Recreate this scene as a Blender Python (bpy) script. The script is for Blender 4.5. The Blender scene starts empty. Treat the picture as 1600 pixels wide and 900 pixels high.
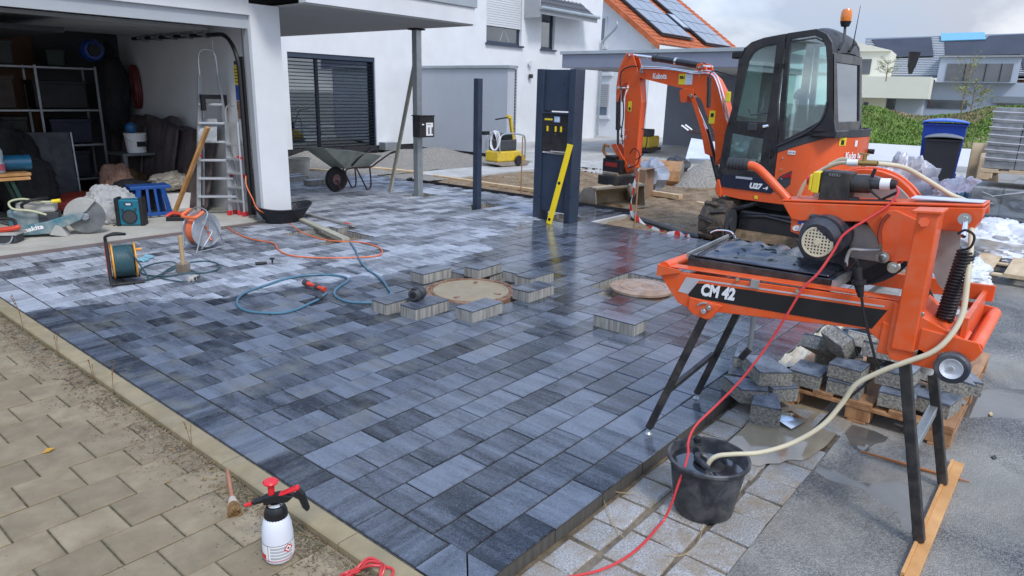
import bpy, math, random, bmesh
from math import sin, cos, pi, radians, sqrt, atan2, hypot
from mathutils import Vector, Matrix, noise
sc = bpy.context.scene
col = bpy.data.collections.new('place'); sc.collection.children.link(col)
rnd = random.Random(7)
# ---------------------------------------------------------------- camera
cam = bpy.data.cameras.new('camera'); camo = bpy.data.objects.new('camera', cam)
sc.collection.objects.link(camo); sc.camera = camo
fw = Vector((0.74118866, 0.61373065, -0.27198173)); rt = Vector((0.64295181, -0.76550636, 0.02475855)); up = Vector((0.19300866, 0.1932219, 0.96198386))
camo.matrix_world = Matrix(((rt.x, up.x, -fw.x, 0), (rt.y, up.y, -fw.y, 0), (rt.z, up.z, -fw.z, 1.9), (0, 0, 0, 1)))
cam.sensor_width = 36; cam.lens = 24.166; cam.clip_end = 1500; cam.clip_start = .05
# ---------------------------------------------------------------- node helpers
def N(nt, t, ins=None, **props):
    n = nt.nodes.new('ShaderNode' + t)
    for k, v in props.items(): setattr(n, k, v)
    for k, v in (ins or {}).items():
        s = n.inputs[k]
        if isinstance(v, bpy.types.NodeSocket): nt.links.new(v, s)
        else: s.default_value = v
    return n
def C4(c): return (c[0], c[1], c[2], 1)
def mix(nt, f, a, b, mode='MIX'):
    n = nt.nodes.new('ShaderNodeMix'); n.data_type = 'RGBA'; n.blend_type = mode
    for k, v in ((0, f), (6, a), (7, b)):
        s = n.inputs[k]
        if isinstance(v, bpy.types.NodeSocket): nt.links.new(v, s)
        else: s.default_value = v if k == 0 else C4(v)
    return n.outputs[2]
def mth(nt, op, a, b=0.0, c=0.0):
    n = nt.nodes.new('ShaderNodeMath'); n.operation = op
    for i, v in enumerate((a, b, c)):
        if isinstance(v, bpy.types.NodeSocket): nt.links.new(v, n.inputs[i])
        else: n.inputs[i].default_value = v
    return n.outputs[0]
def ramp(nt, f, lo, hi, a=0.0, b=1.0):
    return N(nt, 'MapRange', {0: f, 1: lo, 2: hi, 3: a, 4: b}).outputs[0]
def tex(nt, vec, scale, detail=4, rough=.55, dist=0):
    return N(nt, 'TexNoise', {'Vector': vec, 'Scale': scale, 'Detail': detail, 'Roughness': rough, 'Distortion': dist}).outputs[0]
def scl(nt, vec, s, off=None):
    n = N(nt, 'Mapping', {'Vector': vec, 'Scale': s})
    if off is not None: nt.links.new(off, n.inputs['Location'])
    return n.outputs[0]
# ---------------------------------------------------------------- world
w = bpy.data.worlds.new('World'); sc.world = w; w.use_nodes = True; nt = w.node_tree; nt.nodes.clear()
SUN_EL, SUN_AZ = radians(50), radians(205)     # azimuth measured from +y clockwise
sky = N(nt, 'TexSky', sky_type='NISHITA', sun_disc=False, sun_elevation=SUN_EL, sun_rotation=SUN_AZ, air_density=1.2, dust_density=1.5, ozone_density=1.2)
gc = N(nt, 'TexCoord').outputs['Generated']
sep = N(nt, 'SeparateXYZ', {0: gc})
den = mth(nt, 'ADD', mth(nt, 'MAXIMUM', sep.outputs[2], 0.0), .3)
cx = mth(nt, 'DIVIDE', sep.outputs[0], den); cy = mth(nt, 'DIVIDE', sep.outputs[1], den)
cv = N(nt, 'CombineXYZ', {0: cx, 1: cy, 2: 0.3}).outputs[0]
n1 = tex(nt, cv, .8, 6, .5, .2)
n2 = tex(nt, scl(nt, cv, (1, 1.2, 1)), 1.9, 7, .5, .2)
ccol = mix(nt, ramp(nt, n2, .38, .62), (3.9, 4.2, 4.9), (7.3, 7.5, 7.8))
cover = ramp(nt, n1, .38, .56)
blue = mix(nt, .55, sky.outputs[0], (1.9, 3.5, 6.9))
skyc = mix(nt, mth(nt, 'MULTIPLY_ADD', cover, .42, mth(nt, 'MAXIMUM', mth(nt, 'MULTIPLY_ADD', sep.outputs[2], -1.0, .66), .0)), blue, ccol)
lum = mth(nt, 'MULTIPLY_ADD', mth(nt, 'MAXIMUM', sep.outputs[2], 0.0), 1.0, 1.0)   # overcast sky: brighter towards the zenith
skyc = mix(nt, 1.0, skyc, N(nt, 'CombineColor', {0: lum, 1: lum, 2: lum}).outputs[0], 'MULTIPLY')
bg = N(nt, 'Background', {'Color': skyc, 'Strength': .1})
nt.links.new(bg.outputs[0], N(nt, 'OutputWorld').inputs[0])
sun = bpy.data.lights.new('sun', 'SUN'); sun.energy = 1.5; sun.angle = radians(12); sun.color = (1, .965, .92)
suno = bpy.data.objects.new('sun', sun); sc.collection.objects.link(suno)
sd = Vector((sin(SUN_AZ) * cos(SUN_EL), cos(SUN_AZ) * cos(SUN_EL), sin(SUN_EL)))
suno.rotation_euler = (-sd).to_track_quat('-Z', 'Y').to_euler()
vs = sc.view_settings; vs.view_transform = 'Standard'; vs.look = 'None'; vs.gamma = 1; vs.exposure = 0.45
try: vs.use_curve_mapping = False
except Exception: pass
# ---------------------------------------------------------------- materials
MATS = {}
def mat(name, c, rough=.5, metal=0, var=.15, vs=4, bump=0, bs=60, dirt=None, da=.5, ds=3, coat=0, c2=None, spec=.5, stretch=None, sheen=0, rv=.1, tv=0.0):
    """one real-world surface: base colour with grain, optional dirt film and relief"""
    if name in MATS: return MATS[name]
    m = bpy.data.materials.new(name); m.use_nodes = True; nt = m.node_tree; nt.nodes.clear()
    tc = N(nt, 'TexCoord').outputs['Object']
    oi = N(nt, 'ObjectInfo').outputs['Random']
    tc = scl(nt, tc, (1, 1, 1), N(nt, 'CombineXYZ', {0: mth(nt, 'MULTIPLY', oi, 53), 1: mth(nt, 'MULTIPLY', oi, 31), 2: mth(nt, 'MULTIPLY', oi, 17)}).outputs[0])   # alike pieces differ
    v = scl(nt, tc, stretch) if stretch else tc
    tone = mth(nt, 'MULTIPLY_ADD', mth(nt, 'FRACT', mth(nt, 'MULTIPLY', oi, 19)), tv * 2, 1 - tv)
    n = tex(nt, v, vs, 6, .6)
    lo = tuple(x * (1 - var) for x in c); hi = c2 or tuple(min(1, x * (1 + var * .6)) for x in c)
    colr = mix(nt, ramp(nt, n, .3, .7), lo, hi)
    if tv: colr = mix(nt, 1.0, colr, N(nt, 'CombineColor', {0: tone, 1: tone, 2: tone}).outputs[0], 'MULTIPLY')
    rg = ramp(nt, tex(nt, v, vs * 2.3, 5), .3, .7, max(0, rough - rv), min(1, rough + rv))
    if dirt:
        dm = mth(nt, 'MULTIPLY', ramp(nt, tex(nt, tc, ds, 8, .65, .4), .42, .62), da)
        colr = mix(nt, dm, colr, dirt); rg = mth(nt, 'MAXIMUM', rg, mth(nt, 'MULTIPLY', dm, .85))
    b = N(nt, 'BsdfPrincipled', {'Base Color': colr, 'Roughness': rg, 'Metallic': metal, 'Coat Weight': coat, 'Specular IOR Level': spec, 'Coat Roughness': .08, 'Sheen Weight': sheen})
    if bump:
        bn = N(nt, 'Bump', {'Height': tex(nt, v, bs, 5, .6), 'Strength': bump, 'Distance': .01})
        nt.links.new(bn.outputs[0], b.inputs['Normal'])
    nt.links.new(b.outputs[0], N(nt, 'OutputMaterial').inputs[0])
    MATS[name] = m; return m
def glass(name, tint=(.8, .9, .88), refl=.5, rough=.02):
    if name in MATS: return MATS[name]
    m = bpy.data.materials.new(name); m.use_nodes = True; nt = m.node_tree; nt.nodes.clear()
    fr = N(nt, 'Fresnel', {'IOR': 1.5}).outputs[0]
    f = mth(nt, 'MINIMUM', mth(nt, 'MULTIPLY_ADD', fr, 1.6, refl * .2), 1.0)
    t = N(nt, 'BsdfTransparent', {'Color': C4(tint)}); g = N(nt, 'BsdfGlossy', {'Color': (.9, .95, 1, 1), 'Roughness': rough})
    s = N(nt, 'MixShader', {0: f, 1: t.outputs[0], 2: g.outputs[0]})
    nt.links.new(s.outputs[0], N(nt, 'OutputMaterial').inputs[0]); MATS[name] = m; return m
# ---------------------------------------------------------------- mesh helpers
class MB:
    def __init__(s): s.v = []; s.f = []; s.sm = []
    def add(s, vs, fs, smooth=False):
        o = len(s.v); s.v += [tuple(p) for p in vs]
        for f in fs: s.f.append(tuple(i + o for i in f)); s.sm.append(smooth)
        return s
    def box(s, a, b, R=None, c=None):
        (x0, y0, z0), (x1, y1, z1) = a, b
        P = [(x0, y0, z0), (x1, y0, z0), (x1, y1, z0), (x0, y1, z0), (x0, y0, z1), (x1, y0, z1), (x1, y1, z1), (x0, y1, z1)]
        if R is not None: P = [tuple(R @ Vector(p) + Vector(c or (0, 0, 0))) for p in P]
        return s.add(P, [(0, 3, 2, 1), (4, 5, 6, 7), (0, 1, 5, 4), (1, 2, 6, 5), (2, 3, 7, 6), (3, 0, 4, 7)])
    def beam(s, p, q, wd, ht, upv=(0, 0, 1)):
        p = Vector(p); q = Vector(q); d = (q - p).normalized(); u = Vector(upv)
        sd = d.cross(u)
        if sd.length < 1e-4: sd = d.cross(Vector((0, 1, 0)))
        sd.normalize(); u = sd.cross(d)
        P = [c + sd * (a * wd / 2) + u * (b * ht / 2) for c in (p, q) for a, b in ((-1, -1), (1, -1), (1, 1), (-1, 1))]
        return s.add(P, [(0, 1, 2, 3), (7, 6, 5, 4), (0, 4, 5, 1), (1, 5, 6, 2), (2, 6, 7, 3), (3, 7, 4, 0)])
    def prism(s, pts, off):
        """closed outline of 3-D points swept by off"""
        n = len(pts); P = [Vector(p) for p in pts]; o = Vector(off)
        nrm = Vector((0, 0, 0))
        for i in range(n): nrm += P[i].cross(P[(i + 1) % n])
        if nrm.dot(o) > 0: P.reverse()
        return s.add(P + [p + o for p in P], [tuple(range(n)), tuple(range(2 * n - 1, n - 1, -1))] + [(i, i + n, (i + 1) % n + n, (i + 1) % n) for i in range(n)])
    def cyl(s, p, q, r, r2=None, n=16, cap=True):
        r2 = r if r2 is None else r2; p = Vector(p); q = Vector(q); d = (q - p).normalized()
        a = d.orthogonal().normalized(); b = d.cross(a); o = len(s.v)
        P = [c + (a * cos(2 * pi * i / n) + b * sin(2 * pi * i / n)) * rr for c, rr in ((p, r), (q, r2)) for i in range(n)]
        s.add(P, [(i, (i + 1) % n, (i + 1) % n + n, i + n) for i in range(n)], True)
        if cap: s.add(P, [tuple(range(n - 1, -1, -1)), tuple(range(n, 2 * n))])
        return s
    def tube(s, pts, r, n=8, closed=False, smooth=True, rads=None):
        P = [Vector(p) for p in pts]; m = len(P); V = []; prev = None
        for i, p in enumerate(P):
            t = (P[(i + 1) % m] - P[i - 1]) if closed else (P[min(i + 1, m - 1)] - P[max(i - 1, 0)])
            if t.length < 1e-9: t = Vector((0, 0, 1))
            t.normalize()
            a = (prev - t * prev.dot(t)) if prev else t.orthogonal()
            if a.length < 1e-6: a = t.orthogonal()
            a.normalize(); prev = a; b = t.cross(a); rr = rads[i] if rads else r
            V += [p + (a * cos(2 * pi * k / n) + b * sin(2 * pi * k / n)) * rr for k in range(n)]
        F = [(i * n + k, i * n + (k + 1) % n, ((i + 1) % m) * n + (k + 1) % n, ((i + 1) % m) * n + k) for i in range(m if closed else m - 1) for k in range(n)]
        s.add(V, F, True)
        if not closed: s.add(V[:n], [tuple(range(n - 1, -1, -1))]); s.add(V[-n:], [tuple(range(n))])
        return s
    def lathe(s, prof, c=(0, 0, 0), ax=(0, 0, 1), n=28, smooth=True, sx=1, sy=1):
        d = Vector(ax).normalized(); a = d.orthogonal().normalized() if abs(d.z) < .99 else Vector((1, 0, 0)); b = d.cross(a); c = Vector(c)
        V = [c + d * h + (a * cos(2 * pi * i / n) * sx + b * sin(2 * pi * i / n) * sy) * r for r, h in prof for i in range(n)]
        F = [(j * n + i, j * n + (i + 1) % n, (j + 1) * n + (i + 1) % n, (j + 1) * n + i) for j in range(len(prof) - 1) for i in range(n)]
        return s.add(V, F, smooth)
    def blob(s, c, r, n=10, m=7, amp=.25, seed=0, R=None):
        V = []; c = Vector(c)
        for j in range(m + 1):
            for i in range(n):
                th = pi * j / m; ph = 2 * pi * i / n
                d = Vector((sin(th) * cos(ph), sin(th) * sin(ph), cos(th)))
                k = 1 + amp * noise.noise(d * 2.1 + Vector((seed, seed * .7, 1.3)))
                p = Vector((d.x * r[0] * k, d.y * r[1] * k, d.z * r[2] * k))
                V.append(c + (R @ p if R else p))
        return s.add(V, [(j * n + i, (j + 1) * n + i, (j + 1) * n + (i + 1) % n, j * n + (i + 1) % n) for j in range(m) for i in range(n)], True)
    def sheet(s, fn, nu, nv, smooth=True):
        V = [fn(i / nu, j / nv) for j in range(nv + 1) for i in range(nu + 1)]; k = nu + 1
        return s.add(V, [(j * k + i, j * k + i + 1, (j + 1) * k + i + 1, (j + 1) * k + i) for j in range(nv) for i in range(nu)], smooth)
    def mesh(s, name, m=None):
        me = bpy.data.meshes.new(name); me.from_pydata(s.v, [], s.f)
        me.polygons.foreach_set('use_smooth', s.sm)
        if any(s.sm): me.set_sharp_from_angle(angle=radians(38))
        if m: me.materials.append(m)
        me.update(); return me
    def build(s, name, m, parent=None, bevel=0, **kw):
        return link(name, s.mesh(name, m), parent, bevel, **kw)
def link(name, me, parent=None, bevel=0, loc=None, rot=None, label=None, cat=None, group=None, kind=None, solid=0):
    o = bpy.data.objects.new(name, me); col.objects.link(o)
    if parent is not None: o.parent = parent
    if loc: o.location = loc
    if rot: o.rotation_euler = rot
    if solid:
        k = o.modifiers.new('thickness', 'SOLIDIFY'); k.thickness = solid; k.offset = 0
    if bevel:
        b = o.modifiers.new('edge', 'BEVEL'); b.width = bevel; b.segments = 2; b.limit_method = 'ANGLE'; b.angle_limit = radians(40); b.harden_normals = False
    tag(o, label, cat, group, kind); return o
def tag(o, label=None, cat=None, group=None, kind=None):
    if label: o['label'] = label
    if cat: o['category'] = cat
    if group: o['group'] = group
    if kind: o['kind'] = kind
    return o
def thing(name, label, cat, loc=(0, 0, 0), rz=0, group=None, rot=None):
    """an Empty at the thing's base; parts built in world coordinates keep their place"""
    o = bpy.data.objects.new(name, None); col.objects.link(o); o.empty_display_size = .1
    o.location = loc; o.rotation_euler = rot or (0, 0, rz); return tag(o, label, cat, group)
def structure(name): return tag(thing(name, None, None), kind='structure')
def dup(root, loc, rz=None, rot=None, label=None, group=None):
    def cp(o, par):
        c = o.copy(); col.objects.link(c); c.parent = par
        for ch in list(o.children): cp(ch, c)
        return c
    r = cp(root, None); r.location = loc
    if rz is not None: r.rotation_euler = (0, 0, rz)
    if rot is not None: r.rotation_euler = rot
    if label: r['label'] = label
    if group: r['group'] = group
    return r
def text(txt, size, m, parent, pos, xdir, ydir, name='lettering', bold=0.0, shear=0.0, thick=.0008, width=None):
    cu = bpy.data.curves.new(name, 'FONT'); cu.body = txt; cu.size = size; cu.offset = bold; cu.shear = shear; cu.extrude = thick
    cu.align_x = 'LEFT'; cu.resolution_u = 3
    t = bpy.data.objects.new(name, cu); me = bpy.data.meshes.new_from_object(t); bpy.data.objects.remove(t)
    me.materials.clear(); me.materials.append(m)
    x = Vector(xdir).normalized(); y = Vector(ydir); y = (y - x * y.dot(x)).normalized(); z = x.cross(y)
    k = 1.0
    if width:
        xs = [v.co.x for v in me.vertices]; k = width / (max(xs) - min(xs)); 
    M = Matrix(((x.x * k, y.x, z.x, pos[0]), (x.y * k, y.y, z.y, pos[1]), (x.z * k, y.z, z.z, pos[2]), (0, 0, 0, 1)))
    me.transform(M)
    return link(name, me, parent)
def card(p, xdir, ydir, wd, ht, m, parent, name='sticker', t=.0015):
    """thin plate (sticker, label) with its lower left corner at p"""
    x = Vector(xdir).normalized() * wd; y = Vector(ydir).normalized() * ht; z = x.cross(y).normalized() * t; p = Vector(p)
    return MB().prism([p, p + x, p + x + y, p + y], z).build(name, m, parent)
def smoothpath(pts, n=6, closed=False):
    P = [Vector(p) for p in pts]; m = len(P); out = []
    for i in range(m if closed else m - 1):
        a, b, c, d = (P[(i - 1) % m] if closed or i else P[0]), P[i], P[(i + 1) % m], (P[(i + 2) % m] if closed or i + 2 < m else P[-1])
        for k in range(n):
            t = k / n
            out.append(.5 * ((2 * b) + (c - a) * t + (2 * a - 5 * b + 4 * c - d) * t * t + (3 * b - a - 3 * c + d) * t ** 3))
    if not closed: out.append(P[-1])
    return out

s_gn = 1

# ================================================================ GROUND
def paver_mat(name, soldier=False):
    m = bpy.data.materials.new(name); m.use_nodes = True; nt = m.node_tree; nt.nodes.clear()
    geo = N(nt, 'NewGeometry'); pos = geo.outputs['Position']
    at = N(nt, 'Attribute', attribute_name='rnd').outputs['Fac']
    r = mth(nt, 'FRACT', mth(nt, 'ADD', N(nt, 'ObjectInfo').outputs['Random'], at))
    off = N(nt, 'CombineXYZ', {0: mth(nt, 'MULTIPLY', r, 37), 1: mth(nt, 'MULTIPLY', r, 91), 2: r}).outputs[0]
    st = (1.2, 9, 1) if soldier else (9, 1.2, 1)
    st2 = (4, 46, 1) if soldier else (46, 4, 1)
    a = tex(nt, scl(nt, pos, st, off), 1, 5, .6, .25)
    b = tex(nt, scl(nt, pos, st2, off), 1, 4, .65, .1)
    g = tex(nt, pos, 190, 3, .7)
    mo = tex(nt, scl(nt, pos, (44, 44, 1), off), 1, 8, .85, .5)
    k = mth(nt, 'ADD', mth(nt, 'MULTIPLY', a, .50), mth(nt, 'ADD', mth(nt, 'MULTIPLY', b, .14), mth(nt, 'MULTIPLY', mo, .36)))
    k = mth(nt, 'ADD', k, mth(nt, 'MULTIPLY', ramp(nt, tex(nt, scl(nt, pos, (70, 70, 1), off), 1, 6, .75), .55, .75), .16))
    k = mth(nt, 'ADD', k, mth(nt, 'MULTIPLY_ADD', mth(nt, 'FRACT', mth(nt, 'MULTIPLY', r, 7.3)), .22, -.11))
    k = mth(nt, 'ADD', k, mth(nt, 'MULTIPLY_ADD', g, .40, -.20))
    c = mix(nt, ramp(nt, k, .37, .64), (.026, .031, .042), (.45, .48, .53))
    # damp / dry: nearer than an irregular line the paving is wet
    s = N(nt, 'SeparateXYZ', {0: pos})
    nz = mth(nt, 'MULTIPLY_ADD', tex(nt, pos, 1.7, 6, .6), 1.5, -.75)
    fc = nt.nodes.new('ShaderNodeFloatCurve')
    pts = [(1.0, 7.1), (2.0, 6.6), (3.0, 6.05), (3.6, 5.85), (4.0, 5.7), (4.6, 5.5), (5.6, 5.55), (6.2, 5.7), (7.6, 6.3), (8.8, 6.7), (12, 7.6)]
    cu = fc.mapping.curves[0]
    for i, (x, y) in enumerate(pts):
        X_, Y_ = (x - 1) / 11, y / 10
        if i == 0: cu.points[0].location = (X_, Y_)
        elif i == len(pts) - 1: cu.points[-1].location = (X_, Y_)
        else: cu.points.new(X_, Y_)
    fc.mapping.update()
    nt.links.new(ramp(nt, s.outputs[0], 1, 12), fc.inputs['Value'])
    yb = mth(nt, 'MULTIPLY', fc.outputs[0], 10)
    wet = ramp(nt, mth(nt, 'SUBTRACT', mth(nt, 'ADD', yb, nz), s.outputs[1]), -.04, .05)
    patch = ramp(nt, tex(nt, pos, .75, 5, .6), .60, .63)
    wet = mth(nt, 'MAXIMUM', wet, mth(nt, 'MULTIPLY', patch, .55))
    # the pump line leaves the strip near the road and the saw wettest
    run = mth(nt, 'MULTIPLY', ramp(nt, mth(nt, 'MULTIPLY_ADD', s.outputs[0], 1.15, mth(nt, 'MULTIPLY_ADD', s.outputs[1], -.9, .9)), .5, 4.0), wet)
    run = mth(nt, 'MAXIMUM', run, mth(nt, 'MULTIPLY', ramp(nt, s.outputs[1], 3.6, 2.2), wet))
    wc = mix(nt, mth(nt, 'MULTIPLY', wet, .85), c, mix(nt, 1, c, (.215, .25, .305), 'MULTIPLY'))
    dirt = mth(nt, 'MULTIPLY', ramp(nt, tex(nt, pos, 3.1, 7, .65), .5, .7), mth(nt, 'MULTIPLY', wet, mth(nt, 'SUBTRACT', .68, mth(nt, 'MULTIPLY', run, .62))))
    wc = mix(nt, dirt, wc, (.165, .165, .14))
    dr = mth(nt, 'MULTIPLY', ramp(nt, tex(nt, pos, 2.3, 6, .6), .4, .66), mth(nt, 'SUBTRACT', .5, mth(nt, 'MULTIPLY', wet, .5)))
    wc = mix(nt, mth(nt, 'MULTIPLY', dr, .7), wc, (.38, .40, .43))
    rw = mth(nt, 'MULTIPLY_ADD', tex(nt, pos, 5, 6, .65), .4, .34)
    rw = mth(nt, 'MULTIPLY_ADD', run, -.42, rw)
    rw = mth(nt, 'MAXIMUM', rw, .15)
    rr = mth(nt, 'ADD', mth(nt, 'MULTIPLY', wet, rw), mth(nt, 'MULTIPLY', mth(nt, 'SUBTRACT', 1, wet), .62))
    nz_ = N(nt, 'SeparateXYZ', {0: geo.outputs['Normal']}).outputs[2]
    side = ramp(nt, nz_, .3, .6)
    dp = N(nt, 'SeparateXYZ', {0: N(nt, 'TexCoord').outputs['Object']}).outputs[2]
    sc_ = mix(nt, ramp(nt, tex(nt, scl(nt, pos, (34, 34, 2.5)), 1, 5, .6), .35, .7), (.17, .165, .15), (.42, .41, .375))
    sc_ = mix(nt, ramp(nt, dp, -.014, -.009), sc_, (.04, .045, .055))
    edge = mth(nt, 'MULTIPLY', ramp(nt, s.outputs[1], 1.60, 1.56), ramp(nt, s.outputs[2], .02, -.004))   # street edge is dirty and damp
    sc_ = mix(nt, mth(nt, 'MULTIPLY', edge, .85), sc_, (.055, .05, .042))
    fin = mix(nt, side, sc_, wc)
    rr = mth(nt, 'ADD', mth(nt, 'MULTIPLY', side, rr), mth(nt, 'MULTIPLY', mth(nt, 'SUBTRACT', 1, side), .8))
    bs = N(nt, 'BsdfPrincipled', {'Base Color': fin, 'Roughness': rr, 'IOR': mth(nt, 'MULTIPLY_ADD', wet, -.16, 1.5), 'Coat Weight': mth(nt, 'MULTIPLY', mth(nt, 'MULTIPLY', wet, side), mth(nt, 'MULTIPLY_ADD', run, .6, .0)), 'Coat Roughness': mth(nt, 'MULTIPLY_ADD', run, -.06, .22), 'Coat IOR': 1.34})
    bh = mth(nt, 'ADD', tex(nt, pos, 150, 4, .7), mth(nt, 'MULTIPLY', tex(nt, pos, 14, 3, .5), .6))
    bn = N(nt, 'Bump', {'Height': bh, 'Strength': mth(nt, 'MULTIPLY_ADD', wet, -.12, .28), 'Distance': .004})
    nt.links.new(bn.outputs[0], bs.inputs['Normal'])
    bc = N(nt, 'Bump', {'Height': tex(nt, pos, 11, 4, .6), 'Strength': .05, 'Distance': .01})
    nt.links.new(bc.outputs[0], bs.inputs['Coat Normal'])
    nt.links.new(bs.outputs[0], N(nt, 'OutputMaterial').inputs[0]); return m
M_pav = paver_mat('wet_concrete_paver'); M_sol = paver_mat('wet_border_paver', True)

def paver_mesh(name, lx, ly, h=.08, c=.0035, m=None, jit=0):
    """paver whose top centre is the origin"""
    x, y = lx / 2, ly / 2; V = []
    for z, k in ((-h, 0), (-c, 0), (0, c)):
        V += [(-x + k, -y + k, z), (x - k, -y + k, z), (x - k, y - k, z), (-x + k, y - k, z)]
    F = [(8, 9, 10, 11), (3, 2, 1, 0)]
    for o in (0, 4): F += [(o + i, o + (i + 1) % 4, o + 4 + (i + 1) % 4, o + 4 + i) for i in range(4)]
    me = bpy.data.meshes.new(name); me.from_pydata(V, [], F)
    if m: me.materials.append(m)
    return me
LX, LY, X0, Y0 = .397, .2035, 1.84, 1.743
pav = structure('driveway_paving')
def missing(x, y):
    if hypot(x - 4.85, y - 4.53) < .60: return True
    if abs(x - 6.2) < .46 and abs(y - 3.34) < .42: return True
    if 8.5 < x < 9.3 and 7.85 < y < 8.35: return True
    if abs(x - 8.85) < .42 and abs(y - 6.28) < .3: return True
    if abs(x - 5.5) < .42 and 7.2 < y < 8.2: return True
    if 8.7 < x < 9.25 and 9.55 < y < 9.85: return True
    return False
def inside(x, y):
    if x > 10.25: return False
    if y < 5.9 and x > 8.9: return False
    if y > 9.1 and x < 5.95: return False
    return y < 12.9
cells = []
rows = int((12.9 - Y0) / LY) + 1
for j in range(-1, rows):
    y = Y0 + (j + .5) * LY; s = .5 if j % 2 else 0
    if j == -1: y = 1.649
    x = X0 if s == 0 else X0 + .0
    i = 0; x = X0; hw = .189 if j == -1 else LY
    if s == 0 and j >= 0: cells.append((x + LX / 4, y, LX / 2, hw)); x += LX / 2
    while x < 10.3:
        L = LX
        cx_ = x + L / 2
        if inside(cx_, y) and not missing(cx_, y): cells.append((cx_, y, L, hw))
        elif inside(cx_, y) and missing(cx_, y):
            for q in (-1, 1):
                if not missing(cx_ + q * LX / 2, y) and rnd.random() < .5 and hypot(cx_ - 4.85, y - 4.53) > .6:
                    cells.append((cx_ + q * LX / 4, y, L / 2, hw))
        elif inside(cx_ - L / 4, y) and not missing(cx_ - L / 4, y): cells.append((x + L / 4, y, L / 2, hw))
        x += L
cells.sort(key=lambda c: hypot(c[0], c[1]))
fullm = paver_mesh('paver', LX - .005, LY - .0045, m=M_pav); cache = {}
def pmesh(lx, ly, m):
    k = (round(lx, 3), round(ly, 3), m.name)
    if k not in cache: cache[k] = paver_mesh('paver', lx - .0085, ly - .0075, c=.0045, m=m)
    return cache[k]
far_v, far_f, far_r = [], [], []
for n, (x, y, lx, ly) in enumerate(cells):
    dz = rnd.uniform(-.0018, .0018); tx, ty = rnd.uniform(-.006, .006), rnd.uniform(-.004, .004)
    if n < 278:
        link('paver', pmesh(lx, ly, M_pav), pav, loc=(x, y, dz), rot=(tx, ty, 0))
    else:
        me = pmesh(lx, ly, M_pav); o = len(far_v); r = rnd.random()
        far_v += [(v.co.x + x, v.co.y + y, v.co.z + dz) for v in me.vertices]
        for p in me.polygons: far_f.append(tuple(i + o for i in p.vertices)); far_r.append(r)
me = bpy.data.meshes.new('far_pavers'); me.from_pydata(far_v, [], far_f); me.materials.append(M_pav)
a = me.attributes.new('rnd', 'FLOAT', 'FACE'); a.data.foreach_set('value', far_r)
link('far_pavers', me, pav, kind='stuff')
y = 1.835
while y < 9.0:
    link('border_paver', pmesh(.205, .413, M_sol), pav, loc=(1.735, y + .206, 0), rot=(rnd.uniform(-.003, .003), 0, 0)); y += .41
MB().prism([(1.842, 1.742, -.08), (1.74, 1.641, -.08), (1.632, 1.556, -.08), (1.632, 1.833, -.08), (1.842, 1.833, -.08)], (0, 0, .08)).build('border_paver', M_sol, pav, .003)
MB().prism([(1.846, 1.738, -.08), (1.744, 1.637, -.08), (1.66, 1.556, -.08), (1.846, 1.556, -.08)], (0, 0, .08)).build('border_paver', M_pav, pav, .003)
M_sand = mat('bedding_sand', (.17, .14, .1), .95, var=.5, vs=14, bump=.9, bs=90, c2=(.3, .25, .18))
M_joint = mat('joint_dirt', (.035, .033, .03), .95, var=.3, vs=20, bump=.4)
b = MB().box((1.64, 1.57, -.5), (10.24, 12.89, -.074)); b.build('paving_bed', M_sand, kind='structure')
# ---------------------------------------------------------------- wide ground
M_earth = mat('pale_ground', (.24, .22, .18), .95, var=.35, vs=.6, bump=.5, bs=8, c2=(.33, .31, .27))
MB().box((-400, -400, -1.2), (600, 600, -.2)).build('ground', M_earth, kind='structure')
# asphalt: aggregate, wet patches, worn silt
def asphalt_mat():
    m = bpy.data.materials.new('wet_asphalt'); m.use_nodes = True; nt = m.node_tree; nt.nodes.clear()
    pos = N(nt, 'NewGeometry').outputs['Position']
    vo = N(nt, 'TexVoronoi', {'Vector': pos, 'Scale': 150}).outputs['Distance']
    vc = N(nt, 'TexVoronoi', {'Vector': pos, 'Scale': 150}).outputs['Color']
    g = N(nt, 'SeparateColor', {0: vc}).outputs[0]
    c = mix(nt, ramp(nt, g, .3, 1), (.085, .085, .082), (.34, .335, .32))
    silt = ramp(nt, tex(nt, pos, 1.3, 8, .6, .5), .43, .62)
    c = mix(nt, mth(nt, 'MULTIPLY', silt, .75), c, (.37, .35, .30))
    br = ramp(nt, tex(nt, pos, .9, 5, .6), .52, .68)
    c = mix(nt, mth(nt, 'MULTIPLY', br, .45), c, (.19, .15, .10))
    wet = ramp(nt, tex(nt, scl(nt, pos, (.9, 1.4, 1)), 1.1, 7, .6, .3), .42, .60)
    c = mix(nt, mth(nt, 'MULTIPLY', wet, .6), c, mix(nt, 1, c, (.42, .42, .42), 'MULTIPLY'))
    rr = mth(nt, 'MULTIPLY_ADD', wet, -.55, .8)
    bs = N(nt, 'BsdfPrincipled', {'Base Color': c, 'Roughness': rr})
    bn = N(nt, 'Bump', {'Height': mth(nt, 'ADD', mth(nt, 'MULTIPLY', vo, -1.0), tex(nt, pos, 40, 3)), 'Strength': mth(nt, 'MULTIPLY_ADD', wet, -.3, .8), 'Distance': .006})
    nt.links.new(bn.outputs[0], bs.inputs['Normal']); nt.links.new(bs.outputs[0], N(nt, 'OutputMaterial').inputs[0]); return m
M_asph = asphalt_mat()
def relief(x0, x1, y0, y1, nx, ny, hf):
    return MB().sheet(lambda u, v: (x0 + u * (x1 - x0), y0 + v * (y1 - y0), hf(x0 + u * (x1 - x0), y0 + v * (y1 - y0))), nx, ny)
def roadh(x, y): return -.068 + .010 * noise.noise(Vector((x * .8, y * .8, 0))) + .004 * noise.noise(Vector((x * 3.3, y * 3.3, 4)))
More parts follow.
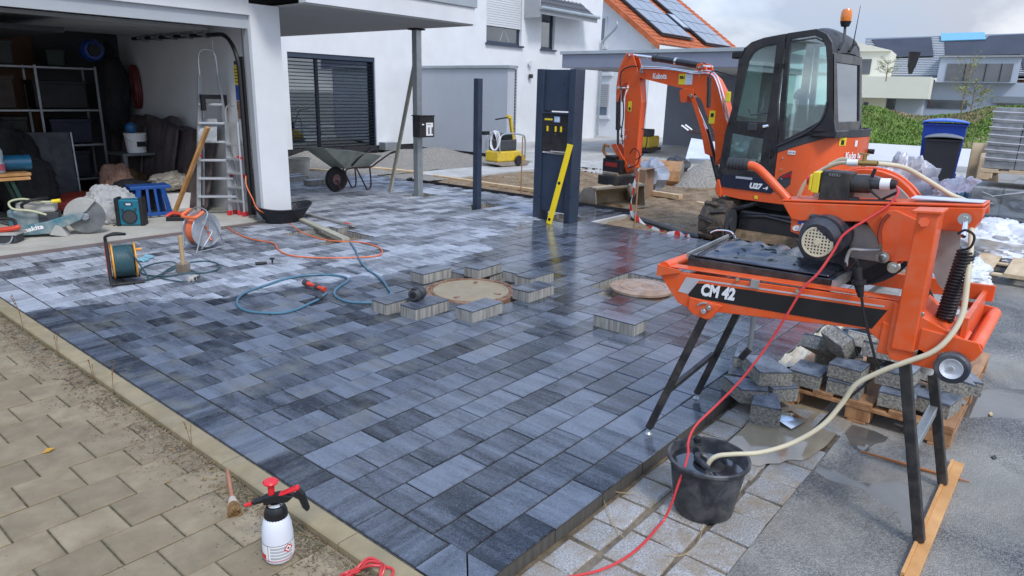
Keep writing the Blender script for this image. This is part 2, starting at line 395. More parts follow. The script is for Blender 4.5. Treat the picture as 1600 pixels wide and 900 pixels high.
b = MB(); xs = [-12, -6, -2] + [.5 + .07 * i for i in range(180)] + [13.2 + .6 * i for i in range(22)] ; ys = [-16, -10, -6, -4] + [-2.5 + .07 * i for i in range(48)] + [.868]
b.add([(x, y, roadh(x, y)) for y in ys for x in xs], [(j * len(xs) + i, j * len(xs) + i + 1, (j + 1) * len(xs) + i + 1, (j + 1) * len(xs) + i) for j in range(len(ys) - 1) for i in range(len(xs) - 1)], True)
b.build('road', M_asph, kind='structure')
relief(6.2, 26, .866, 1.56, 60, 4, lambda x, y: -.071 + .006 * noise.noise(Vector((x * 1.1, y * 1.1, 0)))).build('road_edge', M_asph, kind='structure')
# granite setts
M_gran = mat('granite_sett', (.27, .265, .25), .55, var=.5, vs=130, c2=(.52, .51, .49), bump=.55, bs=55, tv=.12, dirt=(.25, .19, .115), da=.7, ds=6, rv=.25)
M_mud = mat('mud_joint', (.14, .105, .065), .4, var=.4, vs=12, bump=.6, bs=40, c2=(.26, .20, .125))
setts = structure('sett_gutter')
relief(1.2, 8.9, .86, 1.57, 120, 16, lambda x, y: -.083 + .005 * noise.noise(Vector((x * 6, y * 6, 2)))).build('mud_joint', M_mud, setts, kind='stuff')
def sett(x0, x1, y0, y1):
    j = lambda: rnd.uniform(-.008, .008)
    zt = -.068 + rnd.uniform(-.004, .004); b = MB(); c = .009
    q = [(x0 + j(), y0 + j()), (x1 + j(), y0 + j()), (x1 + j(), y1 + j()), (x0 + j(), y1 + j())]
    mx, my = (x0 + x1) / 2, (y0 + y1) / 2
    V = [(a, b_, -.14) for a, b_ in q] + [(a, b_, zt - .008) for a, b_ in q] + [(mx + (a - mx) * (1 - c / (x1 - x0) * 2), my + (b_ - my) * (1 - c / (y1 - y0) * 2), zt + rnd.uniform(-.002, .002)) for a, b_ in q]
    F = [(8, 9, 10, 11)] + [(o + i, o + (i + 1) % 4, o + 4 + (i + 1) % 4, o + 4 + i) for o in (0, 4) for i in range(4)]
    b.add(V, F); b.build('sett', M_gran, setts)
for y0, y1, ln in ((1.372, 1.532, .212), (1.09, 1.335, .215), (.872, 1.072, .235)):
    x = 1.35 + rnd.uniform(0, .1)
    while x < 8.7:
        L = ln * rnd.uniform(.85, 1.2)
        if not (3.95 < x < 6.3 and y0 < 1.3): sett(x, x + L - .018, y0, y1)
        elif rnd.random() < .8: sett(x, x + L - .018, y0, y1)
        x += L
# muddy puddle over the setts
def puddle_mat(name, c, r=.04):
    return mat(name, c, r, var=.25, vs=5, rv=.02, bump=.03, bs=9, coat=.6)
M_pud = puddle_mat('muddy_water', (.33, .27, .185))
def puddle(name, cx, cy, rx, ry, z, m, seed=0, label=None, n=60, ang=0):
    V = [(cx, cy, z)]
    for i in range(n):
        t = 2 * pi * i / n; k = 1 + .28 * noise.noise(Vector((cos(t) * 1.6, sin(t) * 1.6, seed))) + .07 * noise.noise(Vector((cos(t) * 7, sin(t) * 7, seed)))
        a, b_ = rx * k * cos(t), ry * k * sin(t)
        V.append((cx + a * cos(ang) - b_ * sin(ang), cy + a * sin(ang) + b_ * cos(ang), z))
    MB().add(V, [(0, 1 + i, 1 + (i + 1) % n) for i in range(n)]).build(name, m, kind='structure')
puddle('puddle', 4.45, 1.16, .95, .26, -.0655, M_pud, 3)
puddle('puddle', 5.9, 1.1, .9, .24, -.066, M_pud, 5)
M_wat = mat('thin_water_film', (.11, .105, .095), .06, var=.3, vs=4, rv=.03, coat=.4, bump=.04, bs=8)
MB().add([(2.2, -3, -.0705), (14, -3, -.0705), (14, .86, -.0705), (2.2, .86, -.0705)], [(0, 1, 2, 3)]).build('road_puddle', M_wat, kind='structure')
# ---------------------------------------------------------------- beige pavement, kerb, debris
M_beige = mat('beige_paver', (.245, .19, .115), .82, var=.2, vs=7, c2=(.325, .26, .165), tv=.13, bump=.35, bs=130, dirt=(.19, .145, .085), da=.5, ds=1.1)
M_moss = mat('mossy_joint', (.075, .075, .03), .95, var=.5, vs=25, bump=.6, bs=60, c2=(.15, .13, .075))
M_kerb = mat('beige_kerb', (.30, .235, .125), .8, var=.18, vs=5, c2=(.375, .30, .175), bump=.3, bs=110, dirt=(.2, .18, .13), da=.4, ds=4)
pave = structure('pavement')
MB().box((-4, -.5, -.3), (1.5, 9.05, -.041)).build('mossy_joint', M_moss, pave)
beige = paver_mesh('paver', .2505, .2465, .06, .005, M_beige); bcells = []; cut = []
for j in range(-6, 24):
    y = 3.033 + .2545 * (j + .5); s = .130 * (j % 2)
    for i in range(-16, 5):
        x = .996 - s + .2585 * (i + .5)
        if x < 1.39: bcells.append((x, y))
        elif x < 1.6: cut.append((x, y))
bcells.sort(key=lambda c: hypot(c[0] - .3, c[1] - 2.2)); rest = MB()
for n, (x, y) in enumerate(bcells):
    dz = -.033 + rnd.uniform(-.002, .002)
    if n < 240: link('paver', beige, pave, loc=(x, y, dz), rot=(rnd.uniform(-.007, .007), rnd.uniform(-.007, .007), rnd.uniform(-.006, .006)))
    else: rest.add([(v.co.x + x, v.co.y + y, v.co.z + dz) for v in beige.vertices], [tuple(p.vertices) for p in beige.polygons])
rest.build('far_pavers', M_beige, pave, kind='stuff')
for x, y in cut:
    x0 = x - .126; wc_ = 1.505 - x0
    if wc_ > .05: link('cut_paver', paver_mesh('cut_paver', wc_, .2465, .06, .005, M_beige), pave, loc=(x0 + wc_ / 2, y, -.034))
kerb = structure('kerb'); y = 1.2
while y < 8.8:
    MB().prism([(1.512, y, -.2), (1.512, y, -.006), (1.52, y, .001), (1.618, y, .001), (1.624, y, -.006), (1.624, y, -.2)], (0, .994, 0)).build('kerb_stone', M_kerb, kerb); y += 1.0
# loose grit, dry leaves and stems in the gutter beside the kerb
M_grit = mat('grit', (.10, .078, .048), .95, var=.5, vs=9, c2=(.30, .25, .18)); M_leaf = mat('dry_leaf', (.16, .095, .04), .9, var=.4, vs=3, c2=(.3, .2, .09))
M_weed = mat('weed', (.07, .1, .025), .8, var=.4, vs=9, c2=(.14, .17, .05))
g = MB(); lf = MB()
def pebble(mb, x, y, z, r):
    a = rnd.uniform(0, 6.3); V = []
    for k in range(5): V.append((x + r * cos(a + k * 1.257) * rnd.uniform(.7, 1.2), y + r * sin(a + k * 1.257) * rnd.uniform(.7, 1.2), z))
    V.append((x, y, z + r * rnd.uniform(.5, 1))); mb.add(V, [(k, (k + 1) % 5, 5) for k in range(5)])
for k in range(12500):
    y = rnd.uniform(1.5, 8.3); d = abs(rnd.gauss(0, 1)); wd = .055 + .045 * (1 + noise.noise(Vector((y * 1.3, 0, 0)))) * (1.5 if 3 < y < 4.8 else .8)
    x = 1.508 - d * wd
    pebble(g, x, y, -.0325, rnd.uniform(.0018, .006) * (1.5 if rnd.random() < .05 else 1))
for k in range(900):
    y = rnd.uniform(1.6, 7.5); x = 1.505 - abs(rnd.gauss(0, 1)) * .09; a = rnd.uniform(0, 6.3); l = rnd.uniform(.008, .03); wv = rnd.uniform(.001, .005)
    z = -.028 + rnd.uniform(0, .01)
    lf.add([(x, y, z), (x + l * cos(a) - wv * sin(a), y + l * sin(a) + wv * cos(a), z + .006), (x + 1.7 * l * cos(a), y + 1.7 * l * sin(a), z), (x + l * cos(a) + wv * sin(a), y + l * sin(a) - wv * cos(a), z + .002)], [(0, 1, 2, 3)])
for k in range(500):
    x = rnd.uniform(-.6, 1.5); y = rnd.uniform(1.6, 6.5); pebble(g, x, y, -.032, rnd.uniform(.0015, .004))
g.build('kerbside_grit', M_grit, kind='stuff'); lf.build('dry_leaf_litter', M_leaf, kind='stuff')
gm = MB()
for k in range(3000):      # moss tufts in the joint at the kerb foot
    y = rnd.choice([rnd.uniform(1.9, 3.2), rnd.uniform(3.9, 6.9)]); x = 1.507 - abs(rnd.gauss(0, .012)) if y > 3 else 1.49 - abs(rnd.gauss(0, .03))
    a = rnd.uniform(0, 6.3); h = rnd.uniform(.004, .014)
    gm.add([(x, y, -.035), (x + .004 * cos(a), y + .004 * sin(a), -.035), (x + .008 * cos(a), y + .008 * sin(a), -.035 + h)], [(0, 1, 2)])
gm.build('moss', M_weed, kind='stuff')
# dry weed stems standing at the kerb: individually visible
M_stem = mat('dry_stem', (.23, .13, .06), .9, var=.3, vs=20)
for (x, y, h, lb) in ((1.51, 6.35, .30, 'tallest dry grass stem by the far kerb corner'), (1.50, 5.55, .13, 'short dry stem rising from the middle of the kerb'), (1.5, 4.55, .22, 'thin brown weed stem beside the kerb above the grit'), (1.5, 4.88, .14, 'dry curled stem with a bent brown leaf at the kerb'), (1.5, 3.5, .16, 'dry grass stem leaning over the kerb near the brush')):
    s = MB()
    for q in range(2):
        a = rnd.uniform(0, 6.3); k = h * rnd.uniform(.6, 1)
        s.tube(smoothpath([(x, y, -.04), (x + .01 * cos(a), y + .01 * sin(a), k * .5), (x + .06 * cos(a) * k * 3, y + .06 * sin(a) * k * 3, k)], 4), .0016, 5)
        for f in range(9):
            t = rnd.uniform(.55, 1); s.add([(x + .05 * cos(a) * k * 3 * t, y + .05 * sin(a) * k * 3 * t, k * t), (x + .06 * cos(a) * t * k * 3 + rnd.uniform(-.012, .012), y + .06 * sin(a) * k * 3 * t + rnd.uniform(-.012, .012), k * t + .012), (x + .05 * cos(a) * k * 3 * t + .004, y + .05 * sin(a) * k * 3 * t, k * t + .007)], [(0, 1, 2)])
    s.build('weed_stem', M_stem, label=lb, cat='weed')
# ---------------------------------------------------------------- soil, gravel, yard
M_soil = mat('brown_soil', (.15, .088, .042), .95, var=.45, vs=5, c2=(.30, .20, .11), bump=1, bs=28, dirt=(.33, .26, .17), da=.5, ds=1.5)
def soilh(x, y):
    if x < 10.28 and y > 5.88: return -.25
    if x < 8.92: return -.25
    p = Vector((x, y, 0)); e = min(1, (x - 8.9) / .4)
    return -.075 + e * (.045 * noise.noise(p * 1.1) + .03 * noise.noise(p * 3.7) + .018 * abs(noise.noise(p * 11)))
relief(8.6, 16.4, 1.3, 11.4, 170, 220, soilh).build('soil', M_soil, kind='structure')
cl = MB()
for k in range(2600):
    x = rnd.uniform(9.1, 16); y = rnd.uniform(1.4, 11.2)
    if x < 10.4 and y > 5.8: continue
    pebble(cl, x, y, soilh(x, y) - .004, rnd.uniform(.008, .035) * (1.5 if rnd.random() < .08 else 1))
cl.build('soil_clods', M_soil, kind='stuff')
M_grav = mat('grey_gravel', (.2, .185, .155), .95, var=.4, vs=30, c2=(.38, .35, .30), bump=1, bs=45)
def gravh(x, y):
    h = -.03 + .02 * noise.noise(Vector((x * 2, y * 2, 5)))
    for cx_, cy_, r, a in ((11.0, 16.2, .9, .32), (14.9, 15.4, 1.1, .28), (13.7, 15.9, .9, .22), (8.9, 16.5, .8, .4)):
        h += a * math.exp(-((x - cx_) ** 2 + (y - cy_) ** 2) / (r * r) * 1.6)
    return h + .012 * noise.noise(Vector((x * 14, y * 14, 1)))
relief(5.8, 16.4, 12.88, 17.75, 190, 100, gravh).build('gravel_bed', M_grav, kind='structure')
relief(10.24, 11.8, 11.4, 12.9, 30, 30, lambda x, y: -.045 + .02 * noise.noise(Vector((x * 3, y * 3, 5)))).build('gravel_strip', M_grav, kind='structure')
pg = MB()
for k in range(5200):
    x = rnd.uniform(6, 16.3); y = rnd.uniform(12.9, 17.6); pebble(pg, x, y, gravh(x, y) - .003, rnd.uniform(.008, .022))
pg.build('gravel_stones', M_grav, kind='stuff')
M_conc = mat('pale_concrete', (.43, .42, .39), .75, var=.18, vs=1.3, c2=(.56, .55, .52), bump=.2, bs=60, dirt=(.3, .27, .22), da=.4, ds=.7)
MB().box((11.5, 11.45, -.19), (16.2, 12.86, -.03)).build('concrete_path', M_conc, kind='structure')
relief(16.2, 46, 9.6, 24, 60, 40, lambda x, y: -.03 + 0.01 * noise.noise(Vector((x, y, 0)))).build('concrete_yard', M_conc, kind='structure')
M_rub = mat('white_rubble', (.40, .385, .35), .95, var=.35, vs=5, c2=(.6, .59, .56), bump=1, bs=14, dirt=(.3, .25, .18), da=.4, ds=1)
relief(15.6, 25.2, 2.2, 12.2, 120, 130, lambda x, y: -.07 + .05 * noise.noise(Vector((x * 1.5, y * 1.5, 3))) + .03 * noise.noise(Vector((x * 6, y * 6, 3)))).build('rubble_ground', M_rub, kind='structure')
rb = MB()
for k in range(2600): rb_x = rnd.uniform(15.4, 22); rb_y = rnd.uniform(3, 12.4); pebble(rb, rb_x, rb_y, -.06, rnd.uniform(.02, .07))
rb.build('rubble_stones', M_rub, kind='stuff')
MB().box((25.3, 1.2, -.3), (35.8, 9.4, .10)).build('concrete_slab', mat('new_concrete', (.62, .61, .59), .7, var=.08, vs=1, bump=.1), kind='structure', bevel=.02)
# grass mounds
M_grass = mat('grass_bank', (.09, .17, .02), .9, var=.4, vs=2.2, c2=(.19, .31, .05), bump=1, bs=20, dirt=(.13, .095, .045), da=.85, ds=.33)
M_blade = mat('grass_blade', (.10, .21, .022), .8, var=.4, vs=.8, c2=(.26, .38, .08)); M_blade2 = mat('dead_grass_blade', (.20, .16, .075), .9, var=.4, vs=.8, c2=(.36, .29, .16))
def bump2(x, y, c, r, a): return a * math.exp(-(((x - c[0]) / r[0]) ** 2 + ((y - c[1]) / r[1]) ** 2))
def mh(x, y):
    h = -.5 + bump2(x, y, (44, 9.6), (5, 3.0), 1.35) + bump2(x, y, (46, 4.6), (4.5, 3.4), 1.75) + bump2(x, y, (46, 0.3), (5, 4), 1.5) + bump2(x, y, (42, 12.5), (5, 3.0), 1.5)
    return h + .10 * noise.noise(Vector((x * .9, y * .9, 0))) + .05 * noise.noise(Vector((x * 2.4, y * 2.4, 0)))
relief(36, 57, -9, 19, 120, 150, mh).build('grass_mound', M_grass, kind='structure')
for nm, m_, cnt in (('grass', M_blade, 42000), ('dead_grass', M_blade2, 17000)):
    gb = MB()
    for k in range(cnt):
        x = rnd.uniform(37.5, 47); y = rnd.uniform(-3, 15); dead = noise.noise(Vector((x * .35, y * .35, 4)))
        if (nm == 'grass') == (dead > .12 and y < 10.5): continue
        z = mh(x, y); a = rnd.uniform(0, 6.3); h = rnd.uniform(.05, .15); w_ = .035
        gb.add([(x - w_ * sin(a), y + w_ * cos(a), z - .02), (x + w_ * sin(a), y - w_ * cos(a), z - .02), (x + h * .9 * cos(a), y + h * .9 * sin(a), z + h)], [(0, 1, 2)])
    gb.build(nm, m_, kind='stuff')

# ================================================================ BUILDINGS
M_wall = mat('white_render', (.70, .72, .74), .9, var=.04, vs=1.2, c2=(.76, .78, .80), bump=.35, bs=160, dirt=(.56, .57, .57), da=.25, ds=.6)
M_wallg = mat('grey_render', (.37, .38, .395), .9, var=.06, vs=1.5, bump=.35, bs=150)
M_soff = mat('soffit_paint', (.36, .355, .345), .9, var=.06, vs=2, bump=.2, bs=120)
M_zinc = mat('zinc_sheet', (.42, .47, .50), .4, .6, var=.12, vs=2.5, rv=.08)
M_galv = mat('galvanised_steel', (.42, .46, .48), .42, .7, var=.16, vs=9, rv=.1, dirt=(.42, .44, .44), da=.3, ds=4)
M_anth = mat('anthracite_paint', (.028, .045, .078), .36, var=.12, vs=3, dirt=(.1, .1, .1), da=.12, ds=5)
M_dark = mat('dark_plinth', (.025, .026, .03), .8, var=.2, vs=8)
M_black = mat('black_rubber', (.012, .012, .014), .6, var=.3, vs=10)
M_shut = mat('white_shutter', (.62, .64, .66), .5, var=.04)
M_gcon = mat('garage_concrete', (.50, .49, .43), .75, var=.12, vs=1.5, c2=(.58, .57, .51), bump=.15, bs=80, dirt=(.28, .27, .24), da=.45, ds=1.1)
M_strip = mat('threshold_channel', (.15, .135, .135), .85, var=.3, vs=5, bump=.5, bs=60, dirt=(.22, .12, .1), da=.5, ds=2)
M_win = glass('window_glass', (.35, .42, .45), .9)
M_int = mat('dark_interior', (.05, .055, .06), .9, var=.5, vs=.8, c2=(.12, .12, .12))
# ---- garage with open door
gar = thing('garage', 'white rendered garage with its door open and the inside full of tools', 'garage')
MB().box((5.35, 9.3, 0), (5.75, 14.35, 2.98)).box((5.30, 9.1, -.15), (5.75, 9.3, 2.98)).build('side_wall', M_wall, gar)
MB().box((-3, 9.1, 2.83), (5.30, 9.3, 3.55)).build('lintel', M_wall, gar, .004)
MB().box((-3, 9.15, 2.66), (5.30, 9.22, 2.83)).build('door_frame_head', mat('frame_grey', (.42, .45, .48), .5, var=.05), gar)
MB().box((5.27, 9.12, .02), (5.30, 9.24, 2.66)).build('door_frame_jamb', MATS['frame_grey'], gar)
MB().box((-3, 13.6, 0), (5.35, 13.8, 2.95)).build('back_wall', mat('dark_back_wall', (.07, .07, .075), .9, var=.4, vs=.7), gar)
MB().box((-3.2, 9.3, 0), (-3, 13.8, 2.95)).build('far_wall', M_wall, gar)
MB().box((-3.2, 9.3, 2.87), (5.36, 13.8, 2.98)).build('ceiling', mat('ceiling_panel', (.5, .5, .5), .85, var=.08, vs=1), gar)
MB().box((-3, 9.14, -.2), (5.5, 13.7, .05)).build('floor_slab', M_gcon, gar)
MB().box((1.6, 9.03, -.2), (5.45, 9.14, .02)).build('threshold', M_strip, gar)
M_ply = mat('dark_plywood', (.10, .045, .02), .7, var=.4, vs=2, c2=(.17, .08, .035), stretch=(1, 1, .15), bump=.2)
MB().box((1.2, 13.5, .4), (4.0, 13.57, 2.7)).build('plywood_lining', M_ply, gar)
# overhead sectional door: tracks, rollers, panels under the ceiling
M_trk = mat('door_track', (.34, .36, .38), .4, .7, var=.1); M_pan = mat('door_panel', (.30, .31, .31), .7, var=.15, vs=2)
tr = MB().tube([(5.2, 9.3, .1), (5.2, 9.3, 2.1)] + [(5.2, 9.3 + .45 * (1 - cos(t)), 2.1 + .5 * sin(t)) for t in [pi / 2 * k / 8 for k in range(1, 9)]] + [(5.2, 12.6, 2.62)], .03, 6); tr.build('door_track', M_black, gar)
MB().box((5.23, 9.26, .1), (5.262, 9.34, 2.3)).build('seal_strip', M_black, gar)
for k in range(5):
    MB().box((-2.8, 9.85 + k * .52, 2.655), (5.1, 10.35 + k * .52, 2.70)).build('door_panel', M_pan, gar, .008)
hm_ = MB().box((5.14, 0, 2.56), (5.24, .03, 2.8)).cyl((5.1, .1, 2.62), (5.24, .1, 2.62), .025, n=8).mesh('track_hanger', M_trk)
for y in (10.1, 10.6, 11.1, 11.6, 12.1): link('track_hanger', hm_, gar, loc=(0, y, 0))
MB().tube([(5.0, 9.6, 2.5), (5.0, 9.6, 2.3), (5.02, 9.62, 2.15)], .008, 6).build('door_pull', M_trk, gar)
MB().box((2.6, 9.9, 2.48), (3.3, 12.5, 2.54)).build('drive_rail', M_black, gar)
MB().tube([(5.345, 9.42, 2.7), (5.345, 9.42, .9)], .008, 6).build('conduit', M_trk, gar)
MB().box((5.30, 9.38, 1.02), (5.35, 9.48, 1.22)).build('switch_box', mat('light_grey_plastic', (.55, .58, .58), .4, var=.03), gar, .005)
MB().box((5.30, 9.37, .80), (5.35, 9.5, .98)).build('socket_box', MATS['light_grey_plastic'], gar, .005)
MB().box((5.30, 9.36, .05), (5.33, 9.40, .75)).build('jamb_bracket', M_galv, gar)
# ---- entrance canopy slab and its posts
can = thing('canopy', 'flat white canopy slab with metal edge beside the garage', 'canopy')
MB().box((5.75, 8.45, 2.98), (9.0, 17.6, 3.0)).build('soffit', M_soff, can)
MB().box((-3, 8.6, 3.56), (5.74, 9.2, 3.6)).box((5.74, 8.43, 3.001), (9.02, 8.60, 3.26)).box((8.85, 8.6, 3.001), (9.02, 17.6, 3.26)).build('fascia', M_wall, can, .003)
MB().box((5.2, 8.40, 3.262), (9.05, 8.62, 3.42)).box((8.84, 8.62, 3.262), (9.05, 17.6, 3.42)).build('edge_flashing', M_zinc, can, .004)
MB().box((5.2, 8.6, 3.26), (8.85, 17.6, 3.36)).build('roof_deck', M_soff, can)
MB().cyl((6.2, 9.0, 3.42), (9.0, 9.0, 3.42), .045, n=12).cyl((9.0, 9.0, 3.42), (9.0, 17, 3.42), .045, n=12).build('gutter_bar', M_zinc, can)
def post(name, x, y, s, z, m, lb, plate=None):
    t = thing(name, lb, 'post', (x, y, 0))
    MB().box((-s, -s, -.08), (s, s, z)).build('shaft', m, t, .006)
    if plate: MB().box((-s - .05, -s - .05, z), (s + .05, s + .05, z + .025)).build('head_plate', M_dark, t)
    MB().box((-s - .06, -s - .06, -.085), (s + .06, s + .06, -.07)).build('base_plate', m, t)
    return t
post('steel_post', 8.90, 9.74, .062, 2.95, M_galv, 'galvanised steel post carrying the canopy with a letterbox on it', True)
post('steel_post', 8.82, 8.15, .055, 2.13, M_anth, 'slim anthracite post standing alone in a gap of the paving').name = 'anthracite_post'
# ---- own house front with the big sliding window
ho = thing('house', 'white rendered house wing behind the canopy with a wide blinded window', 'house')
WY = 17.73; wx0, wx1, wz1 = 11.37, 14.45, 2.87
wl = MB()
wl.box((5.75, WY, .2), (wx0, WY + .35, 4.6)).box((wx1, WY, .2), (16.25, WY + .35, 4.6)).box((wx0, WY, wz1), (wx1, WY + .35, 4.6)).box((16.0, WY + .35, .2), (16.25, 18.4, 4.6))
wl.build('wall', M_wall, ho)
MB().box((5.75, WY + .03, -.2), (16.22, WY + .3, .2)).build('plinth', M_dark, ho)
MB().box((wx0 - .02, WY - .02, 0.02), (wx1 + .02, WY + .3, .1)).build('door_sill', M_dark, ho)
fr = MB()
for x in (wx0, wx0 + 1.0, wx1 - .08): fr.box((x, WY + .16, .1), (x + .09, WY + .26, wz1))
fr.box((wx0, WY + .16, wz1 - .1), (wx1, WY + .26, wz1)).box((wx0, WY + .16, .1), (wx1, WY + .26, .2)); fr.build('window_frame', M_anth, ho)
MB().box((wx0 + .08, WY + .2, .2), (wx1 - .08, WY + .215, wz1 - .1)).build('pane', M_win, ho)
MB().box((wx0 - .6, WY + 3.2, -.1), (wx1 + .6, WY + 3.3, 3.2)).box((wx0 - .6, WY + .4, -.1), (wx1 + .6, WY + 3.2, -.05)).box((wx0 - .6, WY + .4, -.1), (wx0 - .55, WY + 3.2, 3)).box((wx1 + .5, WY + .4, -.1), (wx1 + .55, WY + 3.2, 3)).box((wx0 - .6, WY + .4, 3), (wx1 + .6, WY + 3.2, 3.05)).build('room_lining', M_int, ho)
MB().box((wx0 + .35, WY + .6, .1), (wx0 + .9, WY + .62, 2.6)).box((wx0 + 2.0, WY + .6, .1), (wx1 - .3, WY + .62, 2.7)).build('curtain', mat('grey_curtain', (.16, .18, .19), .9, var=.1, vs=20, stretch=(6, 6, .2)), ho)
sl = MB().box((wx0 + .02, -.035, -.003), (wx1 - .02, .035, .003)).mesh('blind_slat', mat('blind_slat', (.035, .04, .055), .35, .5, var=.1))
for k in range(27): link('blind_slat', sl, ho, loc=(0, WY + .09, .18 + k * .098), rot=(radians(12), 0, 0))
MB().box((wx0, WY + .03, wz1 - .13), (wx1, WY + .14, wz1 - .002)).box((wx0, WY + .05, .1), (wx0 + .04, WY + .12, wz1)).box((wx1 - .04, WY + .05, .1), (wx1, WY + .12, wz1)).build('blind_rails', M_anth, ho)
MB().box((14.5, WY - .35, .06), (15.0, WY - .02, .3)).build('light_well_grate', M_galv, ho, .01)
# downpipe
dp = MB().cyl((16.42, 18.15, 0), (16.42, 18.15, 5.2), .055, n=12); dp.cyl((16.42, 18.15, 1.9), (16.42, 18.15, 1.95), .065, n=12)
dp.build('downpipe', M_zinc, label='zinc downpipe in the corner between the two white facades', cat='downpipe')
# ---- neighbouring house: two-storey facade
nb = thing('neighbour_house', 'two storey white house with a half closed roller shutter and narrow tall window', 'house')
FY = 18.45
def wall_with(parts, x0, x1, z0, z1, y0, y1, holes, m, par, name='wall'):
    xs = sorted({x0, x1} | {h[0] for h in holes} | {h[1] for h in holes}); b = MB()
    for a, c in zip(xs[:-1], xs[1:]):
        hs = sorted([(h[2], h[3]) for h in holes if h[0] <= a + 1e-6 and h[1] >= c - 1e-6]); z = z0
        for lo, hi in hs:
            if lo > z: b.box((a, y0, z), (c, y1, lo))
            z = hi
        if z < z1: b.box((a, y0, z), (c, y1, z1))
    return b.build(name, m, par)
A = [(20.286,3.735),(22.574,3.745),(23.724,5.588),(24.770,3.732),(23.749,3.721),(20.273,4.366),(22.507,4.319),(28.226,3.885),(22.051,2.795),(22.372,2.807),(22.165,-0.066),(25.630,5.796)]
sx0, sx1, sz = A[0][0] + .1, A[1][0] - .1, A[0][1]
nx0, nx1, nz = A[4][0], A[3][0] - .1, A[4][1]
wall_with(None, 16.45, A[7][0], -.1, 9.5, FY, FY + .4, [(sx0, sx1, sz, sz + 2.1), (nx0, nx1, nz, nz + 3.2), (A[8][0], A[9][0] - .1, .1, 2.85)], M_wall, nb)
def window(par, x0, x1, z0, z1, y, fw_=.09, shut=None, mull=(), trans=(), m=M_anth, sill=True, pane=M_win, inner=True):
    f = MB(); f.box((x0, y, z0), (x0 + fw_, y + .08, z1)).box((x1 - fw_, y, z0), (x1, y + .08, z1)).box((x0, y, z0), (x1, y + .08, z0 + fw_)).box((x0, y, z1 - fw_), (x1, y + .08, z1))
    for q in mull: f.box((q - fw_ / 2, y - .005, z0), (q + fw_ / 2, y + .075, z1))
    for q in trans: f.box((x0, y - .006, q - fw_ / 2), (x1, y + .07, q + fw_ / 2))
    wo = f.build('window', m, par, .004)
    MB().box((x0 + fw_ * .8, y + .03, z0 + fw_ * .8), (x1 - fw_ * .8, y + .045, z1 - fw_ * .8)).build('pane', pane, wo)
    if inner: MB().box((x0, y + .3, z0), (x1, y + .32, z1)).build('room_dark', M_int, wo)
    if sill: MB().box((x0 - .06, y - .22, z0 - .07), (x1 + .06, y + .02, z0 - .003)).build('sill', m, wo)
    return wo
wo = window(nb, sx0, sx1, sz, sz + 2.1, FY + .12)
slat = MB().box((sx0 + .03, FY + .03, 0), (sx1 - .03, FY + .05, .075)).mesh('shutter_slat', M_shut)
for k in range(17): link('shutter_slat', slat, wo, loc=(0, 0, sz + .62 + k * .085))
MB().tube([(sx0 + .95, FY + .155, sz + .12), (sx0 + 1.2, FY + .155, sz + .6), (sx0 + 1.5, FY + .155, sz + .12)], .01, 5).build('window_ornament', M_shut, wo)
window(nb, nx0, nx1, nz, nz + 3.2, FY + .12, trans=(nz + 2.0,))
lo = MB()
MB().box((A[8][0], FY + .2, .1), (A[9][0] - .1, FY + .24, 2.85)).build('vent_backing', M_dark, nb)
lv = MB().box((A[8][0] + .02, FY + .03, 0), (A[9][0] - .12, FY + .16, .03)).mesh('vent_slat', M_anth)
for k in range(22): link('vent_slat', lv, nb, loc=(0, 0, .16 + k * .12))
MB().box((A[8][0] - .03, FY - .02, .0), (A[9][0] - .07, FY + .1, .1)).build('vent_sill', M_dark, nb)
MB().cyl((23.038,18.400,3.108), (22.913,18.300,3.101), .09, n=10).build('wall_lamp', M_shut, nb)
MB().box((22.942,18.400,2.530), (23.103,18.300,2.686)).build('cable_box', M_dark, nb)
# tiled lean-to eave at the neighbour's corner with gutter and downpipe
M_tg = mat('grey_roof_tile', (.11, .12, .135), .6, var=.2, vs=6, bump=.4, bs=30)
rf = thing('tiled_eave', 'small grey tiled roof eave with gutter at the corner of the neighbouring house', 'roof')
E0, E1, E2, E3 = [Vector(p) for p in [(25.000,17.795,5.045),(25.000,15.698,4.806),(25.000,17.241,6.379),(25.000,18.062,5.704)]]
def tile_field(par, o, u, v, nu, nv, m, name='tile', lap=.86, hgt=.05):
    """rows of pantiles: o origin, u along the eave, v up the slope"""
    u = Vector(u); v = Vector(v); n_ = u.cross(v).normalized(); du, dv = u / nu, v / nv
    if n_.z < 0: n_ = -n_
    w_ = du.length; b = MB(); K = 6; V = []
    for t, base in ((0, hgt * .55), (1, 0)):
        for k in range(K + 1):
            s = k / K; V.append(du * s * .98 + dv * t * 1.12 + n_ * (base + w_ * .11 * sin(s * 2 * pi * .75)))
    for k in range(K + 1): V.append(V[k] - n_ * .035)
    b.add(V, [(k, k + 1, K + 2 + k, K + 1 + k) for k in range(K)] + [(k + 1, k, 2 * K + 2 + k, 2 * K + 3 + k) for k in range(K)], True)
    me = b.mesh(name, m); c = 0; big = MB()
    for j in range(nv):
        for i in range(nu):
            p = Vector(o) + du * i + dv * j
            if nu * nv <= 300: link(name, me, par, loc=tuple(p))
            else: big.add([tuple(Vector(q) + p) for q in V], b.f, True)
    if nu * nv > 300: big.build('tiles', m, par, kind='stuff')
R0 = Vector((22.6, 17.65, E0.z + .10)); RU = Vector((4.0, 0, 0)); RV = Vector((0, 1.9, 1.35))
tile_field(rf, R0, RU, RV, 14, 6, M_tg)
MB().prism([R0 + Vector((0, 0, -.03)), R0 + RU + Vector((0, 0, -.03)), R0 + RU + RV + Vector((0, 0, -.03)), R0 + RV + Vector((0, 0, -.03))], (0, 0, -.1)).build('roof_boarding', M_wallg, rf)
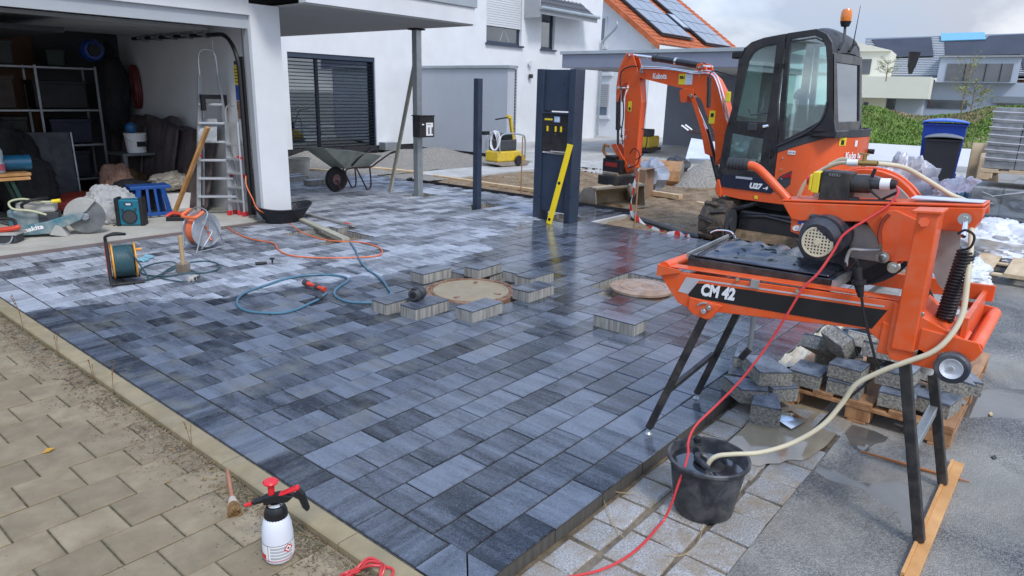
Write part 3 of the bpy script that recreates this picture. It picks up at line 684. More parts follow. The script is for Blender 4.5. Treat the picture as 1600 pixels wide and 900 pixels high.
MB().box((R0.x, R0.y - .02, R0.z - .22), (R0.x + 4.0, R0.y + .02, R0.z - .0)).box((R0.x - .02, R0.y, R0.z - .35), (R0.x + .03, R0.y + 1.9, R0.z + .9)).build('verge_board', M_wallg, rf)
MB().cyl(R0 + Vector((-.05, -.08, 0)), R0 + RU + Vector((.05, -.08, 0)), .07, n=10).build('gutter', M_zinc, rf)
gx = A[7][0]
MB().tube(smoothpath([(gx - .15, 17.58, R0.z - .03), (gx - .15, 17.6, R0.z - .3), (gx - .12, 18.25, R0.z - .85), (gx - .1, 18.3, R0.z - 1.2), (gx - .1, 18.3, .1)], 6), .055, 10).build('downpipe', M_zinc, rf)
# ---- privacy wall between the gardens
pw = thing('privacy_wall', 'grey rendered garden wall with a metal cap right of the wide window', 'wall')
MB().box((16.1, 13.7, .1), (16.42, 17.7, 2.62)).build('panel', mat('blue_grey_render', (.42, .45, .49), .9, var=.04, vs=2, bump=.3, bs=140), pw)
MB().box((16.04, 13.62, 2.62), (16.48, 17.74, 2.70)).build('cap', M_zinc, pw, .004); MB().box((16.13, 13.73, -.2), (16.39, 17.7, .1)).build('plinth', M_dark, pw)
# ---- blue-grey carport
M_cpb = mat('blue_grey_paint', (.20, .225, .30), .7, var=.06, vs=2, dirt=(.26, .27, .3), da=.3, ds=.5)
M_cpw = mat('slate_render', (.23, .245, .29), .9, var=.07, vs=1.2, bump=.25, bs=120)
cp = thing('carport', 'long blue grey flat roofed carport behind the excavator arm', 'carport')
MB().box((20.0, 7.4, 2.79), (20.25, 14.6, 3.22)).box((20.25, 14.35, 2.79), (27, 14.6, 3.22)).build('fascia', M_cpb, cp, .01)
MB().box((19.94, 7.3, 3.222), (27.3, 14.66, 3.33)).build('roof_edge', M_zinc, cp, .01)
MB().box((20.25, 7.4, 2.80), (27.0, 14.35, 2.84)).build('soffit', M_soff, cp)
MB().box((27.0, 9.6, -.1), (27.2, 14.25, 2.85)).build('back_wall', M_cpw, cp)
for xx, yy in ((26.3, 15.0), (20.4, 7.7)): MB().box((xx, yy, -.1), (xx + .22, yy + .22, 2.86)).build('column', M_cpb, cp, .01)
# ---- house with orange roof
M_or = mat('orange_roof_tile', (.44, .10, .03), .75, tv=.1, var=.25, vs=3, c2=(.60, .17, .06), bump=.3, bs=30)
h3 = thing('tiled_house', 'white gabled house with bright orange tiles and solar panels on the roof', 'house')
GX = 30.0; EVy, EVz = 16.3, 4.25; s_ = .72
dr = Vector((0, 1, s_)); L3 = 10.5; Rg = 5.2
P0 = Vector((GX - .25, EVy, EVz)); UU = Vector((L3, 0, 0)); VV = Vector((0, Rg, Rg * s_)) * 1.25
tile_field(h3, P0, UU, VV, 40, 24, M_or, hgt=.06)
MB().prism([P0 + Vector((0, 0, -.05)), P0 + UU + Vector((0, 0, -.05)), P0 + UU + VV + Vector((0, 0, -.05)), P0 + VV + Vector((0, 0, -.05))], (0, 0, -.16)).build('roof_boarding', M_wall, h3)
MB().prism([P0 + Vector((-.06, 0, .06)), P0 + VV + Vector((-.06, 0, .06)), P0 + VV + Vector((-.06, 0, -.22)), P0 + Vector((-.06, 0, -.22))], (.14, 0, 0)).build('verge_tiles', M_or, h3)
MB().prism([(GX, EVy + .5, -.2), (GX, EVy + .5 + 9, -.2), (GX, EVy + .5 + 9, EVz + 6.6), (GX, EVy + Rg * 1.25, EVz + 6.6 * .68), (GX, EVy + .5, EVz + .1)], (L3 - 1, 0, 0)).build('wall', M_wall, h3)
M_sol = mat('solar_panel', (.15, .17, .20), .22, var=.1, vs=1, rv=.05, coat=.8); M_spf = mat('panel_frame', (.05, .05, .05), .4, .5)
VN = VV.normalized(); UN = Vector((1, 0, 0)); NN = UN.cross(VN).normalized()
def solar(u0, v0, pu, pv, nu, nv):
    pp = MB()
    a = [Vector((0, 0, 0)), UN * (pu - .05), UN * (pu - .05) + VN * (pv - .05), VN * (pv - .05)]
    me = MB().prism(a, NN * .05).mesh('solar_panel', M_sol)
    for i in range(nu):
        for j in range(nv): link('solar_panel', me, h3, loc=tuple(P0 + UN * (u0 + i * pu) + VN * (v0 + j * pv) + NN * .16))
    MB().prism([P0 + UN * (u0 - .12) + VN * (v0 - .1) + NN * .10, P0 + UN * (u0 + nu * pu + .08) + VN * (v0 - .1) + NN * .10, P0 + UN * (u0 + nu * pu + .08) + VN * (v0 + nv * pv) + NN * .10, P0 + UN * (u0 - .12) + VN * (v0 + nv * pv) + NN * .10], NN * .03).build('mounting_frame', M_spf, h3)
solar(1.2, .75, 1.05, 1.0, 3, 6); solar(5.6, .5, 1.05, 1.0, 3, 6)
wv = P0 + UN * 4.6 + VN * 1.6 + NN * .12
MB().prism([wv, wv + UN * .8, wv + UN * .8 + VN * 1.3, wv + VN * 1.3], NN * .1).build('roof_window', M_anth, h3); wv2 = wv + NN * .102 + UN * .08 + VN * .08
MB().prism([wv2, wv2 + UN * .64, wv2 + UN * .64 + VN * 1.14, wv2 + VN * 1.14], NN * .02).build('pane', mat('sky_pane', (.35, .38, .4), .08, var=.05, coat=1), h3)
def gwin(y0, y1, z0, z1, sh=False, m=M_shut):
    f = MB().box((GX - .05, y0, z0), (GX + .02, y1, z1)).build('window', m, h3); MB().box((GX - .07, y0 + .1, z0 + .1), (GX - .055, y1 - .1, z1 - .1)).build('pane', mat('blue_pane', (.10, .14, .19), .1, var=.1, coat=1), f)
    MB().box((GX - .14, y0 - .1, z0 - .1), (GX, y1 + .1, z0 - .003)).build('sill', M_shut, f)
    if sh:
        for k in range(int((z1 - z0 - .45) / .1)): MB().box((GX - .11, y0 + .06, z1 - .12 - k * .1), (GX - .08, y1 - .06, z1 - .035 - k * .1)).build('shutter_slat', M_wallg, f)
gwin(19.3, 20.2, 4.2, 5.6); gwin(18.9, 20.3, 2.95, 4.0); gwin(18.9, 20.4, .9, 2.5, True)
MB().cyl((GX - .1, 20.75, 0), (GX - .1, 20.75, 4.3), .06, n=8).build('downpipe', M_zinc, h3)
# ---- far houses across the field; local x is to the right, local y away
def frame_at(name, label, cat, px_dir, dist):
    d = Vector((px_dir[0], px_dir[1], 0)).normalized(); return thing(name, label, cat, (d.x * dist, d.y * dist, 0), atan2(d.y, d.x) - pi / 2)
M_dkroof = mat('black_solar_roof', (.045, .045, .055), .35, var=.2, vs=.8, rv=.1); M_zr = mat('standing_seam_roof', (.22, .25, .28), .4, .3, var=.1)
M_hg = mat('light_grey_wall', (.42, .47, .55), .9, var=.05, vs=.6); M_cream = mat('cream_wall', (.76, .74, .62), .9, var=.04, vs=.6); M_hglass = mat('far_window', (.05, .06, .075), .1, var=.3, vs=.4, c2=(.12, .14, .16), coat=1)
k_ = 60 / 1100.0
def lx(px): return (px - 1490) * k_
def lz(px, py): return 1.9 + (164 + (px - 1490) * .026 - py) * k_
g = frame_at('grey_house', 'pale grey house with a dark panelled roof and a blue skylight behind the grass bank', 'house', (70.856,9.862,0.000), 60)
MB().box((lx(1395), .0, -1), (lx(1600) + 1, 9, lz(1490, 135))).build('wall', M_hg, g)
def rp(px, py, k=None):  # point on the roof slope rising away
    z = lz(px, py); z0 = lz(1490, 128); return Vector((lx(px), max(0, (z - z0)) * 1.4, z))
def roofpatch(pts, m, name, off, th=.08):
    n_ = Vector((0, -1, 1.4)).normalized(); P = [rp(*p) + n_ * off for p in pts]; return MB().prism(P, n_ * th).build(name, m, g)
roofpatch([(1372, 130), (1360, 72), (1587, 74), (1612, 128)], M_zr, 'roof', 0, .12)
roofpatch([(1392, 103), (1369, 76), (1443, 76), (1451, 103)], M_dkroof, 'roof_panel_field', .14)
roofpatch([(1465, 103), (1460, 83), (1506, 83), (1510, 77), (1580, 76), (1606, 124), (1552, 124), (1547, 104)], M_dkroof, 'roof_panel_field', .14)
roofpatch([(1456, 83), (1453, 72), (1504, 73), (1507, 83)], mat('sky_blue_glass', (.16, .42, .60), .15, var=.05, coat=1), 'skylight', .22)
n_ = Vector((0, -1, 1.4)).normalized(); sm = MB()
for k in range(22):
    yy = 76 + k * 2.4; sm.beam(rp(1362 + k * .5, yy) + n_ * .14, rp(1590 + k * 1.0, yy) + n_ * .14, .05, .05)
sm.build('roof_seams', M_shut, g)
dm = MB().box((lx(1461), -.9, lz(1490, 136)), (lx(1547), 3.5, lz(1490, 105))).build('dormer', M_hg, g)
MB().box((lx(1470), -.96, lz(1490, 136) + .1), (lx(1540), -.9, lz(1490, 113))).build('dormer_window', M_hglass, g)
for a in (1490, 1512, 1528): MB().box((lx(a) - .03, -1.0, lz(1490, 136) + .1), (lx(a) + .03, -.96, lz(1490, 113))).build('mullion', M_dark, g)
MB().box((lx(1459), -1.1, lz(1490, 105)), (lx(1549), 3.7, lz(1490, 103.5))).build('dormer_roof', M_wallg, g)
MB().box((lx(1455), -.06, lz(1490, 169)), (lx(1500), -.001, lz(1490, 158))).build('window', M_hglass, g)
MB().box((lx(1532), -.06, lz(1490, 182)), (lx(1549), -.001, lz(1490, 160))).build('door', M_hglass, g)
MB().box((lx(1526), -.5, lz(1490, 160)), (lx(1600), -.001, lz(1490, 152))).build('porch_beam', M_zr, g)
pr = MB(); pr.cyl((lx(1431), -2.2, lz(1490, 127)), (lx(1431), -2.2, lz(1490, 119)), .12, .22, 10); pr.cyl((lx(1431), -2.2, lz(1490, 119)), (lx(1432), -2.2, lz(1490, 100)), .25, .38, 10)
pr.build('closed_parasol', M_black, label='closed black parasol on the cream roof terrace', cat='parasol')['label'] = 'closed black parasol on the cream roof terrace'
bpy.data.objects['closed_parasol'].matrix_world = g.matrix_basis.copy()
c = frame_at('cream_house', 'cream house with a flat roof terrace left of the grey house', 'house', (70.856,9.862,0.000), 57)
def fl(px): return (px - 1490) * 57 / 1100
def fz(py, px=1400): return 1.9 + (164 + (px - 1490) * .026 - py) * 57 / 1100
MB().box((fl(1352), 0, -1), (fl(1402), 8, fz(94))).build('upper_storey', M_cream, c)
MB().prism([(fl(1350), -.2, fz(94)), (fl(1402), -.2, fz(94)), (fl(1402), -.2, fz(93)), (fl(1350), -.2, fz(80))], (0, 8, 0)).build('roof', M_cream, c)
MB().box((fl(1353), -2.5, fz(155)), (fl(1456), 6, fz(128))).build('terrace_parapet', M_cream, c)
MB().box((fl(1352), -1.0, -1), (fl(1407), 6, fz(155))).build('wall', M_cream, c)
MB().box((fl(1407), -.6, -1), (fl(1450), 6, fz(155))).build('wall', M_hg, c)
MB().box((fl(1363), -.06, fz(124)), (fl(1380), -.001, fz(104))).build('window', M_hglass, c)
MB().box((fl(1354), -1.06, fz(171)), (fl(1372), -1.001, fz(161))).build('window', M_hglass, c)
MB().box((fl(1380), -1.06, fz(171)), (fl(1386), -1.001, fz(161))).build('window', M_hglass, c)
MB().box((fl(1408), -.66, fz(170)), (fl(1418), -.601, fz(156))).build('door', M_hglass, c)
# brick building under construction
M_brk = mat('hollow_brick', (.45, .20, .11), .9, tv=.15, var=.2, vs=5, c2=(.60, .33, .2), bump=.3); M_mort = mat('mortar', (.35, .28, .22), .95)
bd = frame_at('brick_shell', 'orange brick shell of an unfinished house right of the grey house', 'building', (79.146,6.491,0.000), 62)
kb = 62 / 1100.0; bx0 = (1551 - 1580) * kb; BZ = 1.9 + (166 - 133) * kb
wb_ = MB().box((bx0, .02, -.5), (bx0 + 6, 5, BZ)); wb_.build('wall', M_mort, bd)
bm_ = MB().box((0, 0, 0), (.50, .1, .33)).mesh('brick', M_brk); kk = 0
for j in range(13):
    for i in range(8):
        x = bx0 + i * .53 - (.26 if j % 2 else 0) + .0; z = BZ - .36 - j * .355
        if z < -.5 or x < bx0 - .01 or x + .5 > bx0 + 4.2: continue
        link('brick', bm_, bd, loc=(x, -.08, z))
for a in (1556, 1567): MB().box(((a - 1580) * kb, -.02, BZ - 1.15), ((a - 1580) * kb + .12, .019, BZ - .35)).build('window_slot', M_dark, bd)
MB().prism([(bx0 - .1, -.15, BZ), (bx0 + 1.1, -.15, BZ + .18), (bx0 + 6, -.15, BZ + .22), (bx0 + 6, -.15, BZ + .45), (bx0 + 1.2, -.15, BZ + .42), (bx0 - .1, -.15, BZ + .2)], (0, 5, 0)).build('parapet', M_hg, bd)
MB().prism([(bx0 - .12, -.2, BZ + .2), (bx0 + 1.2, -.2, BZ + .42), (bx0 + 6, -.2, BZ + .45), (bx0 + 6, -.2, BZ + .53), (bx0 + 1.2, -.2, BZ + .51), (bx0 - .12, -.2, BZ + .26)], (0, 5, 0)).build('roof_timber', mat('pale_timber', (.55, .38, .19), .8, var=.2, vs=4), bd)
# small trees by the grey house
M_bark = mat('pale_bark', (.25, .19, .1), .9, var=.3, vs=9); M_lf = mat('yellow_green_leaf', (.17, .2, .04), .7, var=.4, vs=2, c2=(.3, .3, .08))
def sapling(dirv, dist, h, spread, lb, seed, leafn=260, cat='tree'):
    r = random.Random(seed); d = Vector((dirv[0], dirv[1], 0)).normalized(); base = d * dist; z0 = mh(base.x, base.y) if 36 < base.x < 57 and -9 < base.y < 19 else .0
    t = thing('sapling', lb, cat, (base.x, base.y, z0)); tr = MB(); lv = MB()
    tr.tube([(0, 0, -.2), (.03, .02, h * .4), (0, .05, h)], .03, 6, rads=[.035, .025, .006])
    for k in range(14):
        z = h * r.uniform(.15, .8); a = r.uniform(0, 6.3); e = Vector((spread * cos(a), spread * sin(a), h * r.uniform(.15, .4)))
        p = Vector((.02, .03, z)); tr.tube([p, p + e * .5 + Vector((0, 0, .05)), p + e], .012, 5, rads=[.012, .008, .003])
        for q in range(leafn // 14):
            s = r.uniform(.3, 1.05); c_ = p + e * s + Vector((r.gauss(0, .07), r.gauss(0, .07), r.gauss(0, .07))); l = r.uniform(.03, .07); u = Vector((r.gauss(0, 1), r.gauss(0, 1), r.gauss(0, 1))).normalized(); v_ = u.orthogonal().normalized()
            lv.add([c_ - u * l, c_ + v_ * l * .5, c_ + u * l, c_ - v_ * l * .5], [(0, 1, 2, 3)])
    tr.build('trunk', M_bark, t); lv.build('crown', M_lf, t)
sapling((71.463,9.616,0.000), 46, 3.2, .7, 'thin young tree standing in front of the grey house window', 3)
sapling((72.782,9.079,0.000), 45, 1.6, .8, 'leaning leafy shrub on the bank right of the thin tree', 5, 420)
sapling((61.482,13.675,0.000), 52, 3.0, .7, 'orange tinged shrub on the terrace of the cream house', 9, 900, 'shrub')
for o in list(col.objects):
    if o.name.startswith('sapling') and o.get('category') == 'shrub': o.location.z = fz(128)- .3; o.scale = (1, 1, .42)
# figure in a dark beanie, added behind the excavator for the reflection in its glass

# ================================================================ EXCAVATOR
M_red = mat('orange_red_paint', (.80, .105, .018), .3, var=.06, vs=2, coat=.3, dirt=(.30, .16, .09), da=.12, ds=3)
M_blk = mat('black_paint', (.012, .013, .018), .35, var=.2, vs=4, dirt=(.16, .14, .11), da=.15, ds=3, coat=.15)
M_navy = mat('blue_black_panel', (.010, .014, .035), .3, var=.1, vs=4, coat=.3)
M_dgrey = mat('dark_grey_plastic', (.045, .048, .055), .6, var=.12, vs=6)
M_rub = mat('muddy_track_rubber', (.035, .032, .03), .85, var=.4, vs=9, dirt=(.20, .14, .085), da=.6, ds=5, bump=.4)
M_stl = mat('worn_steel', (.34, .31, .27), .5, .4, var=.3, vs=6, dirt=(.27, .19, .11), da=.75, ds=3.5, bump=.3)
M_rust = mat("rusty_steel", (.42, .17, .05), .8, .1, var=.4, vs=6, c2=(.55, .30, .13), dirt=(.28, .22, .16), da=.4, bump=.3)
M_chr = mat('chrome', (.75, .76, .78), .12, 1, var=.05)
M_yel = mat('yellow_sticker', (.80, .62, .03), .5, var=.05); M_wht = mat('white_print', (.82, .82, .82), .5, var=.02); M_blkp = mat('black_print', (.01, .01, .01), .5)
M_amb = mat('amber_lens', (.85, .22, .01), .2, var=.2, coat=1)
M_cab = glass('cab_glass', (.74, .95, .91), 1.0)
M_mudm = mat('caked_mud', (.13, .085, .045), .9, var=.45, vs=9, bump=1, bs=20, c2=(.24, .17, .1))
exc = thing('excavator', 'orange and black mini excavator with a glazed cab standing on the soil', 'excavator', (10.25, 3.23, 0))
RZ = (0, 0, -radians(12))
def eb(mb, name, m, bevel=0, par=None, rot=True):
    if HOUSE and rot and par is None: mb.v = [(x, y * .93, z) for x, y, z in mb.v]
    o = mb.build(name, m, par or exc, bevel)
    if rot and par is None: place(o)
    return o
HOUSE = True
def place(o):
    a = radians(4 if HOUSE else 12); o.rotation_euler = (0, 0, -a)
    if HOUSE: o.location = (.12 * sin(a), .12 * cos(a), 0)
def HY(p): return (p[0], p[1] * (.93 if HOUSE else 1), p[2])
# ---- tracks, along world x
def track(y0, y1):
    L, h, z0 = 1.22, .54, -.05; r = h / 2; path = []
    for k in range(17): a = pi / 2 + pi * k / 16; path.append((-L + r + r * cos(a), z0 + r + r * sin(a)))
    for k in range(17): a = -pi / 2 + pi * k / 16; path.append((L - r + r * cos(a), z0 + r + r * sin(a)))
    n = len(path); b = MB()
    V = []
    for (x, z) in path:
        cx_ = max(-L + r, min(L - r, x)); d = Vector((x - cx_, 0, z - z0 - r)).normalized()
        for q, yy in ((0, y0), (0, y1), (-.045, y1), (-.045, y0)): V.append((x + d.x * q, yy, z + d.z * q))
    b.add(V, [(i * 4 + k, i * 4 + (k + 1) % 4, ((i + 1) % n) * 4 + (k + 1) % 4, ((i + 1) % n) * 4 + k) for i in range(n) for k in range(4)])
    t = eb(b, 'track', M_rub, rot=False)
    # lugs round the belt
    per = [(Vector((path[i][0], 0, path[i][1])), Vector((path[(i + 1) % n][0], 0, path[(i + 1) % n][1]))) for i in range(n)]
    tot = sum((q - p).length for p, q in per); N_ = 46; step = tot / N_; acc = 0; tgt = 0; lug = MB()
    for p, q in per:
        l = (q - p).length
        while tgt < acc + l - 1e-6:
            c = p.lerp(q, (tgt - acc) / l); cx_ = max(-L + r, min(L - r, c.x)); d = Vector((c.x - cx_, 0, c.z - z0 - r)).normalized(); tg = Vector((d.z, 0, -d.x))
            sgn = 1 if int(round(tgt / step)) % 2 else -1; ym = (y0 + y1) / 2
            a = [(0, ym - .02 * sgn, .035), (0, ym + sgn * .17, .035)]
            lug.beam(c + Vector((0, ym - .03 * sgn - c.y, 0)) + d * .014 - tg * .02, c + Vector((0, ym + sgn * .175 - c.y, 0)) + d * .014 + tg * .025, .06, .055, d)
            tgt += step
        acc += l
    lg = lug.build('track_lugs', M_rub, t, .006, kind='stuff')
    for x in (-L + r, L - r): MB().cyl((x, y0 - .01, z0 + r), (x, y1 + .01, z0 + r), r - .06, n=24).cyl((x, y0 - .03, z0 + r), (x, y1 + .03, z0 + r), .09, n=14).build('track_wheel', M_dgrey, t)
    for x in (-.6, -.2, .2, .6): MB().cyl((x, y0 + .03, z0 + .13), (x, y1 - .03, z0 + .13), .085, n=16).build('track_roller', M_dgrey, t)
    MB().box((-.8, y0 + .06, z0 + .14), (.8, y1 - .06, z0 + .40)).build('track_frame', M_blk, t, .02)
track(.52, .88); track(-.88, -.52)
eb(MB().prism([(-.75, -.5, .1), (.75, -.5, .1), (.75, .5, .1), (-.75, .5, .1)], (0, 0, .3)), 'centre_frame', M_blk, .03, rot=False)
eb(MB().prism([(-.86, -.5, .0), (-.70, -.5, .14), (-.70, .5, .14), (-.86, .5, .0)], (.02, 0, .04)), 'mud_plate', M_mudm, rot=False)
eb(MB().tube([(-.8, -.45, .3), (-.8, .1, .36), (-.72, .5, .30)], .03, 8), 'frame_strut', M_blk, rot=False)
bl = MB()
bl.sheet(lambda u, v: (1.45 + .12 * sin(v * pi), -.87 + u * 1.74, -.02 + v * .4), 2, 8).sheet(lambda u, v: (1.49 + .12 * sin(v * pi), -.87 + u * 1.74, -.02 + v * .4), 2, 8); eb(bl, 'dozer_blade', M_stl, rot=False)
eb(MB().cyl((0, 0, .38), (0, 0, .60), .42, n=28), 'swing_ring', M_dgrey)
# ---- house: local x right, y forward
def sidepoly(pts, x): return [(x, a, b) for a, b in pts]
eb(MB().prism([(-.86, .66, .60), (.86, .66, .60), (.86, -.45, .60), (.68, -.70, .60), (.35, -.90, .60), (-.35, -.90, .60), (-.68, -.70, .60), (-.86, -.45, .60)], (0, 0, .10)), 'turntable_deck', M_blk, .01)
# orange skirt and side covers, round the tail
def tailpt(a, out=0.0):
    f = lambda t: (-(.885 + out) * abs(cos(t)) ** .8 * (1 if cos(t) > 0 else -1), -.40 - (.58 + out) * abs(sin(t)) ** .8)
    p, q = f(a), f(min(pi, a + .02)); t = Vector((q[0] - p[0], q[1] - p[1], 0)).normalized(); return p, t
def tailring(z0, z1, inset=0.0, y0=.70, x0=-.885, name='c', m=M_red, th=.04, yend=-.55, top=None):
    """bent cover from the front left along the side and round the tail"""
    P = [(x0 + inset, y0), (x0 + inset, .3), (x0 + inset, -.18), (x0 + inset, -.30)]
    P += [tailpt(pi * k / 20, -inset)[0] for k in range(0, 21)]; P.append((.885 - inset, -.3)); return P
P = tailring(0, 0); b = MB()
def skirt(P, zf, m, name, th=.035, bev=0):
    b = MB(); V = []
    for i, (x, y) in enumerate(P):
        a, c = zf(x, y, i); V += [(x, y, a), (x, y, c)]
        q = Vector((P[min(i + 1, len(P) - 1)][0] - P[max(i - 1, 0)][0], P[min(i + 1, len(P) - 1)][1] - P[max(i - 1, 0)][1], 0)).normalized(); nx, ny = -q.y, q.x
        V += [(x + nx * th, y + ny * th, c), (x + nx * th, y + ny * th, a)]
    n = len(P); F = [(i * 4 + k, i * 4 + (k + 1) % 4, (i + 1) * 4 + (k + 1) % 4, (i + 1) * 4 + k) for i in range(n - 1) for k in range(4)] + [(3, 2, 1, 0), (n * 4 - 4, n * 4 - 3, n * 4 - 2, n * 4 - 1)]
    b.add(V, F, True); return eb(b, name, m)
skirt(P, lambda x, y, i: (.565 if i > 0 else .60, .70), M_red, 'skirt')
# side panels (left side), each proud of the body
eb(MB().prism(sidepoly([(.67, .705), (-.17, .69), (-.15, .885), (.62, .885)], -.895), (.04, 0, 0)), 'model_panel', M_navy, .004)
eb(MB().prism(sidepoly([(.72, .66), (.66, .56), (.60, .56), (.62, .70), (.66, .80), (.70, .80)], -.905), (.06, 0, 0)), 'corner_bumper', M_red, .01)
up = [(-.17, .70), (-.19, .93), (-.23, 1.25), (-.48, 1.345), (-.86, 1.44)]
SP = [(-.885, -.18), (-.885, -.25), (-.885, -.30)] + P[4:]
hz = lambda y: min(1.455, 1.25 + (-.22 - y) * .36) if y > -.9 else 1.455 - .0 * y
skirt(SP, lambda x, y, i: (.705, hz(y) if x < 0 else 1.455), M_red, 'engine_cover')
skirt([(x - .006 if i < 3 else x, y) for i, (x, y) in enumerate(SP)], lambda x, y, i: (hz(y) + .004 if x < 0 else 1.46, (hz(y) if x < 0 else 1.455) + (.07 + .03 * min(1, i / 3))), M_dgrey, 'hood_band')
eb(MB().prism([(x * .97, y * .98 if y < 0 else y, 1.44) for x, y in SP] + [(.85, -.2, 1.44)], (0, 0, .10)), 'hood_top', M_dgrey, .02)
eb(MB().prism(sidepoly([(-.19, .82), (-.26, .93), (-.42, 1.02), (-.42, .84), (-.30, .72), (-.19, .72)], -.892), (.01, 0, 0)), 'side_vent', M_dgrey)
eb(MB().prism(sidepoly([(-.28, .915), (-.33, .955), (-.42, .985), (-.42, .93)], -.897), (.006, 0, 0)), 'side_reflector', mat('dark_red_reflector', (.35, .01, .02), .3))
for y, z in ((-.27, 1.17), (-.27, 1.02), (-.29, .90)):
    eb(MB().cyl((-.90, y, z), (-.885, y, z), .012, n=8), 'bolt_head', M_chr)
eb(MB().cyl((-.745, -.775, .72), (-.745, -.775, 1.43), .004, n=5), 'cover_seam', M_blkp)
# ---- cab
XL, XR = -.885, .12
oL = [(0.660,1.466),(0.535,1.767),(0.559,2.425),(0.511,2.540),(0.429,2.613),(0.256,2.670),(-0.096,2.715),(-0.494,2.754),(-0.632,2.690),(-0.710,2.595),(-0.760,2.398),(-0.849,1.836),(-0.914,1.540)]
roof = oL[2:10]
def offs(pts, d):
    out = []
    for i, p in enumerate(pts):
        a = Vector(pts[max(i - 1, 0)]); c = Vector(pts[min(i + 1, len(pts) - 1)]); t = (c - a).normalized(); out.append((p[0] - (-t.y) * d * -1, p[1] - t.x * d * -1))
    return out
def ring(outer, inner, x, th, name, m, bev=.004):
    b = MB(); n = len(outer)
    V = [(x, p[0], p[1]) for p in outer] + [(x, p[0], p[1]) for p in inner]; V += [(x + th, p[1], p[2]) for p in V]
    F = []
    for i in range(n):
        j = (i + 1) % n
        F += [(i, j, n + j, n + i), (2 * n + j, 2 * n + i, 3 * n + i, 3 * n + j), (i + 2 * n, j + 2 * n, j, i), (n + i, n + j, 3 * n + j, 3 * n + i)]
    b.add(V, F); return eb(b, name, m, bev)
def shrink(pts, d):
    cx_ = sum(p[0] for p in pts) / len(pts); n = len(pts); out = []
    for i in range(n):
        p0 = Vector(pts[i - 1]); p1 = Vector(pts[i]); p2 = Vector(pts[(i + 1) % n])
        e1 = (p1 - p0).normalized(); e2 = (p2 - p1).normalized(); n1 = Vector((-e1.y, e1.x)); n2 = Vector((-e2.y, e2.x))
        m_ = n1 + n2; m_ = m_ / max(.35, m_.dot(m_) / 2) / 1.0 * .5 * 2 / 2 * 1.0
        out.append(tuple(p1 - m_ * d * s_gn))
    return out
def area(pts): return sum(pts[i - 1][0] * pts[i][1] - pts[i][0] * pts[i - 1][1] for i in range(len(pts)))
# door: front pillar, roof rail, centre pillar, with two panes
door_o = [(.70, .885), (.66, 1.45), (.585, 1.80), (.565, 2.42), (.50, 2.56), (.40, 2.635), (.22, 2.685), (-.085, 2.725), (-.085, 1.90), (-.17, 1.30), (-.17, .885)]
door_i = [(.585, .96), (.56, 1.44), (.50, 1.80), (.42, 2.40), (.36, 2.50), (.30, 2.54), (.18, 2.58), (.03, 2.60), (.03, 1.90), (.06, 1.30), (.06, .96)]
rear_o = [(-.10, 2.728), (-.49, 2.765), (-.635, 2.70), (-.715, 2.60), (-.765, 2.39), (-.85, 1.83), (-.93, 1.54), (-.55, 1.49), (-.17, 1.31), (-.12, 1.9)]
rear_i = [(-.155, 2.655), (-.47, 2.69), (-.58, 2.645), (-.645, 2.55), (-.69, 2.36), (-.765, 1.84), (-.70, 1.66), (-.50, 1.54), (-.235, 1.40), (-.20, 1.9)]
for x, th in ((XL, .05), (XR, -.05)):
    ring(door_o, door_i, x, th, 'door_frame', M_blk); ring(rear_o, rear_i, x, th, 'cab_side_frame', M_blk)
    eb(MB().prism(sidepoly([(.57, 1.45), (.05, 1.40), (.05, 1.62), (.53, 1.62)], x), (th, 0, 0)), 'door_crossbar', M_blk, .004)
    xg = x + th * .5; M_pn = M_cab if th > 0 else glass('clear_cab_glass', (.92, .98, .96), .1)
    eb(MB().prism(sidepoly([(.62, 1.62), (.50, 1.80), (.44, 2.44), (.30, 2.56), (.02, 2.61), (.02, 1.62)], xg), (.006, 0, 0)), 'upper_door_pane', M_pn)
    eb(MB().prism(sidepoly([(.60, .94), (.58, 1.46), (.04, 1.42), (.04, .94)], xg), (.006, 0, 0)), 'lower_door_pane', M_pn)
    eb(MB().prism(sidepoly([(-.15, 2.66), (-.47, 2.70), (-.59, 2.65), (-.655, 2.55), (-.70, 2.36), (-.775, 1.84), (-.71, 1.65), (-.50, 1.53), (-.22, 1.39), (-.19, 1.9)], xg), (.006, 0, 0)), 'side_pane', M_pn)
# bright moulding sweeping under the rear side window
eb(MB().tube(smoothpath([(-.905, -.17, 1.32), (-.905, -.48, 1.47), (-.905, -.62, 1.56), (-.905, -.74, 1.70), (-.905, -.77, 1.9)], 4), .010, 6), 'window_trim', M_dgrey)
for q_ in ([(XL, .70, .8), (XR, .70, .8), (XR, .70, .96), (XL, .70, .96)], [(XL, .565, 2.42), (XR, .565, 2.42), (XR, .50, 2.57), (XL, .50, 2.57)], [(XL, .62, 1.60), (XR, .62, 1.60), (XR, .63, 1.52), (XL, .63, 1.52)]): eb(MB().prism(q_, (0, -.05, 0)), 'front_frame', M_blk, .008)
eb(MB().prism([(XL + .05, .55, 2.42), (XR - .05, .55, 2.42), (XR - .05, .61, 1.6), (XL + .05, .61, 1.6)], (0, -.008, 0)), 'front_pane', M_cab)
eb(MB().prism([(XL + .05, .62, 1.53), (XR - .05, .62, 1.53), (XR - .05, .68, .95), (XL + .05, .68, .95)], (0, -.008, 0)), 'lower_front_pane', M_cab)
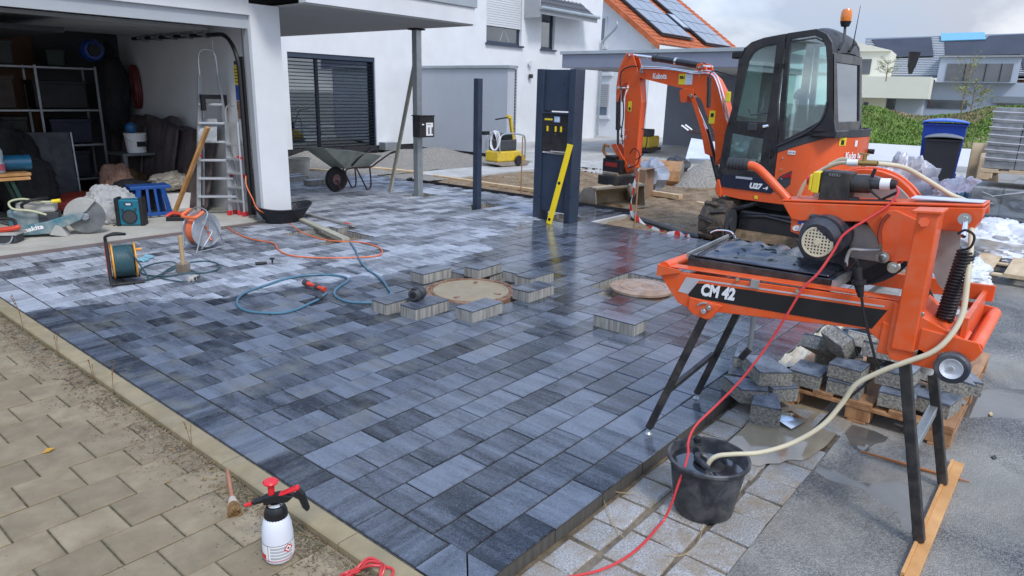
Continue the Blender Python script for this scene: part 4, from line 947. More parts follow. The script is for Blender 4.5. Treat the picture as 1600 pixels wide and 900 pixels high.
# roof shell: rail profile lofted across with rounded shoulders
rp_ = [(.565, 2.43), (.51, 2.56), (.42, 2.635), (.25, 2.69), (-.09, 2.735), (-.49, 2.775), (-.635, 2.71), (-.72, 2.60), (-.77, 2.47)]
V = []; nx_ = 9
for (y, z) in rp_:
    for i in range(nx_):
        u = i / (nx_ - 1); e = sin(pi * min(1, max(0, u))) ** .3; V.append((XL + (XR - XL) * u, y, z - .045 * (1 - e) * 1.6 + .03 * e))
eb(MB().add(V, [(j * nx_ + i, j * nx_ + i + 1, (j + 1) * nx_ + i + 1, (j + 1) * nx_ + i) for j in range(len(rp_) - 1) for i in range(nx_ - 1)], True).add([(x, y, z - .05) for x, y, z in V], [(j * nx_ + i, (j + 1) * nx_ + i, (j + 1) * nx_ + i + 1, j * nx_ + i + 1) for j in range(len(rp_) - 1) for i in range(nx_ - 1)], True), 'cab_roof', M_dgrey)
# rear face with window
rw = [(XL, -.765, 2.48), (XR, -.765, 2.48), (XR, -.92, 1.50), (XL, -.92, 1.50)]; ri = [(XL + .09, -.785, 2.37), (XR - .09, -.785, 2.37), (XR - .10, -.90, 1.66), (XL + .14, -.90, 1.66)]
b = MB(); V = rw + ri; V += [(x, y + .05, z) for x, y, z in V]; b.add(V, [f for i in range(4) for f in ((i, (i + 1) % 4, 4 + (i + 1) % 4, 4 + i), (8 + (i + 1) % 4, 8 + i, 12 + i, 12 + (i + 1) % 4), (4 + i, 4 + (i + 1) % 4, 12 + (i + 1) % 4, 12 + i))]); eb(b, 'rear_frame', M_blk, .006)
eb(MB().prism([(x, y + .02, z) for x, y, z in ri], (0, .006, 0)), 'rear_pane', M_cab)
eb(MB().box((XL, -.94, 1.46), (XR, -.6, 1.56)), 'cab_rear_sill', M_blk, .02)
# inside: floor, seat, console, levers
eb(MB().box((XL + .05, -.7, .88), (XR - .05, .62, .94)).box((XL + .22, -.72, .94), (XR - .05, -.35, 1.36)), 'cab_floor', M_dgrey)
eb(MB().box((-.62, -.42, 1.30), (-.15, .05, 1.42)), 'seat_cushion', M_black, .05); eb(MB().prism([(-.6, -.42, 1.4), (-.17, -.42, 1.4), (-.2, -.60, 1.85), (-.57, -.60, 1.85)], (0, .12, .02)), 'seat_back', M_black, .05)
eb(MB().cyl((-.4, -.2, .9), (-.4, -.2, 1.3), .12, n=12).box((-.8, -.3, 1.2), (-.68, .15, 1.5)), 'seat_console', M_dgrey, .02)
eb(MB().tube([(-.74, .1, 1.5), (-.74, .14, 1.68)], .02, 8).tube([(-.06, .1, 1.5), (-.06, .14, 1.68)], .02, 8).tube([(-.5, .5, .94), (-.5, .42, 1.35)], .015, 8).tube([(-.35, .5, .94), (-.35, .42, 1.35)], .015, 8), 'control_levers', M_black)
eb(MB().tube([(-.86, .34, 1.78), (-.86, .30, 1.70), (-.86, .02, 1.74), (-.86, .02, 1.82)], .009, 6), 'grab_rail', M_dgrey)
# outside fittings
eb(MB().box((-.93, .16, 1.50), (-.885, .30, 1.60)), 'door_latch', M_dgrey, .008); eb(MB().cyl((-.94, .06, 1.56), (-.90, .00, 1.575), .022, n=10), 'door_knob', M_chr)
for z in (1.18, 2.30): eb(MB().box((-.92, -.12, z), (-.885, .0, z + .06)).cyl((-.92, -.08, z - .03), (-.92, -.08, z + .1), .014, n=8), 'door_hinge', M_black)
wl_ = [(0.995,2.563),(0.780,2.454),(0.905,2.603)]
eb(MB().box((-.72, .60, 2.44), (-.50, .78, 2.54)), 'work_lamp', M_black, .02); eb(MB().box((-.70, .775, 2.45), (-.52, .785, 2.53)), 'lamp_glass', M_chr)
eb(MB().tube(smoothpath([(-.86, .62, 2.2), (-.9, .95, 2.27), (-.9, 1.0, 2.15)], 4), .009, 6), 'mirror_arm', M_black)
eb(MB().prism([(-.98, .92, 1.78), (-.80, .98, 1.78), (-.80, 1.02, 2.20), (-.98, .96, 2.20)], (0, .03, 0)), 'mirror', M_black, .012)
eb(MB().box((-.9, .63, 1.86), (-.87, .70, 2.0)), 'yellow_tag', M_yel, .01)
BX = -.62
ba = [(-0.630,2.956),(-0.646,2.852),(-0.644,2.659),(-0.590,2.586),(-0.800,3.031),(-0.891,2.663)]
bc = Vector((BX, -.74, 2.80))
eb(MB().tube([(-.78, -.78, 2.52), (-.72, -.80, 2.62), (-.66, -.78, 2.68), (-.64, -.76, 2.82)], .018, 8), 'beacon_bracket', M_blk)
eb(MB().cyl((-.64, -.76, 2.80), (-.64, -.76, 2.86), .05, .072, 14), 'beacon_base', M_black); eb(MB().lathe([(.066, 2.86), (.072, 2.90), (.070, 2.97), (.055, 3.0), (0, 3.005)], (-.64, -.76, 0), n=18), 'beacon_lens', M_amb)
eb(MB().tube([(-.38, -.80, 2.55), (-.40, -.83, 3.06)], .006, 5, rads=[.009, .003]).tube([(-.42, -.78, 2.52), (-.36, -.80, 2.60), (-.28, -.80, 2.62)], .02, 6), 'aerial', M_black)
eb(MB().cyl((-.3, -.1, 2.74), (-.3, -.1, 2.79), .03, n=10), 'roof_knob', M_black)
eb(MB().cyl((.45, -.9, 1.25), (.47, -1.02, 1.25), .035, n=12), 'exhaust', M_black)
# lettering and stickers
def esk(p, w_, h_, m, name='sticker', par=None):
    p = HY(p)
    o = card((p[0] - .0016, p[1], p[2]), (0, -1, 0), (0, 0, 1), w_, h_, m, exc, name, .0016); place(o); return o
def etx(s, size, m, p, **k): p = HY(p); o = text(s, size, m, exc, (p[0] - .003, p[1], p[2]), (0, -1, 0), (0, 0, 1), **k); place(o); return o
etx('U27', .098, M_wht, (-.896, .175, .735), bold=.006, shear=.2, width=.185); etx('-4', .062, M_wht, (-.896, -.035, .735), bold=.003, shear=.2, width=.07)
esk((-.896, .40, .845), .24, .030, mat('grey_tape', (.4, .42, .45), .6))
esk((-.889, -.33, 1.225), .10, .05, M_wht); etx('ISO-4b', .028, M_blkp, (-.890, -.34, 1.24), width=.08)
esk((-.890, -.20 + .28, .595), .05, .045, M_yel)
# stickers on the curved tail
def tailsk(ang, z, w_, h_, m, name='sticker', out=.004):
    (cx_, cy_), t = tailpt(ang, out); cy_ *= .93; o = card(Vector((cx_, cy_, z)) - t * w_ / 2, t, (0, 0, 1), w_, h_, m, exc, name, .001); place(o); return o, Vector((cx_, cy_, z)), t
tailsk(1.02, 1.36, .13, .10, M_yel); o, c_, t_ = tailsk(1.02, 1.37, .06, .06, M_blkp, 'warning_sign', .006)
o, c_, t_ = tailsk(1.42, 1.34, .08, .08, M_wht, 'round_emblem')
for s, a0, z in (('Ku', 1.14, 1.19), ('bo', 1.32, 1.188), ('ta', 1.5, 1.186)):
    (a, c), t = tailpt(a0, .012); o = text(s, .12, M_wht, exc, (a, c * .93, z), t, (0, 0, 1), bold=.004, width=.12); place(o)
# ---- boom, stick, bucket (swung a little further round than the house)
HOUSE = False
BXL, BXR = .02, .20
bo = [(3.155,2.388),(2.046,2.301),(1.737,2.303),(1.580,2.193),(1.452,2.022),(1.299,1.652),(1.256,1.413),(1.296,1.077),(1.416,0.887),(1.504,1.399),(1.620,1.551),(1.807,1.870),(1.957,1.976),(2.223,2.052),(3.183,2.224)]
b = MB().prism(sidepoly(bo, BXL), (.018, 0, 0)).prism(sidepoly(bo, BXR - .018), (.018, 0, 0))
boom = eb(b, 'boom', M_red, .004)
inn = shr = [(p[0], p[1]) for p in bo]
cen = (sum(p[0] for p in bo) / len(bo), sum(p[1] for p in bo) / len(bo))
b = MB(); V = []
for i, p in enumerate(bo):
    q = bo[(i + 1) % len(bo)]
    b.prism([(BXL + .016, p[0], p[1]), (BXR - .016, p[0], p[1]), (BXR - .016, q[0], q[1]), (BXL + .016, q[0], q[1])], Vector((0, q[1] - p[1], -(q[0] - p[0]))).normalized() * -.012)
eb(b, 'boom_plates', M_red)
so = [(3.528,2.635),(3.362,2.620),(3.251,2.396),(3.159,2.215),(3.089,1.810),(3.127,0.680),(3.317,0.570),(3.408,0.699),(3.475,1.910),(3.398,2.064),(3.452,2.150),(3.570,2.095),(3.652,1.796),(3.685,1.817),(3.708,2.072),(3.673,2.368)]
b = MB().prism(sidepoly(so, .04), (.014, 0, 0)).prism(sidepoly(so, .17), (.014, 0, 0))
sb_ = [(so[3][0] + .005, so[3][1]), (so[4][0] + .005, so[4][1]), (so[5][0] + .0, so[5][1]), (so[6][0], so[6][1]), (so[7][0], so[7][1]), (so[8][0], so[8][1])]
b.prism(sidepoly(sb_, .054), (.116, 0, 0)); eb(b, 'stick', M_red, .004)
def pin(y, z, r=.028, x0=-.01, x1=.235, par=None): return eb(MB().cyl((x0, y, z), (x1, y, z), r, n=14).cyl((x0 - .012, y, z), (x0, y, z), r * .6, n=8), 'pivot_pin', M_chr)
for q in [(3.423,2.587),(3.116,2.318),(1.913,2.367),(3.618,2.050),(3.228,0.707),(2.001,1.945),(1.830,2.385)]: pin(*q)
# stick cylinder on top of the boom
cy0, cy1, cyr = [(1.907,2.400),(2.883,2.537),(3.487,2.604)]
eb(MB().cyl((.11, cy0[0], cy0[1]), (.11, cy1[0], cy1[1]), .055, n=16).cyl((.11, cy1[0] - .02, cy1[1]), (.11, cy1[0] + .06, cy1[1] + .005), .062, n=16), 'stick_cylinder', M_blk); eb(MB().cyl((.11, cy1[0], cy1[1]), (.11, cyr[0], cyr[1]), .03, n=12), 'cylinder_rod', M_chr)
md = (cy0[0] * .45 + cy1[0] * .55, cy0[1] * .45 + cy1[1] * .55); eb(MB().cyl((.11, md[0] - .02, md[1]), (.11, md[0] + .02, md[1] + .002), .064, n=16), 'clamp_ring', M_chr)
lg_ = [(1.996,2.300),(1.961,2.426),(1.889,2.444),(1.812,2.414),(1.737,2.298)]
eb(MB().prism(sidepoly(lg_, BXL), (.02, 0, 0)).prism(sidepoly(lg_, BXR - .02), (.02, 0, 0)), 'cylinder_lug', M_red, .003)
lg2 = [(2.257,2.012),(2.210,1.831),(2.106,1.833),(2.092,1.934),(1.963,1.916),(1.977,2.035),(2.158,2.053)]
eb(MB().prism(sidepoly(lg2, BXL - .01), (.02, 0, 0)).prism(sidepoly(lg2, BXR - .01), (.02, 0, 0)), 'cylinder_lug', M_red, .003)
bc0, bc1, bc2 = [(2.078,1.936),(1.725,1.415),(1.407,0.843)]
eb(MB().cyl((.11, bc0[0], bc0[1]), (.11, bc1[0], bc1[1]), .028, n=12), 'cylinder_rod', M_chr); eb(MB().cyl((.11, bc1[0], bc1[1]), (.11, bc2[0] - .05, bc2[1] - .25), .052, n=16), 'boom_cylinder', M_blk)
g_ = [(2.023,1.915),(1.947,1.916),(1.627,1.332),(1.490,1.012),(1.642,1.049),(1.759,1.395)]
eb(MB().prism(sidepoly(g_, .02), (.012, 0, 0)), 'cylinder_guard', M_red)
eb(MB().cyl((.11, .95, .62), (.11, .95, 1.25), .12, n=16).box((-.02, .66, .62), (.24, 1.0, 1.0)), 'swing_post', M_blk, .02)
bk0, bk1, bk2 = [(3.711,2.029),(3.661,1.310),(3.637,1.048)]
eb(MB().cyl((.11, bk0[0], bk0[1]), (.11, bk1[0], bk1[1]), .045, n=14), 'bucket_cylinder', M_blk); eb(MB().cyl((.11, bk1[0], bk1[1]), (.11, bk2[0], bk2[1]), .024, n=10), 'cylinder_rod', M_dgrey)
lk = [(3.734,1.041),(3.624,1.072),(3.307,0.730),(3.316,0.660),(3.396,0.675)]
eb(MB().prism(sidepoly(lk, .02), (.02, 0, 0)).prism(sidepoly(lk, .17), (.02, 0, 0)), 'bucket_link', M_red, .004)
# hoses: along the boom, stick and at the coupler
for k, pts in enumerate(([(3.110,2.402),(2.575,2.375),(2.019,2.310),(1.651,2.307),(1.459,2.097),(1.228,1.569)], [(3.107,2.371),(2.504,2.349),(1.991,2.285),(1.670,2.269),(1.506,2.097),(1.274,1.567)], [(3.183,2.403),(3.361,2.405),(3.550,2.322),(3.563,2.126),(3.481,1.909),(3.434,1.580),(3.455,1.300),(3.403,1.078)], [(3.218,0.923),(3.121,1.020),(2.993,0.941),(3.020,0.760),(3.194,0.676)], [(3.460,1.356),(3.554,1.519),(3.522,1.688)], [(2.963,1.382),(2.831,1.228),(2.890,0.951),(3.057,0.826)])):
    eb(MB().tube(smoothpath([(.0 - .006 * k, a, c) for a, c in pts], 6), .012 if k < 3 else .009, 6), 'hydraulic_hose', M_chr if k < 2 else M_black)
for q in [(3.460,1.221),(3.374,1.305),(3.334,1.207),(3.421,1.134),(3.101,2.349),(3.053,2.307)]: eb(MB().cyl((-.03, q[0], q[1]), (.02, q[0], q[1]), .018, n=8).tube([(-.02, q[0], q[1] + .04), (-.02, q[0], q[1] - .03)], .012, 6), 'hose_fitting', M_chr)
sK = [(2.853,2.239),(2.297,2.132),(3.385,1.670),(1.568,1.622),(2.156,2.262)]
etx('Kubota', .125, M_wht, (BXL, sK[0][0], sK[0][1] - .035), bold=.004, width=.30)
esk((BXL, sK[1][0], sK[1][1] - .02), .14, .165, M_yel); esk((BXL, sK[1][0] - .14, sK[1][1] - .02), .14, .165, mat('pale_sticker', (.6, .64, .75), .5)); etx('BBU', .06, M_blkp, (BXL - .002, sK[1][0] - .02, sK[1][1] + .07), bold=.003, width=.1)
for k in range(3): esk((BXL - .002, sK[1][0] - .15, sK[1][1] + .02 + k * .045), .11, .008, M_wht, 'printed_line')
etx('IT', .05, M_wht, (BXL, sK[4][0] - .25, sK[4][1] - .03), width=.035)
esk((.038, sK[2][0] - .0, sK[2][1] - .02), .085, .17, M_yel); esk((.036, sK[2][0] - .02, sK[2][1] + .0), .045, .05, M_blkp, 'warning_sign')
ys_ = esk((BXL, sK[3][0] + .06, sK[3][1] - .1), .11, .2, M_yel); esk((BXL - .002, sK[3][0] + .03, sK[3][1] + .0), .055, .06, M_blkp, 'warning_sign')
# quick coupler and ditching bucket
eb(MB().box((-.08, 3.36, .55), (.30, 3.82, .80)).box((-.10, 3.50, .80), (.32, 3.75, .86)), 'tilt_coupler', M_black, .02)
eb(MB().box((-.085, 3.44, .66), (-.082, 3.74, .74)), 'coupler_plate', mat('dark_red_print', (.3, .02, .02), .5)); eb(MB().tube(smoothpath([(.1, 3.86, .8), (.1, 3.98, .9), (.1, 3.96, 1.02), (.1, 3.86, 1.0)], 5), .028, 8), 'lifting_hook', M_rust)
eb(MB().box((-.18, 3.38, .33), (.40, 3.82, .50)), 'bucket_mount', M_blk, .015)
eb(MB().box((-.1, 3.4, .48), (.32, 3.8, .57)), 'coupler_dirt', M_stl, .03)
bkp = [(3.36, .31), (3.48, .33), (3.66, .28), (3.80, .12), (3.76, -.02), (3.58, -.085), (3.30, -.07)]
shell = MB(); V = []
for x in (-.68, -.3, .0, .3, .60): V += [(x, a, c) for a, c in bkp]
nb_ = len(bkp); shell.add(V, [(i * nb_ + k, i * nb_ + k + 1, (i + 1) * nb_ + k + 1, (i + 1) * nb_ + k) for i in range(4) for k in range(nb_ - 1)], True)
o = eb(shell, 'bucket_shell', mat('sandy_steel', (.40, .34, .25), .7, .1, var=.3, vs=5, dirt=(.45, .36, .22), da=.6, ds=3)); md_ = o.modifiers.new('thickness', 'SOLIDIFY'); md_.thickness = .02
for x in (-.69, .59): eb(MB().prism([(x, a, c) for a, c in bkp], (.022, 0, 0)), 'bucket_side', M_stl, .003)
eb(MB().beam((-.69, 3.36, .315), (.61, 3.36, .315), .06, .04), 'bucket_rim', M_stl, .006); eb(MB().beam((-.69, 3.26, -.075), (.61, 3.26, -.075), .12, .02), 'cutting_edge', M_stl, .004)
for k in range(5): eb(MB().blob((.02 + k * .045, 3.2, .30 - (k % 2) * .05), (.035, .05, .10), 8, 6, .4, k), 'mud_lump', M_stl)
# ---- figure in a dark beanie, added behind the machine to imitate a cab glass reflection
M_jkt = mat('slate_jacket', (.05, .07, .09), .85, var=.2, vs=7, bump=.3, bs=30, sheen=.3); M_skin = mat('skin', (.50, .30, .22), .5, var=.1, vs=12); M_bean = mat('dark_beanie', (.03, .03, .035), .95, bump=.6, bs=80); M_trs = mat('work_trousers', (.04, .045, .055), .9, var=.2)
def person(name, label, loc, rz, scale=1.15):
    t = thing(name, label, 'person', loc, rz); t.scale = (scale,) * 3
    J = {'pel': (0, 0, .95, .14, .11), 'sp': (0, .01, 1.15, .15, .11), 'ch': (0, .02, 1.36, .18, .12), 'nk': (0, .03, 1.50, .07, .065), 'hd0': (0, .05, 1.58, .07, .08), 'hd': (0, .065, 1.68, .085, .105), 'top': (0, .055, 1.76, .05, .06),
         'sL': (-.19, .02, 1.42, .07, .065), 'eL': (-.25, .02, 1.14, .05, .05), 'wL': (-.22, .16, .93, .035, .03), 'hL': (-.20, .22, .87, .04, .022), 'sR': (.19, .02, 1.42, .07, .065), 'eR': (.25, .02, 1.14, .05, .05), 'wR': (.22, .14, .93, .035, .03), 'hR': (.20, .20, .87, .04, .022),
         'lL': (-.10, 0, .88, .095, .095), 'kL': (-.11, .02, .48, .06, .065), 'aL': (-.12, -.01, .09, .045, .05), 'tL': (-.13, .14, .04, .045, .03), 'lR': (.10, 0, .88, .095, .095), 'kR': (.11, .02, .48, .06, .065), 'aR': (.12, -.01, .09, .045, .05), 'tR': (.13, .14, .04, .045, .03)}
    Eg = [('pel', 'sp'), ('sp', 'ch'), ('ch', 'nk'), ('nk', 'hd0'), ('hd0', 'hd'), ('hd', 'top'), ('ch', 'sL'), ('sL', 'eL'), ('eL', 'wL'), ('wL', 'hL'), ('ch', 'sR'), ('sR', 'eR'), ('eR', 'wR'), ('wR', 'hR'), ('pel', 'lL'), ('lL', 'kL'), ('kL', 'aL'), ('aL', 'tL'), ('pel', 'lR'), ('lR', 'kR'), ('kR', 'aR'), ('aR', 'tR')]
    K = list(J); me = bpy.data.meshes.new('body'); me.from_pydata([J[k][:3] for k in K], [(K.index(a), K.index(c)) for a, c in Eg], [])
    o = bpy.data.objects.new('body', me); col.objects.link(o)
    s = o.modifiers.new('skin', 'SKIN'); o.modifiers.new('sub', 'SUBSURF').render_levels = 2; o.modifiers['sub'].levels = 2
    for i, k in enumerate(K): me.skin_vertices[0].data[i].radius = J[k][3:]
    me.skin_vertices[0].data[0].use_root = True
    bpy.context.view_layer.update(); dg = bpy.context.evaluated_depsgraph_get(); m2 = bpy.data.meshes.new_from_object(o.evaluated_get(dg)); bpy.data.objects.remove(o)
    m2.materials.clear(); [m2.materials.append(q) for q in (M_jkt, M_skin, M_trs)]
    for p in m2.polygons:
        z = p.center.z; xx = abs(p.center.x); p.material_index = 1 if (z > 1.49 and xx < .12) or (z < .92 and xx > .17 and z > .8) else (2 if z < .93 else 0); p.use_smooth = True
    link('body', m2, t)
    MB().lathe([(.113, 1.70), (.118, 1.73), (.112, 1.78), (.085, 1.83), (.04, 1.855), (0, 1.86)], (0, .055, 0), n=20).build('beanie', M_bean, t)
    MB().blob((0, .165, 1.665), (.014, .022, .03), 8, 6, 0).build('nose', M_skin, t)
    for s in (-1, 1):
        MB().blob((s * .035, .152, 1.69), (.013, .008, .008), 8, 6, 0).build('eye', M_blkp, t); MB().blob((s * .092, .06, 1.67), (.012, .022, .032), 8, 6, 0).build('ear', M_skin, t)
        for f in range(5):
            a = (f - 2) * .013; L = (.055, .07, .075, .07, .05)[f]
            MB().tube([(s * .2 + a, .22, .86), (s * .2 + a * 1.2, .225 + L * .4, .83), (s * .2 + a * 1.2, .22 + L * .5, .83 - L * .5)], .008, 6).build('finger', M_skin, t)
    MB().blob((0, .155, 1.635), (.022, .008, .006), 8, 6, 0).build('mouth', mat('lips', (.35, .13, .1), .5), t)
    return t
person('person', 'person in a dark beanie and slate jacket standing in for a reflection in the cab glass', (13.5, 4.32, -.05), radians(60), 1.17)

# ================================================================ MASONRY SAW
M_sor = mat('saw_orange', (.80, .098, .012), .42, var=.07, vs=3, coat=.12, dirt=(.50, .27, .17), da=.20, ds=12)
M_leg = mat('black_square_tube', (.014, .014, .016), .45, var=.2, vs=5, dirt=(.20, .17, .14), da=.25, ds=8)
M_rubm = mat('black_rubber_mat', (.035, .042, .06), .25, var=.4, vs=6, bump=.3, bs=30, coat=.25)
M_alu = mat('dull_aluminium', (.42, .43, .42), .45, .5, var=.2, vs=8, dirt=(.34, .31, .26), da=.5, ds=6)
M_slur = mat('dried_slurry', (.42, .40, .36), .8, var=.25, vs=6, bump=.4, bs=40)
M_cast = mat('motor_grey', (.028, .034, .05), .45, var=.2, vs=7, dirt=(.3, .28, .25), da=.22, ds=7)
saw = thing('masonry_saw', 'orange masonry table saw on black folding legs beside the paving edge', 'saw', (3.67, 1.0, -.03))
SO = Vector((3.67, 1.0, -.03))
class W(MB):      # world coordinates, stored relative to the saw's base
    def build(s, name, m, parent=None, bevel=0, **k):
        s.v = [(x - SO.x, y - SO.y, z - SO.z) for x, y, z in s.v]; return super().build(name, m, parent or saw, bevel, **k)
def PXs(pts, x): return [(x, a, b) for a, b in pts]
# side rail: sheet steel channel, its top a little higher towards the column
rail = [(1.742,1.005),(1.616,0.991),(0.553,0.991),(0.471,0.989),(0.450,0.862),(0.557,0.868),(0.612,0.894),(1.527,0.781),(1.600,0.827),(1.671,0.879),(1.729,0.956)]
rail = [(1.735, 1.005), (1.60, .993), (.555, 1.052), (.47, 1.055), (.47, .83), (.555, .83), (.66, .895), (1.52, .80), (1.60, .82), (1.66, .885), (1.72, .955)]
W().prism(PXs(rail, 3.36), (.02, 0, 0)).build('side_rail', M_sor, bevel=.004)
W().prism([(3.36, 1.735, 1.006), (3.44, 1.735, 1.006), (3.44, .47, 1.058), (3.36, .47, 1.058)], (0, 0, .006)).build('rail_flange', M_sor, bevel=.002)
W().prism(PXs([(1.60, .992), (1.60, 1.004), (1.735, 1.015), (1.735, .95)], 3.345), (.014, 0, 0)).build('rail_end', M_sor)
W().prism(PXs([(1.735, 1.0), (.25, 1.06), (.25, .98), (1.735, .92)], 3.98), (.02, 0, 0)).build('far_rail', M_sor, bevel=.004)
W().cyl((3.36, 1.70, 1.0), (4.0, 1.70, 1.0), .035, n=16).build('cross_tube', M_sor)
W().prism([(3.38, 1.55, .86), (3.98, 1.55, .86), (3.98, .3, .90), (3.38, .3, .90)], (0, 0, .008)).build('water_tray', M_slur)
W().prism([(3.38, 1.1, .905), (3.98, 1.1, .905), (3.98, .30, .925), (3.38, .30, .925)], (0, 0, .006)).build('tray_water', mat('tray_water', (.50, .49, .46), .06, var=.1, coat=.8))
W().box((3.38, .28, .86), (4.0, .30, 1.03)).build('tray_end', M_sor); W().box((3.38, 1.57, .86), (4.0, 1.585, .98)).build('tray_end', M_sor)
W().prism([(3.36, .44, .86), (4.0, .44, .86), (4.0, .26, .88), (3.36, .26, .88)], (0, 0, .006)).build('rear_plate', M_sor)
# printed band with the model number
W().prism(PXs([(1.565, .972), (.60, 1.022), (.60, 1.014), (1.52, .966)], 3.3585), (.0015, 0, 0)).build('pale_stripe', mat('grey_print', (.48, .48, .50), .5))
W().prism(PXs([(1.605, .885), (1.565, .972), (1.49, .968), (1.545, .882)], 3.3583), (.0015, 0, 0)).build('pale_stripe', MATS['grey_print'])
W().prism(PXs([(1.545, .880), (1.50, .950), (1.47, .956), (.585, 1.004), (.635, .905), (1.535, .868)], 3.358), (.0018, 0, 0)).build('black_band', M_blkp)
t_ = text('CM 42', .085, M_wht, saw, Vector((3.3565, 1.475, .894)) - SO, (0, -1, .05), (0, .1, 1), bold=.0042, shear=.2, width=.185)
# leg brackets, legs, braces
W().prism(PXs([(1.535, .87), (1.535, .80), (1.50, .775), (1.43, .765), (1.40, .775), (1.345, .86)], 3.352), (.012, 0, 0)).build('leg_bracket', M_sor, bevel=.004)
W().prism(PXs([(1.535, .84), (1.535, .765), (1.40, .745), (1.345, .84)], 3.985), (.012, 0, 0)).build('leg_bracket', M_sor, bevel=.004)
for y, z in ((1.438, .815), (1.412, .84)): W().cyl((3.335, y, z), (3.352, y, z), .016, n=10).cyl((3.325, y, z), (3.335, y, z), .008, n=8).build('bolt_head', M_chr)
W().tube(smoothpath([(3.350, 1.48, .832), (3.350, 1.46, .85), (3.350, 1.43, .856)], 5), .006, 6).build('adjusting_slot', M_alu)
def leg(a, b, s=.038, upv=(1, 0, 0)): return W().beam(a, b, s, s, upv)
leg((3.39, 1.44, .80), (3.345, 1.70, .035)).build('leg', M_leg, bevel=.004); leg((3.96, 1.44, .80), (4.0, 1.71, .035)).build('leg', M_leg, bevel=.004)
leg((3.39, .49, .80), (3.345, .283, -.045), .046).build('leg', M_leg, bevel=.004); leg((3.96, .49, .80), (4.0, .29, -.045), .046).build('leg', M_leg, bevel=.004)
W().beam((3.365, 1.605, .30), (3.98, 1.62, .34), .028, .028).build('leg_brace', M_leg, bevel=.003)
W().beam((3.365, .40, .34), (3.98, .40, .36), .042, .05).build('leg_brace', M_galv, bevel=.003)
for x, y in ((3.345, 1.702), (4.0, 1.712)):
    W().cyl((x, y, .012), (x, y, .06), .007, n=8).build('foot_screw', M_chr); W().cyl((x, y, .0), (x, y, .012), .024, .014, 14).build('foot', M_galv)
W().tube([(3.99, 1.40, .80), (3.99, 1.40, .42)], .016, 8).build('telescopic_tube', M_galv)
W().tube([(3.99, 1.40, .43), (3.97, 1.44, .36)], .02, 6).build('tube_clamp', M_leg)
# moving table: tray with the wrinkled rubber mat
W().prism([(3.44, 1.60, 1.035), (3.98, 1.60, 1.035), (3.98, .86, 1.05), (3.44, .86, 1.05)], (0, 0, .030)).build('moving_table', M_cast, bevel=.004)
W().prism([(3.437, 1.60, 1.005), (3.437, 1.60, 1.062), (3.437, .86, 1.076), (3.437, .86, 1.02)], (.012, 0, 0)).build('table_edge', M_leg)
W().prism([(3.435, .855, 1.03), (3.98, .855, 1.03), (3.98, .855, 1.075), (3.435, .855, 1.078)], (0, -.02, 0)).build('table_end_plate', M_alu, bevel=.002)
W().beam((3.44, 1.61, 1.07), (3.98, 1.61, 1.10), .01, .03).build('table_back_plate', M_alu)
def matz(u, v):
    x = 3.445 + .52 * u; y = 1.595 - .72 * v; edge = min(u, 1 - u, v, 1 - v)
    h = .006 + .030 * max(0, noise.noise(Vector((u * 3.2, v * 3.4, 2.2))) + .15 + .3 * u) * min(1, edge * 9) + .022 * u * sin(v * 19 + 3 * noise.noise(Vector((u * 2, v * 3, 0)))) ** 2 * u
    return (x, y, 1.068 + .014 * v + h)
W().sheet(matz, 40, 56).build('rubber_mat', M_rubm).modifiers.new('thickness', 'SOLIDIFY').thickness = .006
for k in range(15):   # lifted flaps torn out of the mat
    u, v = rnd.uniform(.12, .9), rnd.uniform(.12, .9); x, y, z = matz(u, v); a = rnd.uniform(-.3, .3); r = rnd.uniform(.012, .028)
    q = [(x - .006, y + r, z + .0015), (x + .004, y + r * .4, z + .010), (x + .004, y - r * .4, z + .010), (x - .006, y - r, z + .0015), (x - .012, y, z + .0008)]
    W().prism(q, (0, 0, .002)).build('mat_flap', M_black)
W().tube([(3.445, 1.55, 1.085), (3.97, 1.57, 1.12)], .004, 5).build('mat_seam', M_black)
W().tube(smoothpath([(3.98, 1.56, 1.09), (3.99, 1.60, 1.13), (3.98, 1.68, 1.13), (3.97, 1.72, 1.11)], 5), .005, 6).build('stop_rod', M_chr)
for y in (1.28, .98, .45): W().cyl((3.345, y, 1.017), (3.362, y, 1.017), .010, n=10).build('bolt_head', M_chr)
W().box((3.345, 1.17, .99), (3.39, 1.21, 1.03)).build('table_stop', M_alu)
# column and cutting head
W().prism(PXs([(.56, .83), (.54, .785), (.245, .785), (.245, .93), (.40, .99), (.56, 1.05)], 3.345), (.02, 0, 0)).build('column_foot', M_sor, bevel=.003)
W().prism([(3.335,0.537,1.462),(3.335,0.455,1.470),(3.335,0.451,0.841),(3.335,0.543,0.837)], (.13, 0, 0)).build('column', M_sor, bevel=.006)
W().prism(PXs([(.60, .80), (.49, .795), (.486, .93), (.595, .95)], 3.355), (.11, 0, 0)).build('column_base', M_sor, bevel=.004)
W().prism([(3.37, .48, .99), (3.37, .27, .93), (3.52, .27, .93), (3.55, .46, 1.06)], (0, 0, .006)).build('tray_chute', M_sor)
head = [(1.19, 1.40), (1.13, 1.405), (.62, 1.445), (.33, 1.475), (.325, 1.43), (.365, 1.36), (.48, 1.355), (.60, 1.36), (.60, 1.18), (.63, 1.165), (.78, 1.352), (1.09, 1.315), (1.13, 1.318)]
W().prism(PXs(head, 3.585), (.022, 0, 0)).build('head_side_plate', M_sor, bevel=.005)
W().prism([(3.585, 1.19, 1.402), (3.585, .33, 1.476), (3.80, .33, 1.476), (3.80, 1.19, 1.402)], (0, 0, .012)).build('head_top_plate', M_sor, bevel=.005)
